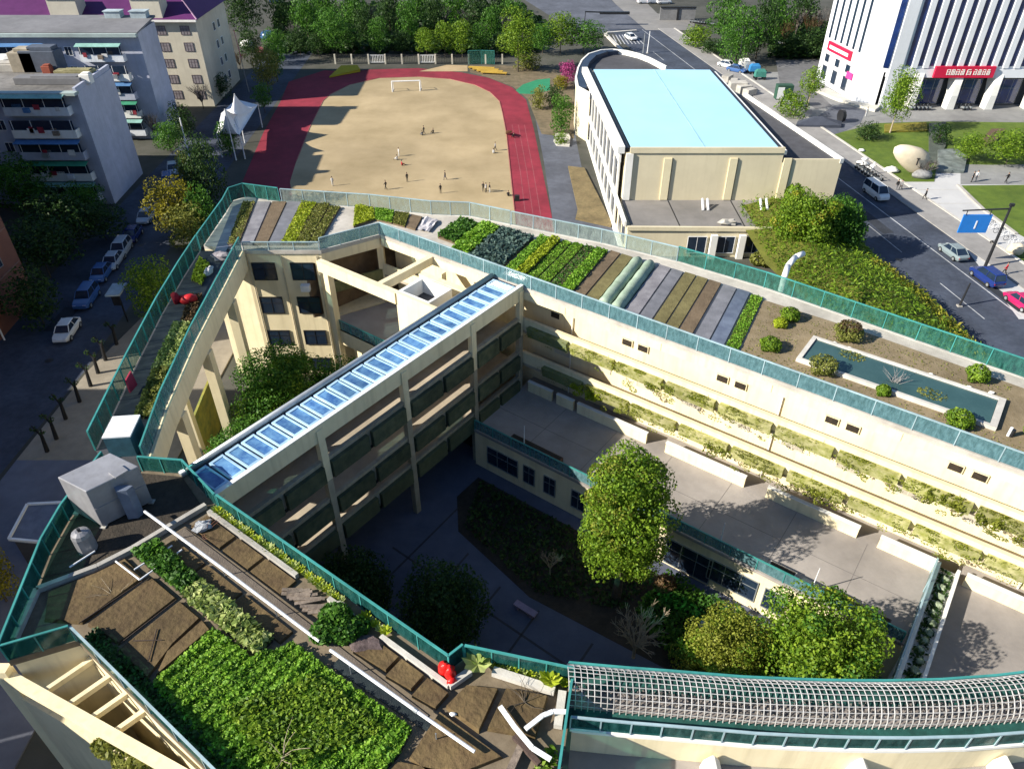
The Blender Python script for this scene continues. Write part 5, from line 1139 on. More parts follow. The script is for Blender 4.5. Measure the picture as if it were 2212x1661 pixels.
b.build('curved_gutter', mat('blue_black_gutter', (0.03, 0.045, 0.08), scale=2, rough=.4), gy)
# ================================================================== WHITE OFFICE TOWER
tw_ = thing('office_tower', 'white office tower with blue glass stripes and red sign band', 'building', (80, 150, 0))
TOWERW = mat('tower_white', (0.66, 0.68, 0.72), (0.61, 0.63, 0.67), scale=.5, stain=.08, bump=.03, streak=.08)
TA, TB, TC, TD = (65.2, 166.5), (67.6, 148.6), (70.6, 146.6), (126, 146.0)
b = MB(); b.prism([TA, TB, TC, TD, (126, 168), (66, 168)], 6.4, 34); b.build('upper_wall', TOWERW, tw_)
b = MB(); b.prism([(TA[0] + .2, TA[1]), (TB[0] + .2, TB[1]), (TC[0] + .6, TC[1] + 2.2), (TD[0], TD[1] + 2.2), (126, 167.9), (66.2, 167.9)], 0, 6.398); b.build('ground_floor', mat('dark_shopfront', (0.06, 0.065, 0.075), (0.04, 0.045, 0.05), scale=.6, rough=.25), tw_)
b = MB(); b.beam((*TC, 6.35), (*TD, 6.35), .7, 1.5); b.build('front_band', TOWERW, tw_)
STR = MB().box(0, 0, 0, 1.05, .16, 25).mesh('glass_strip', PANE2)
for i in range(24): place('glass_strip', STR, tw_, (74.2 + i * 2.12, 145.99 - (.6 * (74.2 + i * 2.12 - 70.6) / 55.4) + .60, 7.6))
FIN = MB().box(0, 0, 0, 1.0, .5, 25.4).mesh('fin', TOWERW)
for i in range(24): place('fin', FIN, tw_, (75.26 + i * 2.12, 146.1 - (.6 * (75.26 + i * 2.12 - 70.6) / 55.4) + .3, 7.3))
place('glass_strip', MB().box(0, 0, 0, 1.0, .5, 25).mesh('glass_strip', PANE2), tw_, (70.3, 146.9, 7.2), -.6)
place('corner_pier', MB().box(0, 0, 0, 2.2, .8, 33.9).mesh('corner_pier', TOWERW), tw_, (71.9, 146.5, 0))
td = Vector((TB[0] - TA[0], TB[1] - TA[1], 0)); ta = math.atan2(td.y, td.x)
STL = MB().box(0, 0, 0, .75, .12, 24).mesh('glass_strip', PANE)
for k in range(6):
    p = Vector((*TA, 0)) + td * (.10 + k * .135); place('glass_strip', STL, tw_, (p.x - .03, p.y, 8.6), ta)
b = MB(); b.prism([TA, TB, (TB[0] + 2.6, TB[1] - 1.7), (TB[0] + 3.2, TB[1] + 1.6), (TA[0] + 3, TA[1])], 0, 6.399); b.build('side_base', TOWERW, tw_)
for k, f in enumerate((.16, .40, .64)):
    p = Vector((*TA, 0)) + td * f
    window(tw_, (p.x - .06, p.y, .9), ta, 1.9, 2.6, 0, FRAME, PANE); window(tw_, (p.x - .06, p.y, 4.2), ta, 1.7, 1.5, 0, FRAME, PANE)
REDS = mat('red_sign', (0.55, 0.015, 0.06), (0.50, 0.012, 0.05), scale=1, rough=.4, bump=0, stain=.05)
sg = MB().box(0, 0, 0, 11.2, .5, 2.0).mesh('sign_band', REDS)
s_ = place('sign_band', sg, tw_, (84.6, 145.7, 5.75))
def glyphs(parent, n, w, h, m, x0, dy, z0, gap=.2, seed=3):
    rg = random.Random(seed)
    for i in range(n):
        q = MB(); x = x0 + i * (w + gap)
        for k in range(3): q.box(x + w * .5, dy, z0 + h * (.08 + .42 * k), w * rg.uniform(.6, 1), .05, h * .13)
        for k in range(2): q.box(x + w * (.12 + .76 * k) , dy - .004, z0, w * .14, .05, h * rg.uniform(.7, 1))
        if i % 2: q.box(x + w * .5, dy - .002, z0, w * .13, .05, h)
        o = add_obj('sign_character', q.mesh('sign_character', m), parent)
glyphs(s_, 4, .72, .95, WHITEP, -3.4, -.28, .5, .16, 5); glyphs(s_, 1, .9, .95, WHITEP, .35, -.28, .5, .1, 9); glyphs(s_, 4, .62, .95, WHITEP, 1.65, -.28, .5, .2, 2)
p = Vector((*TA, 0)) + td * .40
s2 = place('sign_band', MB().box(0, 0, 0, 9.4, .4, 1.7).mesh('sign_band', REDS), tw_, (p.x - .2, p.y, 6.5), ta)
q = MB().box(0, -.22, .5, 7.6, .06, .6); o = add_obj('sign_panel', q.mesh('sign_panel', WHITEP), s2)
p = Vector((*TA, 0)) + td * .72
place('sign_band', MB().box(0, 0, 0, 2.2, .3, 1.2).mesh('sign_band', mat('magenta_sign', (.62, .05, .24), scale=1, rough=.4, bump=0)), tw_, (p.x - .15, p.y, 3.4), ta)
for x in (76.4, 84.0, 91.4, 99.2, 107):
    q = MB(); q.loft([[(x - .75, 145.2, 0), (x + .75, 145.2, 0), (x + .75, 147.0, 0), (x - .75, 147.0, 0)], [(x - .6, 145.0, 2.6), (x + .6, 145.0, 2.6), (x + .6, 147.2, 2.6), (x - .6, 147.2, 2.6)], [(x - .55, 145.3, 4.5), (x + .7, 145.3, 4.5), (x + .7, 148, 4.5), (x - .55, 148, 4.5)], [(x - .5, 146.1, 6.38), (x + 1.2, 146.1, 6.38), (x + 1.2, 148.4, 6.38), (x - .5, 148.4, 6.38)]]); q.build('arched_pier', WHITEP, tw_)
for x in (80.1, 87.6, 95.2, 103):
    window(tw_, (x, 148.05, .3), 0, 5.0, 4.6, 2, FRAME, PANE2, rail=True)
b = MB(); b.prism([(62.0, 157), (64.2, 150.5), (69, 143.6), (71, 146), (66.6, 149), (65, 158)], 0, .5); b.build('side_step', mat('pale_step', (0.58, .56, .50), scale=1), tw_)
# ================================================================== APARTMENT BLOCKS
APG = mat('grey_render', (0.46, 0.48, 0.58), (0.38, 0.40, 0.49), scale=.6, stain=.2, bump=.05, streak=.2)
APC = mat('cream_render', (0.58, 0.54, 0.44), (0.52, 0.48, 0.39), scale=.6, stain=.2, bump=.05, streak=.2)
APW = mat('grey_white_render', (0.70, 0.73, 0.78), (0.56, 0.59, 0.65), scale=.6, stain=.2, streak=.2)
AWN = [mat('aqua_awning', (0.26, 0.48, 0.44), scale=2, stain=.3), mat('green_awning', (0.04, 0.26, 0.15), scale=2, stain=.3), mat('blue_awning', (0.08, 0.20, 0.42), scale=2, stain=.3), mat('white_awning', (0.6, .62, .62), scale=2, stain=.3)]
LAUN = [mat('magenta_cloth', (.5, .03, .18), scale=3), mat('white_cloth', (.7, .7, .7), scale=3), mat('blue_cloth', (.1, .15, .4), scale=3), mat('dark_red_cloth', (.3, .03, .05), scale=3)]
BAL = {}
def balcony(parent, x, y, z, w, k):
    key = (w, k % 4)
    if key not in BAL:
        pm = [APW, WHITEP, APG, WHITEP][k % 4]
        BAL[key] = (MB().box(0, -.6, 0, w, 1.2, .14).box(0, -1.16, .141, w, .1, .95).box(-w / 2 + .05, -.58, .141, .1, 1.06, .95).box(w / 2 - .05, -.58, .141, .1, 1.06, .95).mesh('balcony', pm),
                    MB().box(0, -1.12, 1.1, w - .15, .06, 1.25).mesh('glazing', PANE),
                    MB().loft([[(-w / 2 - .1, -1.95, 2.42), (w / 2 + .1, -1.95, 2.42), (w / 2 + .1, -.9, 2.72), (-w / 2 - .1, -.9, 2.72)], [(-w / 2 - .1, -1.95, 2.48), (w / 2 + .1, -1.95, 2.48), (w / 2 + .1, -.9, 2.78), (-w / 2 - .1, -.9, 2.78)]]).mesh('awning', AWN[k % 4]),
                    MB().box(-w * .46, -1.12, 1.1, .08, .1, 1.3).box(-w * .16, -1.12, 1.1, .08, .1, 1.3).box(w * .16, -1.12, 1.1, .08, .1, 1.3).box(w * .46, -1.12, 1.1, .08, .1, 1.3).mesh('glazing_bar', WHITEM))
    m4 = BAL[key]; o = place('balcony', m4[0], parent, (x, y, z))
    for nm, me in zip(('glazing', 'awning', 'glazing_bar'), m4[1:]):
        if nm == 'awning' and (k * 7) % 5 == 1: continue
        q = bpy.data.objects.new(nm, me); COL.objects.link(q); q.parent = o
    q = bpy.data.objects.new('balcony_clutter', MB().box(rnd.uniform(-w * .3, w * .3), -.9, 1.1, rnd.uniform(.5, 1.4), .5, rnd.uniform(.2, .6)).box(rnd.uniform(-w * .4, w * .4), -1.5, .5, .8, .35, .6).mesh('balcony_clutter', (WHITEM, METAL, WOOD, AWN[2])[(k + int(abs(x))) % 4])); COL.objects.link(q); q.parent = o
    for j in range(5):
        if (k + j) % 2:
            q = bpy.data.objects.new('laundry', MB().box(rnd.uniform(-w * .4, w * .4), -1.35, .55 + rnd.random() * .4, rnd.uniform(.4, 1.0), .08, rnd.uniform(.5, .9)).mesh('laundry', LAUN[(k + j) % 4])); COL.objects.link(q); q.parent = o
def block(name, label, x1, y0, x0, y1, h, wm, rm, stacks, gable_win=()):
    t = thing(name, label, 'building', ((x0 + x1) / 2, y0, 0))
    b = MB(); b.prism([(x0, y0), (x1, y0), (x1 - .6, y1), (x0, y1)], 0, h); b.build('wall', wm, t)
    nf = int(h // 3)
    for si, (sx, w) in enumerate(stacks):
        for k in range(nf): balcony(t, sx, y0 - .01, .9 + k * 3.0, w, k + si * 2)
    xs = [s[0] for s in stacks]
    for i in range(len(xs) - 1):
        for k in range(nf):
            xm = (xs[i] + xs[i + 1]) / 2
            for dx in (-1.1, 1.1): window(t, (xm + dx, y0 - .04, 1.6 + k * 3.0), 0, 1.2, 1.4, 1, WHITEM, PANE)
    return t
fb = block('apartment_block', 'shabby grey apartment block nearest the street with cluttered flat roof', -57.4, 101.1, -128, 112.8, 15.6, APG, APG, [(-63.0, 8.6), (-77.5, 8.6), (-92, 8.6), (-106, 8.6)])
b = MB(); b.prism([(-128, 101.4), (-57.7, 101.4), (-58.2, 112.5), (-128, 112.5)], 15.602, 15.7); b.build('roof', mat('old_roof', (0.22, 0.21, 0.20), (0.13, 0.125, 0.12), scale=.8, stain=.4), fb)
b = MB(); b.beam((-128, 100.6, 15.6), (-57.2, 100.6, 15.6), 1.2, .35); b.build('eave', mat('pale_aqua_eave', (0.36, 0.44, 0.43), (0.30, 0.36, 0.36), scale=1), fb)
b = MB(); b.beam((-57.6, 101, 15.9), (-58.3, 112.8, 15.9), .35, .6); b.build('gable_parapet', APG, fb)
mb_ = block('apartment_block', 'grey apartment block between the front and purple roofed blocks', -60.2, 128.8, -132, 137.5, 17.0, APG, APG, [(-66.5, 7.0), (-80, 9), (-95, 9), (-108, 9)])
b = MB(); b.loft([[(-132, 128.2, 17.0), (-59.9, 128.2, 17.0), (-60.6, 138, 17.6), (-132, 138, 17.6)], [(-132, 128.2, 17.25), (-59.9, 128.2, 17.25), (-60.6, 138, 17.9), (-132, 138, 17.9)]]); b.build('roof', mat('slate_grey_roof', (0.19, 0.19, 0.20), (0.15, 0.15, 0.16), scale=.6, stain=.25), mb_)
b = MB(); b.beam((-132, 128.05, 16.85), (-60, 128.05, 16.85), .9, .5); b.build('eave', mat('pale_aqua_eave', (0.36, 0.44, 0.43)), mb_)
pb = block('apartment_block', 'cream apartment block with purple hipped roof at the back', -57.7, 147.3, -150, 166, 15.5, APC, APC, [])
for k in range(5):
    for xx in (-59.9, -64.3, -69.5, -74, -80):
        window(pb, (xx, 147.26, 1.4 + k * 2.85), 0, 1.7, 1.55, 2, mat('brown_grille', (.12, .09, .10), scale=3), mat('barred_window', (.30, .27, .28), (.2, .18, .2), scale=4, rough=.3), rail=True)
gd = Vector((-.6, 18.7, 0)).normalized()
for k in range(4):
    for f in (9.5, 12.5): window(pb, (-57.7 - .6 * f / 18.7 + .04, 147.3 + f, 2.0 + k * 3.2), math.pi / 2, 1.2, 1.5, 1, WHITEM, PANE)
PURP = mat('purple_roof', (0.10, 0.018, 0.105), (0.08, 0.013, 0.085), scale=.6, stain=.15, rough=.6)
b = MB(); e0, e1_, e2_, e3 = (-151, 146.5, 15.5), (-57.0, 146.5, 15.5), (-57.6, 166.8, 15.5), (-151, 166.8, 15.5); r0, r1 = (-151, 156.5, 20), (-64.5, 156.5, 20)
b.poly([e0, e1_, r1, r0]); b.poly([e1_, e2_, r1]); b.poly([e2_, e3, r0, r1]); b.poly([e0, e3, e2_, e1_]); b.build('roof', PURP, pb)
b = MB(); b.tube(e1_, r1, .14, n=6); b.tube(r0, r1, .14, n=6); b.build('hip_rib', mat('pale_hip', (.35, .22, .33), scale=2), pb)
b = MB(); b.beam((-151, 146.6, 15.3), (-57.2, 146.6, 15.3), .5, .35); b.build('eave', WHITEP, pb)
for u in (112, 296):
    p = at(u, 30, 17.2); q = MB(); q.box(p.x, 148.6, 15.4, 5.2, 3.4, 3.4); o = q.build('roof_hatch', APC, pb); q = MB(); q.box(p.x, 148.6, 18.8, 5.6, 3.8, .35); q.build('hatch_roof', mat('slate_grey_roof', (.19, .19, .2)), pb)
for u, v, nm in ((200, 50, 'small pale blue roof box left of centre on the grey middle block'), (353, 57, 'larger pale blue roof box at the gable end of the grey middle block')):
    p = at(u, v + 8, 18); q = MB(); px_ = p.x if u < 300 else -62.6; q.box(px_, 136.8, 17.75, 2.6, 1.6, 1.0).box(px_, 136.8, 18.75, 2.9, 1.9, .12); tag(q.build('roof_box', mat('pale_blue_paint', (.42, .50, .54), scale=2)), nm, 'roof box')
# roof clutter on the front block
def clutter(label, name, u, v, dims, m_, cat, z=15.7, rz=0):
    p = at(u, v, z); q = MB(); q.box(p.x, min(max(p.y, 102.3), 111.6), z, *dims, rz)
    q.box(p.x + dims[0] * .1, min(max(p.y, 102.3), 111.6), z + dims[2], dims[0] * .7, dims[1] * .7, dims[2] * .18, rz); return tag(q.build(name, m_, bevel=.06), label, cat)
clutter('grey slab stack on the cluttered roof of the front block', 'slab_stack', 62, 128, (5, 2.2, 1.0), CONC, 'slab stack')
clutter('tan boxy shed on the cluttered roof of the front block', 'roof_shed', 112, 128, (3.4, 2.6, 2.6), mat('tan_board', (.40, .35, .27), scale=2), 'shed')
clutter('dark blue glazed roof room at the back of the front block', 'roof_room', 150, 126, (5.0, 2.6, 2.8), mat('dark_blue_grey', (.09, .11, .15), scale=2), 'roof room')
clutter('small brick red crate on the roof of the front block', 'crate', 106, 160, (1.2, 1, 1.1), mat('brick_red', (.30, .08, .05), scale=2), 'crate')
clutter('yellowish planter heap on the roof of the front block', 'planter', 165, 164, (5.2, 1.6, .8), mat('straw', (.33, .30, .16), scale=3, bump=.6), 'planter')
clutter('low grey shed roof by the roof edge of the front block', 'low_shed', 112, 180, (9.0, 2.0, .9), mat('slate_grey_roof', (.19, .19, .2)), 'shed')
clutter('small white box on the roof edge of the front block', 'vent_box', 190, 180, (1.4, 1.1, 1.2), WHITEP, 'box')
p = at(12, 145, 15.7); q = MB(); q.blob((p.x, p.y, 16.6), 2.2, 1.8, .8, 12, 6, 0); q.tube((p.x, p.y, 15.7), (p.x, p.y, 16.1), .3, n=8); tag(q.build('satellite_dish', WHITEP), 'round white dish lying on the left end of the front block roof', 'dish')
# brick coloured building at the left edge and unseen blocks added to shade the street side
bb = thing('brick_building', 'tall red brown building at the left edge of the street', 'building', (-58, 68, 0))
c1 = at(80, 645, 0); BR = mat('red_brown_tile', (0.20, 0.085, 0.06), (0.165, 0.07, 0.05), scale=.6, stain=.2)
b = MB(); b.prism([(c1.x, c1.y), (c1.x + 1.0, c1.y - 16), (-96, 61), (-96, c1.y)], 0, 27); b.build('wall', BR, bb)
for z in (5, 9, 13, 17, 21):
    b = MB(); b.beam((c1.x + .04, c1.y - .2, z), (c1.x + 1.04, c1.y - 15.9, z), .08, .12); b.build('course', mat('pale_course', (.30, .17, .13), scale=2), bb)
    for f in (4, 8, 12): window(bb, (c1.x + .03 + f / 16, c1.y - f, z + 1), math.pi / 2 - .06, 1.6, 1.7, 1, FRAME, PANE)
dp = at(66, 738, 0); b = MB(); b.tube((c1.x + 1.2, dp.y, .2), (c1.x + 1.2, dp.y, 26), .09, n=6); b.build('drainpipe', WHITEM, bb)
b = MB(); b.box(c1.x + 1.1, dp.y - 1.6, 3.4, 1.0, 2.4, 1.8); b.build('wall_box', METAL, bb)
wb = thing('yard_shade_block', 'unseen plain brown building added beyond the left edge to shade the yard', 'building', (-95, 88, 0))  # unseen block, placed and sized to throw shade over the yard
b = MB(); b.prism([(-76, 80), (-76, 96), (-118, 96), (-118, 80)], 0, 26); b.build('wall', BR, wb)
for z in (3, 8, 13, 18):
    for y in (84, 88, 92): window(wb, (-75.95, y, z), math.pi / 2, 1.8, 1.8, 1, FRAME, PANE)
sb = thing('corner_shade_block', 'unseen plain brown building added past the bottom left corner to shade the fin wall', 'building', (-42, 8, 0))  # out-of-view block added to keep sun off the fin wall
b = MB(); b.prism([(-34.5, -8), (-34.5, 16.5), (-50, 16.5), (-50, -8)], 0, 19.6); b.build('wall', BR, sb)
for z in (2, 6, 10, 14):
    for y in (-4, 2, 8, 13): window(sb, (-34.45, y, z), math.pi / 2, 1.8, 1.8, 1, FRAME, PANE)
nbk = thing('street_shade_block', 'unseen plain brown building added beyond the left edge to shade the street', 'building', (-70, 30, 0))  # added out of view so its shadow covers the street
b = MB(); b.prism([(-58.5, 14), (-58.5, 46), (-96, 46), (-96, 14)], 0, 22); b.build('wall', BR, nbk)
b = MB(); b.prism([(-58.6, 46.01), (-58.6, 60.8), (-96, 60.8), (-96, 46.01)], 0, 9.3); b.build('low_shade_wing', BR, nbk)  # unseen annex, height set to limit the sunlit strip of pavement
for z in (2, 6, 10, 14):
    for y in (12, 18, 24, 30, 36, 42): window(nbk, (-58.45, y, z), math.pi / 2, 1.8, 1.8, 1, FRAME, PANE)
# tensile canopy beside the track
tc = thing('tent_canopy', 'white two peaked tensile canopy beside the running track', 'canopy', tuple(at(515, 300, 0)))
zc = 4.0
cor = [at(557, 227, zc), at(518, 291, zc), at(468, 288, zc), at(478, 245, zc), at(510, 215, zc)]
pk = [at(506, 203, 8.2), at(485, 236, 8.2)]
TN = mat('tent_membrane', (0.72, 0.73, 0.75), (0.64, 0.65, 0.68), scale=1, rough=.6, bump=.03, stain=.1)
q = MB()
def sag(a, c, m, n=6):
    out = []
    for i in range(n + 1):
        f = i / n; p = a.lerp(c, f); p = Vector((p.x, p.y, c.z + (a.z - c.z) * (1 - f) ** 2.4)); out.append(p)
    return out
cc = cor + [cor[0]]
for i in range(5):
    pa = pk[0] if i in (0, 4) else pk[1]; pb_ = pk[0] if (i + 1) % 5 in (0, 4) else pk[1]
    A = sag(pk[0] if i in (0, 4, 3) else pk[1], cc[i], 0); Bq = sag(pk[0] if i in (0, 4, 3) else pk[1], cc[i + 1], 0)
    for k in range(6): q.poly([A[k], A[k + 1], Bq[k + 1], Bq[k]])
sdl = (pk[0] + pk[1]) / 2; sdl.z = 5.2
for c in (cor[0], cor[1], cor[3]):
    for pp in pk:
        A = sag(pp, c, 0); S = [pp.lerp(sdl, f) for f in [i / 6 for i in range(7)]]
        for k in range(6): q.poly([A[k], A[k + 1], S[k + 1], S[k]])
q.build('membrane', TN, tc)
for c in cor + pk:
    b = MB(); b.tube((c.x, c.y, 0), tuple(c), .10, .07, 6); b.build('mast', WHITEM, tc)
# ================================================================== TREES
TM = {}
def crown_mesh(kind, k, n, m):
    key = (kind, k, n)
    if key not in TM:
        rg = random.Random(k * 31 + len(kind))
        if kind == 'bare': TM[key] = bare_mesh(k, m)
        else:
            sh = {'round': 'round', 'egg': 'egg', 'cone': 'cone', 'column': 'column', 'spread': 'round'}[kind]
            cl = clump_set(1.0, 1.0, 0.0, {'cone': 16, 'column': 14}.get(kind, 18), rg, shape=sh)
            if kind == 'cone' or kind == 'column': cl = [(a, b, c, d, e, f * .6) for a, b, c, d, e, f in cl[:-1]] + [(0, 0, .45, .2, .2, .42)]
            else: cl = [(a, b, c, d, e, f * .85) for a, b, c, d, e, f in cl]
            TM[key] = quads_mesh('crown', cloud(cl, int(n * 1.7), 1.02 / math.sqrt(n), spread=.6, fill=.3), m)
    return TM[key]
def bare_mesh(k, m, n0=7, depth=3):
    rg = random.Random(k + 90); q = MB()
    def grow(p, d, ln, r, dep):
        e = p + d * ln; q.tube(p, e, r, r * .62, 5 if dep > 1 else 4, caps=False)
        if dep == 0: return
        for i in range(3 if dep > 1 else 4):
            nd = (d + Vector((rg.uniform(-.75, .75), rg.uniform(-.75, .75), rg.uniform(-.1, .45)))).normalized()
            grow(p + d * ln * rg.uniform(.5, 1), nd, ln * rg.uniform(.55, .8), r * .55, dep - 1)
    for i in range(n0):
        a = i * 2.4; d = Vector((math.cos(a) * .55, math.sin(a) * .55, 1)).normalized(); grow(Vector((0, 0, 0.0)), d, .30, .018, depth)
    return q.mesh('crown', m)
TRK = {}
def trunk_mesh(m, limbs=True):
    if m.name not in TRK:
        q = MB(); q.tube((0, 0, 0), (.02, .01, .5), .5, .36, 7).tube((.02, .01, .5), (0, 0, 1.0), .36, .25, 7)
        for i in range(4):
            a = i * 1.7; q.tube((0, 0, .75 + .06 * i), (1.1 * math.cos(a), 1.1 * math.sin(a), 1.25 + .08 * i), .16, .06, 5)
        TRK[m.name] = q.mesh('trunk', m)
    return TRK[m.name]
TN_ = [0]
def tree_w(label, p, w, h, kind='round', m=LF_MID, bare=.22, n=1500, name='tree', group=None, bark=BARK, cat='tree'):
    """tree at a world point: crown width w, total height h, fraction bare of clear trunk"""
    TN_[0] += 1; k = TN_[0] % 5
    t = thing(name, label, cat, tuple(p), rnd.random() * 6.28, group)
    hb = h * bare
    c = add_obj('crown', crown_mesh(kind, k, n, m), t); c.location = (0, 0, hb * .8); c.scale = (w * 1.14, w * 1.14, h - hb * .8)
    c.material_slots[0].link = 'OBJECT'; c.material_slots[0].material = m
    r = max(.12, h * .022)
    q = add_obj('trunk', trunk_mesh(bark), t); q.scale = (r * 1.3, r * 1.3, max(hb * 1.3, h * .35))
    return t
def tree(label, u, vb, vt, wpx, **k):
    p = at(u, vb, 0); h = z_at(p.x, p.y, vt); d = sheet(p.x, p.y, h / 2)[2]
    return tree_w(label, p, wpx * d / CF, max(1.0, h), **k)
WD = 'wood behind the sports pitch'
# row along the far end of the pitch
tree('broad bushy green tree behind the yellow mat at the pitch end', 728, 124, 16, 82, kind='egg', m=LF_MID, n=2200)
tree('slim green tree right of the broad bushy tree behind the pitch fence', 820, 122, 42, 44, kind='egg', m=LF_MID)
tree('first of four clipped bright trees behind the pitch goal', 922, 124, 60, 48, kind='egg', m=LF_BRIGHT)
tree('second of four clipped bright trees behind the pitch goal', 962, 124, 44, 40, kind='egg', m=LF_BRIGHT)
tree('third of four clipped bright trees, left of the slim dark one', 999, 126, 44, 46, kind='egg', m=LF_BRIGHT)
tree('fourth of four clipped trees behind the goal, slim and darker', 1036, 124, 48, 40, kind='egg', m=LF_MID)
tree('tall bright round headed tree standing alone right of the yellow benches', 1119, 156, 22, 78, kind='egg', m=LF_BRIGHT, n=2400, bare=.3)
tree('rounded tree left of a pair by the far car park', 1172, 118, 52, 52, m=LF_MID)
tree('tall rounded tree in the middle of the far car park edge', 1210, 116, 26, 62, kind='egg', m=LF_BRIGHT, n=1800)
tree('wide rounded tree nearest the far end of the gym', 1260, 116, 42, 84, m=LF_MID, n=2000)
tree('dark low tree behind the wooden benches at the pitch end', 1085, 122, 70, 40, m=LF_DARK)
# dense wood further back
for i, (u, vb, vt, w, m_) in enumerate(((612, 84, -30, 55, LF_DARK), (668, 92, -14, 60, LF_MID), (706, 70, -40, 60, LF_MID), (770, 78, -30, 55, LF_MID), (790, 96, 10, 40, LF_DARK), (845, 84, -20, 60, LF_DARK), (885, 100, 0, 46, LF_MID), (905, 62, -46, 60, LF_MID), (940, 80, -22, 52, LF_DARK), (985, 66, -40, 60, LF_MID), (1030, 84, -20, 60, LF_DARK), (1062, 100, 14, 44, LF_MID), (1075, 62, -30, 60, LF_DARK), (1105, 74, -6, 46, LF_MID), (650, 120, 58, 50, LF_DARK), (690, 126, 70, 40, LF_DARK), (760, 112, 52, 40, LF_DARK), (870, 118, 66, 40, LF_DARK))):
    tree('green tree in the dense wood behind the sports pitch', u, vb, vt, w, kind='egg' if i % 2 else 'round', m=m_, n=1100, group='green trees in the ' + WD)
for i, (u, vb, vt, w) in enumerate(((742, 60, -20, 46), (806, 76, -16, 40), (862, 70, -24, 50), (962, 74, -18, 44), (1012, 80, -10, 50), (1048, 96, 24, 40), (1092, 92, 8, 44), (1130, 110, 48, 40), (640, 100, 30, 40))):
    tree('bare grey tree in the dense wood behind the sports pitch', u, vb, vt, w, kind='bare', m=LF_GREYTWIG, bare=.3, group='bare grey trees in the ' + WD)
o = carpet('undergrowth', G((590, 118), (1170, 118), (1180, 60), (1120, 20), (600, 20)), 9000, .8, 2.6, LF_DARK); o['kind'] = 'stuff'
# west side, street
tree('big dark tree behind the gable of the purple roofed block', 536, 86, -36, 84, m=LF_DARK, n=2200)
tree('light olive tree beside the canopy at the corner of the track', 582, 205, 100, 62, kind='egg', m=LF_OLIVE, n=1800, bare=.25)
tree('small dark conifer hedge tree left of the running track', 573, 245, 178, 40, kind='column', m=LF_MID)
tree('small bright hedge tree at the bend of the running track', 600, 178, 98, 36, kind='egg', m=LF_MID)
tree('dark dense evergreen right of the yellow autumn tree', 462, 455, 290, 84, kind='egg', m=LF_DARK, n=2600, bare=.1)
tree('loose olive tree between the dark evergreen and the yellow autumn tree', 425, 450, 325, 46, kind='egg', m=LF_OLIVE, n=1200)
tree('yellow autumn tree on the street next to the silver car', 394, 515, 382, 100, kind='round', m=LF_YEL, n=2600, bare=.15)
tree('thin greyish shrub tree under the yellow autumn tree', 420, 535, 440, 90, kind='round', m=LF_OLIVE, n=1200, bare=.1)
tree('round bright green street tree beside the green roof fence', 352, 690, 562, 100, kind='round', m=LF_BRIGHT, n=2600, bare=.15)
tree('dark green tree below the balconies of the front block', 66, 470, 342, 118, kind='round', m=LF_MID, n=2600, bare=.2)
tree('yellow tree at the left edge below the tank platform', 16, 1300, 1165, 92, kind='round', m=LF_YEL, n=2600, bare=.15)
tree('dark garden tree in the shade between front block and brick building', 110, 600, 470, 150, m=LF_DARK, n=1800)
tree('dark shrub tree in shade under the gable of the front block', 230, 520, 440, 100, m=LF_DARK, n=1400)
tree('bare scrubby tree at the foot of the middle block', 340, 300, 200, 60, kind='bare', m=LF_GREYTWIG, bare=.1)
tree('bare dark tree in the yard below the purple roofed block', 440, 235, 150, 56, kind='bare', m=LF_GREYTWIG, bare=.2)
tree('bare twiggy tree with pinkish haze beside the far street', 520, 150, 95, 40, kind='bare', m=LF_BROWN, bare=.2)
for lab, u, vb, vt, w, m_ in (('dark street tree at the foot of the silver car row', 452, 520, 400, 70, LF_MID), ('dark yard tree between the brick building and the front block', 150, 540, 410, 120, LF_DARK), ('dark bushy tree under the brick building corner', 95, 700, 590, 110, LF_DARK), ('low dark tree at the top of the yard below the balconies', 190, 470, 400, 90, LF_MID), ('green tree between the canopy and the dark dense evergreen', 500, 340, 262, 50, LF_MID), ('dark tree in the lane between front and middle blocks', 400, 300, 222, 56, LF_DARK), ('green tree by the foot of the middle block gable', 372, 330, 262, 60, LF_MID), ('dark shrub tree at the corner of the purple roofed block', 478, 215, 158, 50, LF_DARK), ('leafy tree at the top of the far street beside the wood', 600, 140, 62, 50, LF_MID), ('dark leafy tree behind the white domed tank top', 545, 130, 60, 50, LF_DARK)):
    tree(lab, u, vb, vt, w, m=m_, n=1500, bare=.12)
# east side
tree('left tall conifer of the clump across the avenue', 1560, 92, -20, 66, kind='column', m=LF_MID, n=2000, bare=.05)
tree('middle tall conifer of the clump, nearest the avenue', 1588, 140, 10, 84, kind='egg', m=LF_MID, n=2600, bare=.05)
tree('dark slender conifer right of the tall middle conifer', 1632, 128, -10, 66, kind='column', m=LF_DARK, n=2000, bare=.05)
tree('bright conifer behind the dark slender conifer', 1668, 104, -26, 66, kind='egg', m=LF_MID, n=1800, bare=.05)
tree('yellow green mound of shrubs at the kerb corner of the avenue', 1502, 102, 56, 66, m=LF_BRIGHT, n=1400, bare=.0)
tree('dark round shrub at the foot of the tall middle conifer', 1540, 116, 84, 50, m=LF_DARK, n=1200, bare=.0)
for i, (u, vb, vt, w) in enumerate(((1690, 112, 10, 50), (1715, 90, -20, 56), (1740, 110, -6, 56), (1766, 96, -24, 56), (1790, 112, 0, 50))):
    tree('bare brown tree in the scrub left of the white tower', u, vb, vt, w, kind='bare', m=LF_GREYTWIG if i % 2 else LF_BROWN, bare=.25, group='bare brown trees left of the white tower')
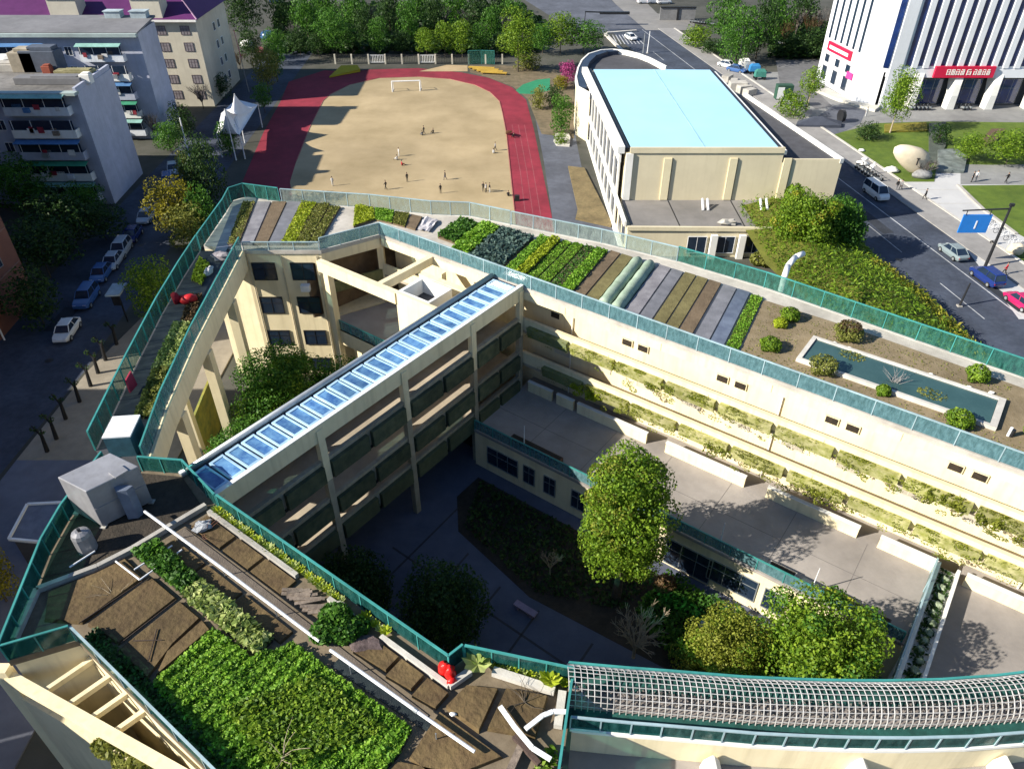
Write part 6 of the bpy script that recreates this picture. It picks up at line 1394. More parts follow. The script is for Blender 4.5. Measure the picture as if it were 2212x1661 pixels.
for i, (u, vb, vt, w) in enumerate(((1700, 124, 70, 60), (1755, 128, 60, 70), (1795, 124, 40, 50), (1725, 84, -14, 70))):
    tree('dark leafy tree in the scrub left of the white tower', u, vb, vt, w, m=LF_DARK, n=1000, group='dark leafy trees left of the white tower')
o = carpet('undergrowth', G((1660, 128), (1800, 130), (1820, 60), (1660, 50)), 3500, .6, 1.8, LF_DARK); o['kind'] = 'stuff'
tree('leaning yellow green tree at the corner of the white tower', 1742, 240, 145, 46, kind='egg', m=LF_BRIGHT, n=1200, bare=.45, bark=PALEBARK)
tree('low yellow green bush beside the dark bin box', 1706, 252, 196, 62, m=LF_BRIGHT, n=1200, bare=.0)
t = tree('feathery tree on two pale trunks in front of the red sign', 1922, 288, 150, 66, kind='egg', m=LF_BRIGHT, n=2000, bare=.3, bark=PALEBARK)
q = MB(); q.tube((.9, .3, 0), (.1, .1, 2.6), .16, .12, 6); q.build('trunk', PALEBARK, t)
tree('round clipped tree left one of two on the lawn by the rock', 2088, 350, 290, 66, m=LF_BRIGHT, n=1600, bare=.25)
tree('round clipped tree right one of two at the lawn edge', 2172, 356, 285, 100, m=LF_BRIGHT, n=2000, bare=.25)
tree('dark upright shrub between the lawn bed and the round clipped trees', 2024, 312, 264, 40, kind='column', m=LF_DARK, n=900, bare=.0)
tree('dark spreading shrub at the lawn edge below the tower corner', 1872, 300, 264, 50, m=LF_DARK, n=900, bare=.0)
tree('low bare grey shrub behind the pale rock', 1996, 382, 312, 60, kind='bare', m=LF_GREYTWIG, bare=.0)
tree('magenta blossom tree behind the green play surface', 1225, 182, 132, 36, m=LF_PINK, n=1200, bare=.1)
tree('orange yellow flowering bush below the magenta blossom tree', 1212, 192, 164, 34, m=LF_YEL, n=800, bare=.0)
tree('dark green shrub left of the gym corner', 1198, 232, 182, 42, m=LF_DARK, n=900, bare=.0)
tree('tall green shrub against the gym west side', 1212, 290, 205, 46, kind='egg', m=LF_MID, n=1400, bare=.0)
tree('olive weedy shrub beside the running track bend', 1163, 236, 188, 34, kind='egg', m=LF_OLIVE, n=700, bare=.0)
tree('small clipped shrub in the stone planter by the gym', 1210, 312, 288, 30, m=LF_BRIGHT, n=500, bare=.0)
tree('grey green bushes behind the yellow benches', 1140, 150, 118, 60, m=LF_OLIVE, n=800, bare=.0)
# courtyard trees
p = L(17.4, -10.6, 0)
def hero(label, p, w, h, m, n, size, shape, bare, k, name='tree', m2=None):
    t = thing(name, label, 'tree', tuple(p)); rg = random.Random(k)
    cl = [(p.x + a, p.y + b, p.z + c, d, e, f) for a, b, c, d, e, f in clump_set(w, h * (1 - bare), h * bare, 42, rg, shape=shape)]
    small = []
    for a, b, c, d, e, f in cl[:-1]:
        for j in range(3):
            v = Vector((rg.gauss(0, 1), rg.gauss(0, 1), rg.gauss(0, 1))).normalized(); small.append((a + v.x * d * .8, b + v.y * d * .8, c + v.z * f * .8, d * .45, e * .45, f * .4))
    cobj('crown', cl + small, int(n * 2.8), size * .58, m, t, spread=.6, fill=.25)
    if m2: cobj('crown', [(a, b, c + .1, d * .9, e * .9, f * .9) for a, b, c, d, e, f in small[::3]], n // 2, size * .58, m2, t, spread=.6)
    q = MB(); q.tube(p, p + Vector((.05, 0, h * bare * .6)), h * .028, h * .022, 8).tube(p + Vector((.05, 0, h * bare * .6)), p + Vector((0, .05, h * .7)), h * .022, h * .01, 8)
    for i in range(6):
        a = i * 1.1; b0 = p + Vector((0, 0, h * (bare * .7 + .06 * i))); q.tube(b0, b0 + Vector((math.cos(a) * w * .36, math.sin(a) * w * .36, h * .16)), h * .010, h * .004, 5)
    q.build('trunk', BARK, t); return t
bt = L(17.0, -11.9, 0); hero('tall dense egg shaped evergreen in the middle of the courtyard', bt, 6.0, z_at(bt.x, bt.y, 985), LF_BRIGHT, 11000, .17, 'egg', .25, 4, m2=LF_IVY)
r1_ = L(25.6, -15.0, 0); hero('round yellow green tree at the right end of the courtyard', r1_, 5.2, z_at(r1_.x, r1_.y, 1345), LF_IVY, 8000, .13, 'round', .15, 8, m2=LF_BRIGHT)
r2_ = L(30.1, -12.8, 0); hero('wide lumpy green tree in the courtyard corner by the pergola', r2_, 7.2, z_at(r2_.x, r2_.y, 1330), LF_BRIGHT, 11000, .17, 'round', .15, 15, m2=LF_MID)
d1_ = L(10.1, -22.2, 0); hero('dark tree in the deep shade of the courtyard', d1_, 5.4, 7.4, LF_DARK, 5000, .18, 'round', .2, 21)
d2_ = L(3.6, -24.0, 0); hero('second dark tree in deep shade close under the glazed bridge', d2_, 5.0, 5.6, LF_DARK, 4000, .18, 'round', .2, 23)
i1_ = Vector((-19.2, 49.2, 0)); hero('large dense green tree in the inner court left of the bridge', i1_, 7.8, 9.6, LF_MID, 11000, .17, 'round', .2, 31, m2=LF_BRIGHT)
i2_ = Vector((-14.4, 50.2, 0)); hero('smaller dark green tree behind the large one in the inner court', i2_, 6.0, 7.4, LF_MID, 6000, .17, 'round', .2, 37)
i3_ = Vector((-21.0, 43.0, 0)); hero('dark green tree below the street wing columns in the inner court', i3_, 5.5, 7.0, LF_MID, 5000, .17, 'round', .15, 41)
t = thing('bare_tree', 'bare pale branched tree in front of the tall courtyard evergreen', 'tree', tuple(L(20.3, -15.3, 0)))
tm = bare_mesh(3, PALEBARK, 9, 3); o = add_obj('branches', tm, t); o.scale = (4.8, 4.8, 5.6); o.location = (0, 0, 1.0)
q = MB(); q.tube(L(20.3, -15.3, 0), L(20.3, -15.3, 1.1), .12, .1, 7); q.build('trunk', PALEBARK, t)
t = thing('bare_tree', 'small bare pale tree in the shaded courtyard soil', 'tree', tuple(L(12.2, -13.2, 0)))
o = add_obj('branches', bare_mesh(5, PALEBARK, 6, 3), t); o.scale = (2.2, 2.2, 2.8); o.location = (0, 0, 1.0)
q = MB(); q.tube(L(12.2, -13.2, 0), L(12.2, -13.2, 1.1), .07, .05, 6); q.build('trunk', PALEBARK, t)
o = carpet('shrubbery', [L2(19, -8), L2(33.2, -8), L2(33.2, -12.6), L2(24, -14.6), L2(21, -13.6), L2(18.6, -12)], 6500, .16, 1.1, LF_MID); o['kind'] = 'stuff'
o = carpet('shrubbery', [L2(2, -8.4), L2(18.6, -8.4), L2(18, -12.6), L2(12, -15), L2(4, -13.2)], 3000, .15, .6, LF_DARK); o['kind'] = 'stuff'
for s, t_, nm in ((19.5, -9.4, 0), (15.6, -8.6, 1)):
    o = cobj('dry_shrub', [tuple(L(s, t_, .9)) + (.8, .6, .9)], 700, .10, LF_BROWN); tag(o, ('brown dry shrub beside the doors under the terrace', 'reddish dry stems in the shade under the terrace windows')[nm], 'shrub')
q = MB(); q.blob(tuple(L(23.2, -10.6, .45)), .5, .45, .42, 9, 6, .05); tag(q.build('garden_ball', mat('blue_grey_stone', (.30, .34, .40), scale=2), smooth=True), 'round blue grey stone among the courtyard shrubs', 'stone')
q = MB(); q.sbox(11.6, 13.4, -16.9, -16.4, .3, .42).sbox(11.8, 12, -16.9, -16.4, 0, .3).sbox(13.0, 13.2, -16.9, -16.4, 0, .3); tag(q.build('bench', mat('mauve_stone', (.30, .24, .34), scale=2)), 'mauve stone bench beside the shaded courtyard soil', 'bench')
# planted bank beside the avenue
out = [(1792, 452), (1838, 506), (1890, 566), (1940, 604), (1990, 640), (2040, 690), (2092, 742), (2140, 800), (2212, 890)]
bo = [at(u, v, 1.0) for u, v in out]
bn = len(bo); bi = [Vector((p.x - 9.5 - .6 * i * 0, p.y - 3.5, 4.2)) for i, p in enumerate(bo)]
q = MB(); lo_ = [Vector((p.x + .5, p.y + .2, 0)) for p in bo]; bi2 = [Vector((p.x - 6, p.y - 2.5, 3.8)) for p in bi]
rows_ = [lo_, bo, [a.lerp(c, .5) + Vector((0, 0, .7)) for a, c in zip(bo, bi)], bi, bi2]
for r in range(4):
    for i in range(bn - 1): q.poly([rows_[r][i], rows_[r][i + 1], rows_[r + 1][i + 1], rows_[r + 1][i]])
structure(q.build('grass_bank', mat('bank_soil', (0.15, 0.16, 0.025), (0.11, 0.115, 0.018), scale=1, bump=.5)))
pts = []; nn = 26000
fi = NR.random(nn) * (bn - 1.001); fr_r = NR.random(nn) * 3.9
for a, r in zip(fi, fr_r):
    i, j = int(a), int(r); fa, fr2 = a - i, r - j; p = rows_[j][i].lerp(rows_[j][i + 1], fa).lerp(rows_[j + 1][i].lerp(rows_[j + 1][i + 1], fa), fr2); pts.append((p.x, p.y, p.z))
pos = np.array(pts); pos[:, 2] += NR.random(nn) ** 2 * .9; pos += NR.normal(size=pos.shape) * .12
dry = (fr_r < 1.6) & (NR.random(nn) < .75) & (fi > 2.2)
nrm = np.column_stack([NR.normal(size=nn) * .6 + .25, NR.normal(size=nn) * .6, np.full(nn, .8)])
for msk, m_ in ((dry, LF_GRASS), (~dry, LF_BRIGHT)):
    o = add_obj('bank_plants', quads_mesh('bank_plants', leaves(pos[msk], nrm[msk], .24, .28), m_)); o['kind'] = 'stuff'
wp_ = at(1732, 560, 0)
hero('large drooping lime green tree at the corner of the gym', Vector((35.4, 83.0, 0)), 7.6, 8.8, LF_BRIGHT, 9000, .24, 'egg', .08, 51, name='weeping_tree', m2=LF_GRASS)
hero('dark green tree right of the drooping lime tree on the bank', Vector((40.2, 84.5, 0)), 6.5, 7.6, LF_MID, 5000, .26, 'round', .1, 53)
t = thing('creeper_stump', 'creeper covered post on the front annex roof of the gym', 'creeper', (36.4, 91.0, 0))
o = cobj('creeper', [(36.4, 91.0, 5.6, 1.2, .9, 1.6), (37.4, 90.2, 4.0, 1.6, 1.2, 1.8), (38.4, 89.4, 2.4, 1.6, 1.2, 1.8)], 2000, .22, LF_BRIGHT, t)
q = MB(); q.tube((36.4, 91, 0), (36.4, 91, 6.4), .22, .16, 7); q.build('post', BARK, t)
o = cobj('hedge', [(30.5 + 1.1 * i, 82.5 - .35 * i, .9, 1.0, .8, .9) for i in range(8)], 3000, .2, LF_OLIVE); tag(o, 'low olive hedge between the gym annex and the school roof fence', 'hedge')
# arched white pipe in the planting
t = thing('arched_pipe', 'large arched white duct rising out of the bank behind the mesh fence', 'duct', tuple(at(1692, 625, 8)))
q = MB(); c = [at(1692, 622, 9.5), at(1694, 600, 9.8), at(1702, 575, 10.1), at(1718, 556, 10.2), at(1735, 548, 10.2)]
c[0] = Vector((c[1].x, c[1].y, 0)); q.path(c, .28, 10); q.build('duct', WHITEM, t, smooth=True)
# ================================================================== VEHICLES
def paint(name, c): return mat(name, c, tuple(x * .9 for x in c), scale=1, rough=.22, bump=0, spec=.6, stain=.08)
def car_meshes(kind):
    ln, w, zb, zr = {'car': (4.4, 1.78, .92, 1.46), 'suv': (4.6, 1.86, 1.05, 1.72), 'van': (4.9, 1.85, 1.15, 2.0)}[kind]
    q = MB(); h = ln / 2; hw = w / 2
    xs = [(-h, .72, .50, zb * .80), (-h + .12, .90, .30, zb * .96), (-h + .9, 1, .22, zb), (0, 1, .2, zb), (h - 1.3, 1, .2, zb * .97), (h - .45, .95, .24, zb * (.86 if kind != 'van' else .93)), (h - .05, .80, .36, zb * .70)]
    rings = []
    for x, f, z0, z1 in xs:
        a = hw * f; rings.append([Vector((x, -a * .92, z0)), Vector((x, a * .92, z0)), Vector((x, a, (z0 + z1) * .5)), Vector((x, a * .93, z1)), Vector((x, -a * .93, z1)), Vector((x, -a, (z0 + z1) * .5))])
    q.loft(rings)
    # roof shell
    r0, r1 = {'car': (-1.05, .55), 'suv': (-1.9, .45), 'van': (-2.3, 1.15)}[kind]
    q.loft([[(r0, -hw * .72, zr - .04), (r1, -hw * .72, zr - .04), (r1, hw * .72, zr - .04), (r0, hw * .72, zr - .04)], [(r0 + .1, -hw * .62, zr + .03), (r1 - .1, -hw * .62, zr + .03), (r1 - .1, hw * .62, zr + .03), (r0 + .1, hw * .62, zr + .03)]])
    b0, b1 = {'car': (-1.75, 1.15), 'suv': (-2.15, 1.05), 'van': (-2.38, 1.75)}[kind]
    for sx in (-1, 1):          # pillars
        for a, c in (((b0, sx * hw * .86, zb), (r0, sx * hw * .71, zr - .03)), ((b1, sx * hw * .86, zb), (r1, sx * hw * .71, zr - .03)), (((b0 + b1) / 2 - .1, sx * hw * .89, zb), ((r0 + r1) / 2, sx * hw * .74, zr - .03))): q.beam(a, c, .09, .07)
    gl = MB(); gl.loft([[(b0, -hw * .86, zb - .02), (b1, -hw * .86, zb - .02), (b1, hw * .86, zb - .02), (b0, hw * .86, zb - .02)], [(r0, -hw * .70, zr - .05), (r1, -hw * .70, zr - .05), (r1, hw * .70, zr - .05), (r0, hw * .70, zr - .05)]])
    wh = MB(); wh.tube((0, -.11, 0), (0, .11, 0), .32, n=14)
    rm_ = MB(); rm_.tube((0, -.125, 0), (0, .125, 0), .19, n=10)
    hl = MB(); hl.box(0, 0, 0, .12, .34, .14)
    return q, gl, wh, rm_, hl, (h, hw, zb)
LAMPW = mat('headlight_glass', (.75, .77, .78), scale=3, rough=.1, bump=0); LAMPR = mat('taillight_red', (.45, .02, .02), scale=3, rough=.2, bump=0)
CARS = {}
for kd in ('car', 'suv', 'van'):
    q, gl, wh, rm_, hl, (h, hw, zb) = car_meshes(kd)
    r = thing('parked_car' if kd != 'van' else 'white_van', 'x', 'car' if kd != 'van' else 'van')
    bo_ = add_obj('body', q.mesh('body', paint('white_car_paint', (.72, .73, .74)), True), r)
    m = bo_.modifiers.new('bevel', 'BEVEL'); m.width = .05; m.segments = 2
    try: bo_.data.polygons.foreach_set('use_smooth', [False] * len(bo_.data.polygons))
    except Exception: pass
    add_obj('glazing', gl.mesh('glazing', PANE), r)
    wm, rmm = wh.mesh('wheel', BLACK), rm_.mesh('rim', METAL)
    for x in (-h + .85, h - .9):
        for s in (-1, 1):
            o = add_obj('wheel', wm, r, (x, s * (hw - .1), .32)); add_obj('rim', rmm, o)
    hm, tm_ = hl.mesh('headlight', LAMPW), hl.mesh('taillight', LAMPR)
    for s in (-1, 1):
        add_obj('headlight', hm, r, (h - .16, s * hw * .58, zb * .60)); add_obj('taillight', tm_, r, (-h + .06, s * hw * .62, zb * .62))
    CARS[kd] = [r, False]
def car(kd, label, u, v, head, pm, name=None, group=None, cat=None, wpos=None):
    r, used = CARS[kd]; p = wpos or at(u, v, 0.02)
    if used: r = dup(r, p, head)
    else: r.location = p; r.rotation_euler = (0, 0, head); CARS[kd][1] = True
    r['label'] = label
    if group: r['group'] = group
    if cat: r['category'] = cat
    if name: r.name = name
    for ch in r.children:
        if ch.name.startswith('body'): ch.material_slots[0].link = 'OBJECT'; ch.material_slots[0].material = pm
    return r
PW, PS, PB, PBL, PG, PM_ = paint('white_car_paint', (.72, .73, .74)), paint('silver_car_paint', (.42, .46, .52)), paint('navy_car_paint', (.012, .03, .16)), paint('blue_car_paint', (.05, .12, .30)), paint('grey_green_car_paint', (.20, .25, .27)), paint('magenta_car_paint', (.45, .015, .10))
ST = R(-84)
GRP = 'cars along the west street'
car('car', 'white car at the front of the line on the west street', 148, 722, ST, PW, group=GRP)
car('suv', 'dark blue van like car behind the white car on the west street', 190, 652, ST, PBL, group=GRP)
car('car', 'dark blue car third in the line on the west street', 222, 598, ST, PBL, group=GRP)
car('car', 'blue grey car with pale roof fourth in the line on the west street', 247, 572, ST, PS, group=GRP)
car('suv', 'pale blue car with white roof edge fifth in the line on the west street', 264, 548, ST, PS, group=GRP)
car('car', 'dark car in shade behind the pale blue car on the west street', 288, 515, ST, PB, group=GRP)
car('car', 'silver car beside the yellow autumn tree on the west street', 318, 475, ST, PS, group=GRP)
car('suv', 'blue car parked past the yellow autumn tree', 366, 402, R(-70), PBL, group=GRP)
car('car', 'pale car at the far end of the line near the canopy', 376, 372, R(-70), PS, group=GRP)
car('van', 'white van driving along the avenue beside the gym', 1890, 424, R(-81), PW, name='white_van')
AV = R(99)
car('car', 'grey green car on the avenue between white van and blue car', 2056, 552, AV, PG)
car('suv', 'dark blue car with open rear on the avenue below the mast sign', 2128, 606, AV, PB)
car('car', 'magenta car at the right edge of the avenue', 2202, 660, AV, PM_)
car('car', 'white car on the junction behind the gym', 1362, 86, R(-70), PW, name='driving_car')
car('car', 'silver car half hidden by the drooping tree on the avenue', 1822, 486, AV, PS)
for i, (u, v, pm, lb) in enumerate(((1392, 8, PW, 'left'), (1412, 8, PS, 'middle'), (1434, 9, PW, 'right'))): car('suv', lb + ' of three pale cars parked under the far shelter', u, v, R(10), pm)
car('car', 'white car parked in front of the conifer clump', 1570, 146, R(-40), PW); car('car', 'blue grey car parked behind the white one by the conifers', 1590, 156, R(-40), PBL)
car('car', 'dark car at the top left behind the big dark tree', 598, 8, R(0), PB)
car('suv', 'dark grey car on the driveway by the tower', 1815 + 0 * 1, 168, R(0), PB) if False else None
car('car', 'white car in the bare scrub left of the tower', 1690, 106, R(10), PW)
# ================================================================== PEOPLE
def person_mesh(pose, cols):
    J = {'stand': dict(hip=(0, 0, .88), l=((.09, 0, .46), (.10, .02, .05)), r=((-.09, 0, .46), (-.10, -.02, .05)), la=((.24, .0, 1.12), (.25, .06, .86)), ra=((-.24, .0, 1.12), (-.25, .05, .86))),
         'walk': dict(hip=(0, 0, .87), l=((.09, .18, .48), (.09, .22, .05)), r=((-.09, -.06, .48), (-.09, -.34, .10)), la=((.24, -.12, 1.13), (.24, -.05, .90)), ra=((-.24, .12, 1.13), (-.24, .28, .95))),
         'sit': dict(hip=(0, 0, .16), l=((.14, .40, .40), (.16, .68, .06)), r=((-.14, .42, .34), (-.2, .66, .06)), la=((.27, .14, .42), (.18, .38, .34)), ra=((-.27, .12, .42), (-.18, .34, .3)))}[pose]
    hz = J['hip'][2]; V = [(0, 0, hz), (0, 0, hz + .25), (0, 0.01, hz + .50), (0, .01, hz + .62), (0, .03, hz + .70), (0, .03, hz + .82)]
    Rr = [.15, .14, .15, .065, .10, .085]; E = [(i, i + 1) for i in range(5)]
    def limb(root, pts, rad, off):
        i0 = root
        for p, r in zip(pts, rad):
            V.append(tuple(p)); Rr.append(r); E.append((i0, len(V) - 1)); i0 = len(V) - 1
        return i0
    for s, k in ((1, 'l'), (-1, 'r')):
        a, f = J[k]; limb(0, [(s * .09, 0, hz - .08), a, f, (f[0], f[1] + .14, max(.04, f[2] - .02))], [.095, .07, .05, .045], 0)
    for s, k in ((1, 'la'), (-1, 'ra')):
        a, f = J[k]; limb(2, [(s * .18, 0, hz + .46), a, f, (f[0], f[1] + .05, f[2] - .07)], [.065, .048, .038, .035], 0)
    me = bpy.data.meshes.new('person_body'); me.from_pydata(V, E, [])
    o = bpy.data.objects.new('tmp', me); COL.objects.link(o)
    sk = o.modifiers.new('skin', 'SKIN'); sk.use_smooth_shade = True
    for d, r in zip(me.skin_vertices[0].data, Rr): d.radius = (r, r * .8)
    me.skin_vertices[0].data[0].use_root = True
    ss = o.modifiers.new('sub', 'SUBSURF'); ss.levels = 1; ss.render_levels = 1
    dg = bpy.context.evaluated_depsgraph_get(); nm = bpy.data.meshes.new_from_object(o.evaluated_get(dg))
    bpy.data.objects.remove(o)
    nm.materials.clear()
    for c in cols: nm.materials.append(c)
    for p in nm.polygons:
        z = p.center.z; x = abs(p.center.x)
        p.material_index = 2 if z > hz + .60 or (x > .2 and z < hz + .1 and pose != 'sit') else (0 if z > hz + .02 else 1)
    hair = MB(); hair.blob((0, .005, hz + .83), .092, .10, .09, 9, 6)
    return nm, hair
SKIN = mat('skin', (.45, .28, .20), scale=4, bump=0); HAIR = mat('black_hair', (.02, .018, .016), scale=8, bump=.1)
CL = {'white': mat('white_shirt', (.70, .70, .70), scale=4, bump=.1), 'black': mat('black_cloth', (.02, .02, .022), scale=4, bump=.1), 'navy': mat('navy_cloth', (.03, .04, .09), scale=4, bump=.1), 'red': mat('red_shirt', (.45, .03, .04), scale=4, bump=.1), 'grey': mat('grey_cloth', (.25, .25, .26), scale=4, bump=.1)}
PM = {}
def person(label, u=None, v=None, pose='stand', top='black', bot='black', head=0.0, h=1.45, wpos=None, group=None, cat='person'):
    key = (pose, top, bot)
    if key not in PM:
        nm, hair = person_mesh(pose, [CL[top], CL[bot], SKIN]); PM[key] = (nm, hair.mesh('hair', HAIR))
    p = wpos or at(u, v, 0.03); t = thing('person', label, cat, tuple(p), head, group)
    t.scale = (h / 1.72,) * 3
    add_obj('body', PM[key][0], t); add_obj('hair', PM[key][1], t)
    return t
person('person in white standing at the near left of the sandy pitch', 719, 402, 'stand', 'white', 'white', .3)
person('person in black standing left of the middle on the near pitch', 834, 410, 'walk', 'black', 'black', 1.2)
person('person in black with long shadow on the pitch right of the child in white', 880, 393, 'stand', 'black', 'black', .5)
person('person in black standing alone on the right half of the near pitch', 962, 389, 'walk', 'black', 'navy', 2)
person('person in black nearest the roof fence on the right half of the pitch', 952, 418, 'stand', 'black', 'black', .2)
person('person crouching in a white top in the centre of the pitch', 858, 346, 'sit', 'white', 'black', 1.0)
person('person in white cap shirt behind the crouching one on the pitch', 862, 338, 'stand', 'white', 'white', 2.0)
person('person in dark clothes crouching right of the one in white on the pitch', 868, 358, 'sit', 'red', 'black', -1.0)
person('person in white shirt crouching in the far group on the pitch', 912, 293, 'sit', 'grey', 'black', .5)
person('person in black standing in the far group on the pitch', 916, 290, 'walk', 'black', 'black', 1.4)
person('person in black apart to the right of the far group on the pitch', 936, 288, 'sit', 'black', 'grey', 2.4)
for i, (u, v, a, b_, po, nm) in enumerate(((1044, 414, 'black', 'black', 'walk', 'left'), (1050, 416, 'white', 'black', 'stand', 'middle'), (1058, 416, 'black', 'white', 'stand', 'right'))): person('person at the %s of the close group of three near the red track' % nm, u, v, po, a, b_, i)
person('person in black alone on the pitch beside the red track kerb', 1098, 424, 'sit', 'black', 'black', 0)
person('person seated on the pitch edge halfway up the right track', 1066, 332, 'sit', 'white', 'grey', 0); person('person in grey bending near the right track', 1070, 326, 'walk', 'grey', 'black', 2)
person('person in dark clothes walking on the right track bend', 1110, 298, 'sit', 'black', 'red', 1)
person('person in black walking alone across the pale plaza', 1996, 432, 'walk', 'black', 'black', 1.4, 1.7)
person('person in white at the corner of the gravel yard by the tower', 1870, 252, 'stand', 'white', 'white', .4, 1.7)
person('person in black left in the pair at the plaza edge beside the avenue', 1935, 412, 'stand', 'black', 'grey', 0, 1.7); person('person in grey right in the pair at the plaza edge beside the avenue', 1944, 412, 'walk', 'grey', 'black', 2, 1.7)
person('person in black on the plaza path below the round clipped trees', 2172, 396, 'walk', 'black', 'black', .3, 1.7)
person('person in black left in the cluster by the kerb gap of the plaza', 2098, 394, 'stand', 'black', 'black', .8, 1.7); person('person in white right in the cluster by the kerb gap of the plaza', 2106, 392, 'stand', 'white', 'grey', 2, 1.7)
person('person in red by the open rear of the blue car', 2168, 594, 'walk', 'red', 'black', 1, 1.7)
person('person in black crouching below the mast sign on the grass edge', 2148, 528, 'sit', 'black', 'grey', 1, 1.7)
# ================================================================== SPORTS GROUND FURNITURE
gl = thing('football_goal', 'white football goal frame at the far end of the sandy pitch', 'goal', tuple(at(876, 198, 0)))
a, c = at(848, 199, .03), at(908, 197, .03); hgt_ = z_at(a.x, a.y, 177)
b = MB(); b.tube(a, a + Vector((0, 0, hgt_)), .12, n=8); b.build('post', WHITEM, gl)
b = MB(); b.tube(c, c + Vector((0, 0, hgt_)), .12, n=8); b.build('post', WHITEM, gl)
b = MB(); b.tube(a + Vector((-.1, 0, hgt_)), c + Vector((.1, 0, hgt_)), .12, n=8); b.build('crossbar', WHITEM, gl)
for p in (a, c): b = MB(); b.path([p + Vector((0, 0, hgt_)), p + Vector((0, 1.6, hgt_ * .8)), p + Vector((0, 2.0, .05)), p], .05); b.build('net_stay', WHITEM, gl)
q = MB(); P_ = [at(711, 166, .3), at(722, 156, .5), at(737, 142, 1.0), at(772, 141, 1.0), at(778, 150, .6), at(745, 158, .4)]
q.loft([[Vector((p.x, p.y, .03)) for p in P_], P_]); tag(q.build('landing_mat', mat('yellow_cover', (.42, .34, .02), (.36, .29, .02), scale=.6, stain=.15)), 'yellow covered landing mat at the far left of the track', 'mat')
for i in range(4):
    q = MB(); a, c = at(1012 + 9 * i, 145 + 3.5 * i, .4), at(1068 + 9 * i, 147.5 + 3.6 * i, .4)
    q.beam(a, c, .9, .16); q.beam(a + Vector((.3, .2, -.2)), a + Vector((.3, -.2, -.39)), .2, .1).beam(c + Vector((-.3, .2, -.2)), c + Vector((-.3, -.2, -.39)), .2, .1)
    tag(q.build('bench', mat('yellow_wood', (.50, .33, .05), (.40, .25, .04), scale=2)), ('nearest', 'second', 'third', 'farthest')[3 - i] + ' of four long yellow wooden benches beside the track bend', 'bench', 'yellow benches beside the track')
t = thing('boundary_fence', 'white and grey railing fence with posts behind the sports pitch', 'fence', tuple(at(900, 140, 0)))
FP0, FP1 = at(725, 139, 0), at(1085, 139, 0)
pm_ = MB().box(0, 0, 0, .34, .34, 2.1).mesh('post', mat('cream_post', (.62, .58, .48), scale=3)); rm_ = MB()
n = 10
for i in range(n + 1): place('post', pm_, t, FP0.lerp(FP1, i / n))
for i in range(n):
    a, c = FP0.lerp(FP1, i / n), FP0.lerp(FP1, (i + 1) / n); q = MB(); q.beam(a + Vector((.3, 0, 1.9)), c + Vector((-.3, 0, 1.9)), .08, .1).beam(a + Vector((.3, 0, .4)), c + Vector((-.3, 0, .4)), .08, .1)
    for k in range(10): z = a.lerp(c, (k + .5) / 10); q.tube((z.x, z.y, .4), (z.x, z.y, 1.9), .04, n=4)
    q.build('railing_panel', WHITEM if i in (2, 5) else DARKM, t)
fence('mesh_fence', 'short green mesh fence right of the four clipped trees', [tuple(at(1012, 140, 0)[:2]), tuple(at(1040, 139, 0)[:2]), tuple(at(1068, 140, 0)[:2])], 0, 2.9, 3, GL_NET, TEALM, panel='mesh_panel')
q = MB(); q.loft([[at(1092, 290, .1), at(1100, 288, .1), at(1100, 284, .9), at(1093, 283, 1.3)], [p + Vector((.5, .3, 0)) for p in (at(1092, 290, .1), at(1100, 288, .1), at(1100, 284, .9), at(1093, 283, 1.3))]]); tag(q.build('board', mat('cream_board', (.6, .52, .36), scale=2)), 'small cream board leaning by the right straight of the track', 'board')
b = MB(); b.box(*at(1117, 434, 0)[:2], .03, .7, .5, .8); tag(b.build('bin', BLACK), 'small black box on the right track straight near the roof fence', 'box')
# flagpole with pink banner beside the purple block
t = thing('banner_pole', 'leaning pole with long pink streamer beside the purple roofed block', 'pole', tuple(at(538, 200, 0)))
b = MB(); a = at(538, 200, 0); b.tube(a, a + Vector((-.4, 0, 12)), .09, .05, 6); b.build('pole', METAL, t)
b = MB(); b.beam(a + Vector((-.15, 0, 6.5)), a + Vector((-.45, 0, 11.8)), .3, .05); b.build('streamer', mat('pink_streamer', (.55, .06, .14), scale=3), t)
for u, v, r, m_, lab in ((645, 106, 1.4, WHITEP, 'white domed tank top behind the purple block gable'), (682, 116, 1.0, mat('dusty_red', (.32, .10, .12), scale=2), 'dusty red awning bundle near the far street'), (700, 88, 1.6, PBL, 'blue covered stall near the far street')):
    u = u * .83 if False else u; p = at({645: 536, 682: 566, 700: 581}[u], v, 0); q = MB(); q.blob((p.x, p.y, r * .7), r * 1.3, r, r * .8, 10, 6, .06); tag(q.build('covered_stall', m_, smooth=True), lab, 'stall')
t = thing('bus_shelter', 'small pale roofed shelter post on the west street pavement', 'shelter', tuple(at(275, 690, 0)))
p = at(276, 694, 0); b = MB(); b.box(p.x, p.y, 3.9, 1.5, 2.6, .18, .1); b.build('roof', mat('pale_blue_paint', (.42, .50, .54)), t)
b = MB(); b.tube(p, p + Vector((0, 0, 3.9)), .1, n=7); b.build('post', DARKM, t); b = MB(); b.box(p.x, p.y - .6, 2.4, .9, .15, 1.3); b.build('board', DARKM, t)
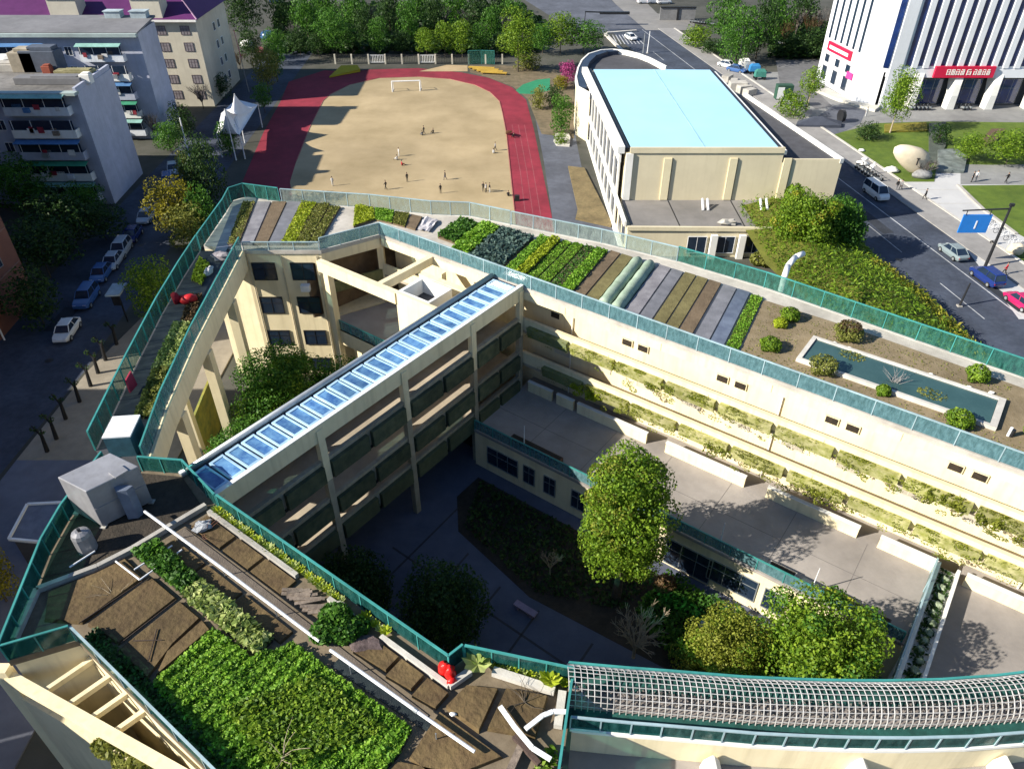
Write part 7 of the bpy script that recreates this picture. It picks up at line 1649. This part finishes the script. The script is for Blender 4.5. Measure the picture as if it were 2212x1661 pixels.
# stumps along the sunlit pavement
for i, (u, v) in enumerate(((252, 744), (228, 778), (212, 806), (196, 834), (172, 868), (142, 905), (122, 948), (102, 975))):
    p = at(u, v, .13); t = thing('pruned_tree', 'dark pruned street tree number %s along the pale pavement' % i, 'tree', tuple(p)); 
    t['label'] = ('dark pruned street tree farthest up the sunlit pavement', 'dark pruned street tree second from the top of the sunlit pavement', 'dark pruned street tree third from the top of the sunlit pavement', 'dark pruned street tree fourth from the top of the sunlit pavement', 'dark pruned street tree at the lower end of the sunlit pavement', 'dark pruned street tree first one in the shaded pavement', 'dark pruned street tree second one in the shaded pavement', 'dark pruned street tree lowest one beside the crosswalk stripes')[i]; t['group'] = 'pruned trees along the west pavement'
    b = MB(); b.tube(p, p + Vector((.1, .1, 1.7)), .20, .14, 7).tube(p + Vector((.1, .1, 1.7)), p + Vector((-.5, .3, 2.7)), .12, .05, 6).tube(p + Vector((.1, .1, 1.6)), p + Vector((.5, -.1, 2.6)), .11, .05, 6); b.build('trunk', BLACK, t)
    o = cobj('crown', [(p.x - .4, p.y + .2, 2.5, .3, .3, .25), (p.x + .4, p.y, 2.4, .25, .25, .2)], 60, .10, LF_DARK, t); b = MB(); b.box(p.x, p.y, .0, 1.2, 1.2, .05); b.build('tree_grate', DARKM, t)
p = at(70, 1120, 0); t = thing('street_shelter', 'dark flat roofed shed with white edge beside the tank platform', 'shed', tuple(p)); P4 = [at(20, 1165, 3), at(60, 1090, 3), at(140, 1086, 3), at(95, 1172, 3)]
b = MB(); b.prism([tuple(x[:2]) for x in P4], 2.75, 3.0); b.build('roof', FILMB, t)
b = MB()
for a, c in zip(P4, P4[1:] + P4[:1]): b.beam(a + Vector((0, 0, .05)), c + Vector((0, 0, .05)), .18, .2)
b.build('roof_edge', WHITEM, t)
b = MB(); cx = sum(x.x for x in P4) / 4; cy = sum(x.y for x in P4) / 4; b.prism([(cx + (x.x - cx) * .9, cy + (x.y - cy) * .9) for x in P4], 0, 2.74); b.build('wall', DARKROOF, t)
# ================================================================== AVENUE AND PLAZA FURNITURE
t = thing('mast_sign', 'tall dark mast with arm and blue road sign beside the avenue', 'road sign', tuple(at(2125, 577, 0)))
a = at(2127, 578, 0); hz = z_at(a.x, a.y, 446); b = MB(); b.tube(a, a + Vector((0, 0, hz)), .2, .13, 8); b.build('mast', DARKM, t)
e = Vector((a.x - 5.6, a.y - .2, hz - .45)); b = MB(); b.tube(a + Vector((0, 0, hz - .3)), e, .1, .08, 6); b.build('arm', DARKM, t)
b = MB(); b.box(e.x + 2.1, e.y + .1, hz - 3.3, 3.4, .16, 2.3); s_ = b.build('sign_board', mat('road_sign_blue', (.02, .20, .62), (.02, .18, .56), scale=1, rough=.35, bump=0, stain=.05), t)
b = MB(); b.box(e.x + 2.2, e.y, hz - 2.75, .16, .04, 1.0); b.build('sign_mark', WHITEM, s_)
b = MB(); b.tube((e.x + .6, e.y, hz - .45), (e.x + .6, e.y, hz - 1.0), .05, n=5).tube((e.x + 3.4, e.y, hz - .35), (e.x + 3.4, e.y, hz - 1.0), .05, n=5); b.build('hanger', DARKM, t)
b = MB(); b.box(a.x + .05, a.y, hz, .5, .3, .35); b.build('camera_box', DARKM, t)
for u, v, vt, lab in ((2072, 662, 612, 'short dark post standing in the avenue below the blue car'), (1880, 378, 350, 'dark pole on the avenue pavement above the white van'), (1740, 238, 152, 'thin dark lamp pole left of the leaning yellow green tree'), (1592, 148, 60, 'dark traffic pole at the rubble strip behind the gym'), (1398, 116, 68, 'white double pole at the junction behind the gym'), (1262, 56, 26, 'dark lamp pole in the far car park'), (410, 345, 255, 'thin white pole at the foot of the middle apartment block')):
    p = at(u, v, 0); h_ = max(1.5, z_at(p.x, p.y, vt)); t = thing('pole', lab, 'pole', tuple(p)); wm_ = WHITEM if 'white' in lab else DARKM
    b = MB(); b.tube(p, p + Vector((.15, 0, h_)), .13, .09, 7); b.build('shaft', wm_, t)
    if 'double' in lab: b = MB(); b.tube(p + Vector((-1.0, 0, 0)), p + Vector((-1.0, 0, h_ * .9)), .13, .09, 7); b.build('shaft', METAL, t)
    if 'lamp pole in' in lab: b = MB(); b.beam(p + Vector((0, 0, h_)), p + Vector((8, 0, h_ - .2)), .3, .3); b.build('arm', wm_, t); b = MB(); b.box(p.x + 8, p.y, h_ - .6, 8, 1.0, .6); b.build('lamp', wm_, t)
    b = MB(); b.box(p.x, p.y, 0, .5, .5, .15); b.build('base', CONC, t)
def rock(label, u, v, r, m_=STONE, jit=.12, name='rock'):
    p = at(u, v, 0); q = MB(); q.blob((p.x, p.y, r[2] * .75), *r, 11, 8, jit); return tag(q.build(name, m_, smooth=True), label, 'rock')
p = at(1962, 376, 0); t = thing('carved_rock', 'big smooth pale rock with a dark carved mark on the lawn', 'rock', tuple(p)); az_ = .0
q = MB(); q.loft([[Vector((p.x + dx * rx * math.cos(w) + ox, p.y + .9 * rx * .5 * math.sin(w), z)) for w in [2 * math.pi * k / 12 for k in range(12)] for dx in (1,)] for rx, ox, z in ((1.0, 1.5, 0), (1.6, 1.2, .5), (2.2, .6, 1.4), (2.7, -.1, 2.5), (2.75, -.7, 3.4), (2.1, -1.4, 4.1), (.9, -2.0, 4.5), (.2, -2.2, 4.6))]); q.build('stone', mat('cream_boulder', (.66, .57, .43), (.56, .48, .36), scale=.8, bump=.2), t, smooth=True)
q = MB(); q.box(p.x + .1, p.y - 1.32, 1.9, .16, .12, 1.0); q.box(p.x + .1, p.y - 1.33, 2.86, .5, .1, .12); q.build('carved_mark', DARKM, t)
rock('brown low rock at the foot of the carved rock', 1990, 384, (1.6, 1.0, .7), ROCK); rock('small rounded pale rock on the right lawn edge', 2190, 548, (1.2, .8, .8), STONE)
for u, v, r, k in ((1862, 357, .8, 'largest'), (1877, 366, .5, 'roundest'), (1868, 346, .45, 'farthest'), (1861, 327, .45, 'highest lying'), (1886, 360, .4, 'rightmost small'), (1924, 371, .9, 'long flat')): rock(k + ' of the white stones scattered on the lawn by the avenue', u, v, (r * 1.2, r, r * .5), WHITEP, .2, 'lawn_stone')
q = MB(); c = [at(1760, 270, 0), at(1800, 280, 0), at(1788, 262, 0), at(1730, 266, 0)]
p = at(1762, 272, 0); q.loft([[Vector((p.x + x, p.y + y, z)) for x, y in ((-4, -1), (4, -1.4), (5, .8), (-3, 1.2))] for z in (.0, .5)] + [[Vector((p.x + x * .2, p.y + y * .2, 1.6)) for x, y in ((-4, -1), (4, -1.4), (5, .8), (-3, 1.2))]]); tag(q.build('entrance_hood', mat('slate_blue_canopy', (.07, .08, .11), scale=1)), 'low dark pointed canopy at the driveway bend by the tower', 'canopy')
q = MB(); p = at(1815, 264, 0); q.tube((p.x - .3, p.y, 1.1), (p.x + .3, p.y + .1, 1.1), 1.1, n=14); tag(q.build('round_sign', DARKM), 'dark round disc standing on the driveway island by the tower', 'sign')
p = at(1686, 232, 0); t = thing('sign_box', 'dark green lit sign box with pale front on a stalk by the aisle roof', 'sign', tuple(p)); q = MB(); q.box(p.x, p.y, 1.6, 3.0, 1.6, 2.6); q.build('box', mat('bottle_green', (.03, .09, .06), scale=2), t); q = MB(); q.box(p.x - .8, p.y - .83, 1.8, 1.2, .06, 2.1); q.build('front', WHITEM, t); q = MB(); q.tube(p, p + Vector((0, 0, 1.6)), .25, n=8); q.build('stalk', DARKM, t)
t = thing('rubble_stack', 'pale concrete blocks stacked behind the gym aisle', 'blocks', tuple(at(1600, 190, 0)))
for i, (u, v, r) in enumerate(((1592, 196, 2.2), (1606, 200, 1.8), (1618, 206, 1.6), (1570, 176, 1.6), (1584, 184, 1.4))): p = at(u, v, 0); q = MB(); q.box(p.x, p.y, 0, r * 1.6, r, r * .8, .3 * i); q.build('block', CONC, t, bevel=.08)
for i, (u, v, m_, lab) in enumerate(((1606, 148, WHITEP, 'white covered cargo trike by the rubble strip'), (1628, 160, mat('stall_blue', (.03, .20, .45), scale=2), 'bright blue covered cargo trike by the rubble strip'), (1618, 156, METAL, 'grey cargo trike between the white and blue ones'), (1640, 172, mat('green_sheet', (.05, .22, .18), scale=2), 'green covered cargo trike nearest the sign box'))):
    p = at(u, v, 0); t = thing('cargo_trike', lab, 'trike', tuple(p)); q = MB(); q.loft([[(p.x - 1.2, p.y - .7, .6), (p.x + 1.2, p.y - .7, .6), (p.x + 1.2, p.y + .7, .6), (p.x - 1.2, p.y + .7, .6)], [(p.x - 1.1, p.y - .6, 1.7), (p.x + 1.1, p.y - .6, 1.7), (p.x + 1.1, p.y + .6, 1.7), (p.x - 1.1, p.y + .6, 1.7)], [(p.x - .7, p.y - .3, 2.1), (p.x + .8, p.y - .3, 2.1), (p.x + .8, p.y + .3, 2.1), (p.x - .7, p.y + .3, 2.1)]]); q.build('cover', m_, t, bevel=.06)
    for x in (-.9, .9):
        for y in (-.6, .6): q = MB(); q.tube((p.x + x, p.y + y - .06, .35), (p.x + x, p.y + y + .06, .35), .35, n=10); q.build('wheel', BLACK, t)
sc_ = thing('scooter', 'x', 'scooter')
q = MB(); q.tube((-.55, -.05, .28), (-.55, .05, .28), .28, n=10); add_obj('wheel', q.mesh('wheel', BLACK), sc_); q = MB(); q.tube((.6, -.05, .28), (.6, .05, .28), .28, n=10); add_obj('wheel', q.mesh('wheel', BLACK), sc_)
q = MB(); q.loft([[(-.75, -.13, .4), (.2, -.12, .3), (.2, .12, .3), (-.75, .13, .4)], [(-.7, -.13, .75), (.1, -.1, .6), (.1, .1, .6), (-.7, .13, .75)]]); q.beam((.2, 0, .32), (.55, 0, .34), .22, .08).beam((.5, 0, .3), (.38, 0, 1.0), .12, .1); add_obj('body', q.mesh('body', METAL), sc_)
q = MB(); q.beam((.36, -.34, 1.02), (.36, .34, 1.02), .06, .06); add_obj('handlebar', q.mesh('handlebar', DARKM), sc_); q = MB(); q.box(-.35, 0, .76, .7, .26, .1); add_obj('seat', q.mesh('seat', BLACK), sc_)
first = True
for gname, lab, us in (('scooters parked along the avenue kerb above the van', 'scooter parked in the row along the avenue kerb above the white van', [(1840 + 6 * i, 366 + 4.6 * i) for i in range(7)]), ('scooters parked before the white tower piers', 'scooter parked at the foot of the white tower piers', [(1964 + 8 * i, 237) for i in range(6)] + [(2076 + 8 * i, 237) for i in range(3)]), ('scooters parked by the far crossing', 'scooter parked in the far row beyond the crossing', [(1496 + 6 * i, 50 + .8 * i) for i in range(12)])):
    for u, v in us:
        p = at(u, v, .03)
        if 'kerb above' in lab: p = Vector((rx(p.y) + .6, p.y, .15))
        if first: sc_.location = p; sc_.rotation_euler = (0, 0, rnd.uniform(-.3, .3)); sc_['label'] = lab; sc_['group'] = gname; first = False
        else: dup(sc_, p, rnd.uniform(-.3, .3) + (0 if 'tower' not in lab else 1.5), label=lab, group=gname)
p = at(2150, 505, 0); t = thing('bicycle_cluster', 'tangle of pale bicycles and frames below the mast sign', 'bicycle rack', tuple(p))
for i in range(7):
    c = at(2136 + 11 * i, 488 + 8 * i, 0.05); q = MB()
    for dx in (-.5, .5):
        pr = [c + Vector((dx + .33 * math.cos(w), .1, .35 + .33 * math.sin(w))) for w in [2 * math.pi * k / 10 for k in range(11)]]; q.path(pr, .03, 4)
    q.path([c + Vector((-.5, .1, .35)), c + Vector((-.1, .1, .8)), c + Vector((.35, .1, .8)), c + Vector((.5, .1, .35))], .03, 4); q.build('bicycle_frame', WHITEM if i % 2 else DARKM, t)
t = thing('far_shelter', 'low flat roofed shelter with dark rail at the top of the far street', 'shelter', tuple(at(1450, 30, 0)))
a, c = at(1424, 44, 0), at(1500, 44, 0); b = MB(); b.box((a.x + c.x) / 2, a.y, 0, c.x - a.x, .6, 3.2); b.build('wall', mat('grey_panel', (.22, .22, .225), scale=1), t); b = MB(); b.beam(a + Vector((0, -.4, 3.3)), c + Vector((0, -.4, 3.3)), .3, .3); b.build('rail', DARKM, t); b = MB(); b.box((a.x + c.x) / 2, a.y - .4, 0, .5, .3, 3.2); b.build('post', DARKM, t)
q = MB(); c = [Vector((*p, .25)) for p in ((rx(205) - 13.2, 205), (rx(180) - 13.4, 182))]; 
for a, e in ((at(1307, 74, .2), at(1346, 112, .2)), (at(1346, 112, .2), at(1400, 128, .2)), (at(1310, 72, .2), at(1375, 67, .2))): q.beam(a, e, .8, .4)
structure(q.build('kerb', PALEC))
q = MB()
for i in range(9): a = at(1316 + 7 * i, 76, .03); e = at(1326 + 8 * i, 96, .03); q.beam(a, e, .25, .01)
structure(q.build('road_marking', mat('road_paint', (.55, .56, .58))))
b = MB(); b.prism(ZD((1250, 900), (1370, 890), (1370, 1060), (1310, 1180), (1250, 1180)), 0.03, .3); structure(b.build('planting_bed', mat('bed_mulch', (.10, .12, .10), (.06, .07, .06), scale=1.5, bump=.6)))
b = MB(); b.prism(ZD((930, 905), (1230, 890), (1240, 950), (930, 960)), 0.03, .25); structure(b.build('planting_bed', mat('yellow_hedge', (.22, .19, .02), (.17, .15, .02), scale=2, bump=.8)))
b = MB(); b.prism(ZD((1640, 1000), (1700, 940), (1800, 940), (1740, 1020), (1660, 1060)), 0.03, .3); structure(b.build('planting_bed', mat('brown_bed', (.14, .09, .06), (.09, .06, .04), scale=2, bump=.8)))
b = MB(); b.prism(ZD((1310, 1100), (1440, 1090), (1520, 1150), (1500, 1250), (1310, 1245)), .03, .5); tag(b.build('stone_wall', mat('grey_green_stone', (.24, .27, .26), (.15, .18, .17), scale=1.2, voro=.8, bump=.5)), 'low grey stone terrace wall between carved rock and clipped trees', 'wall')
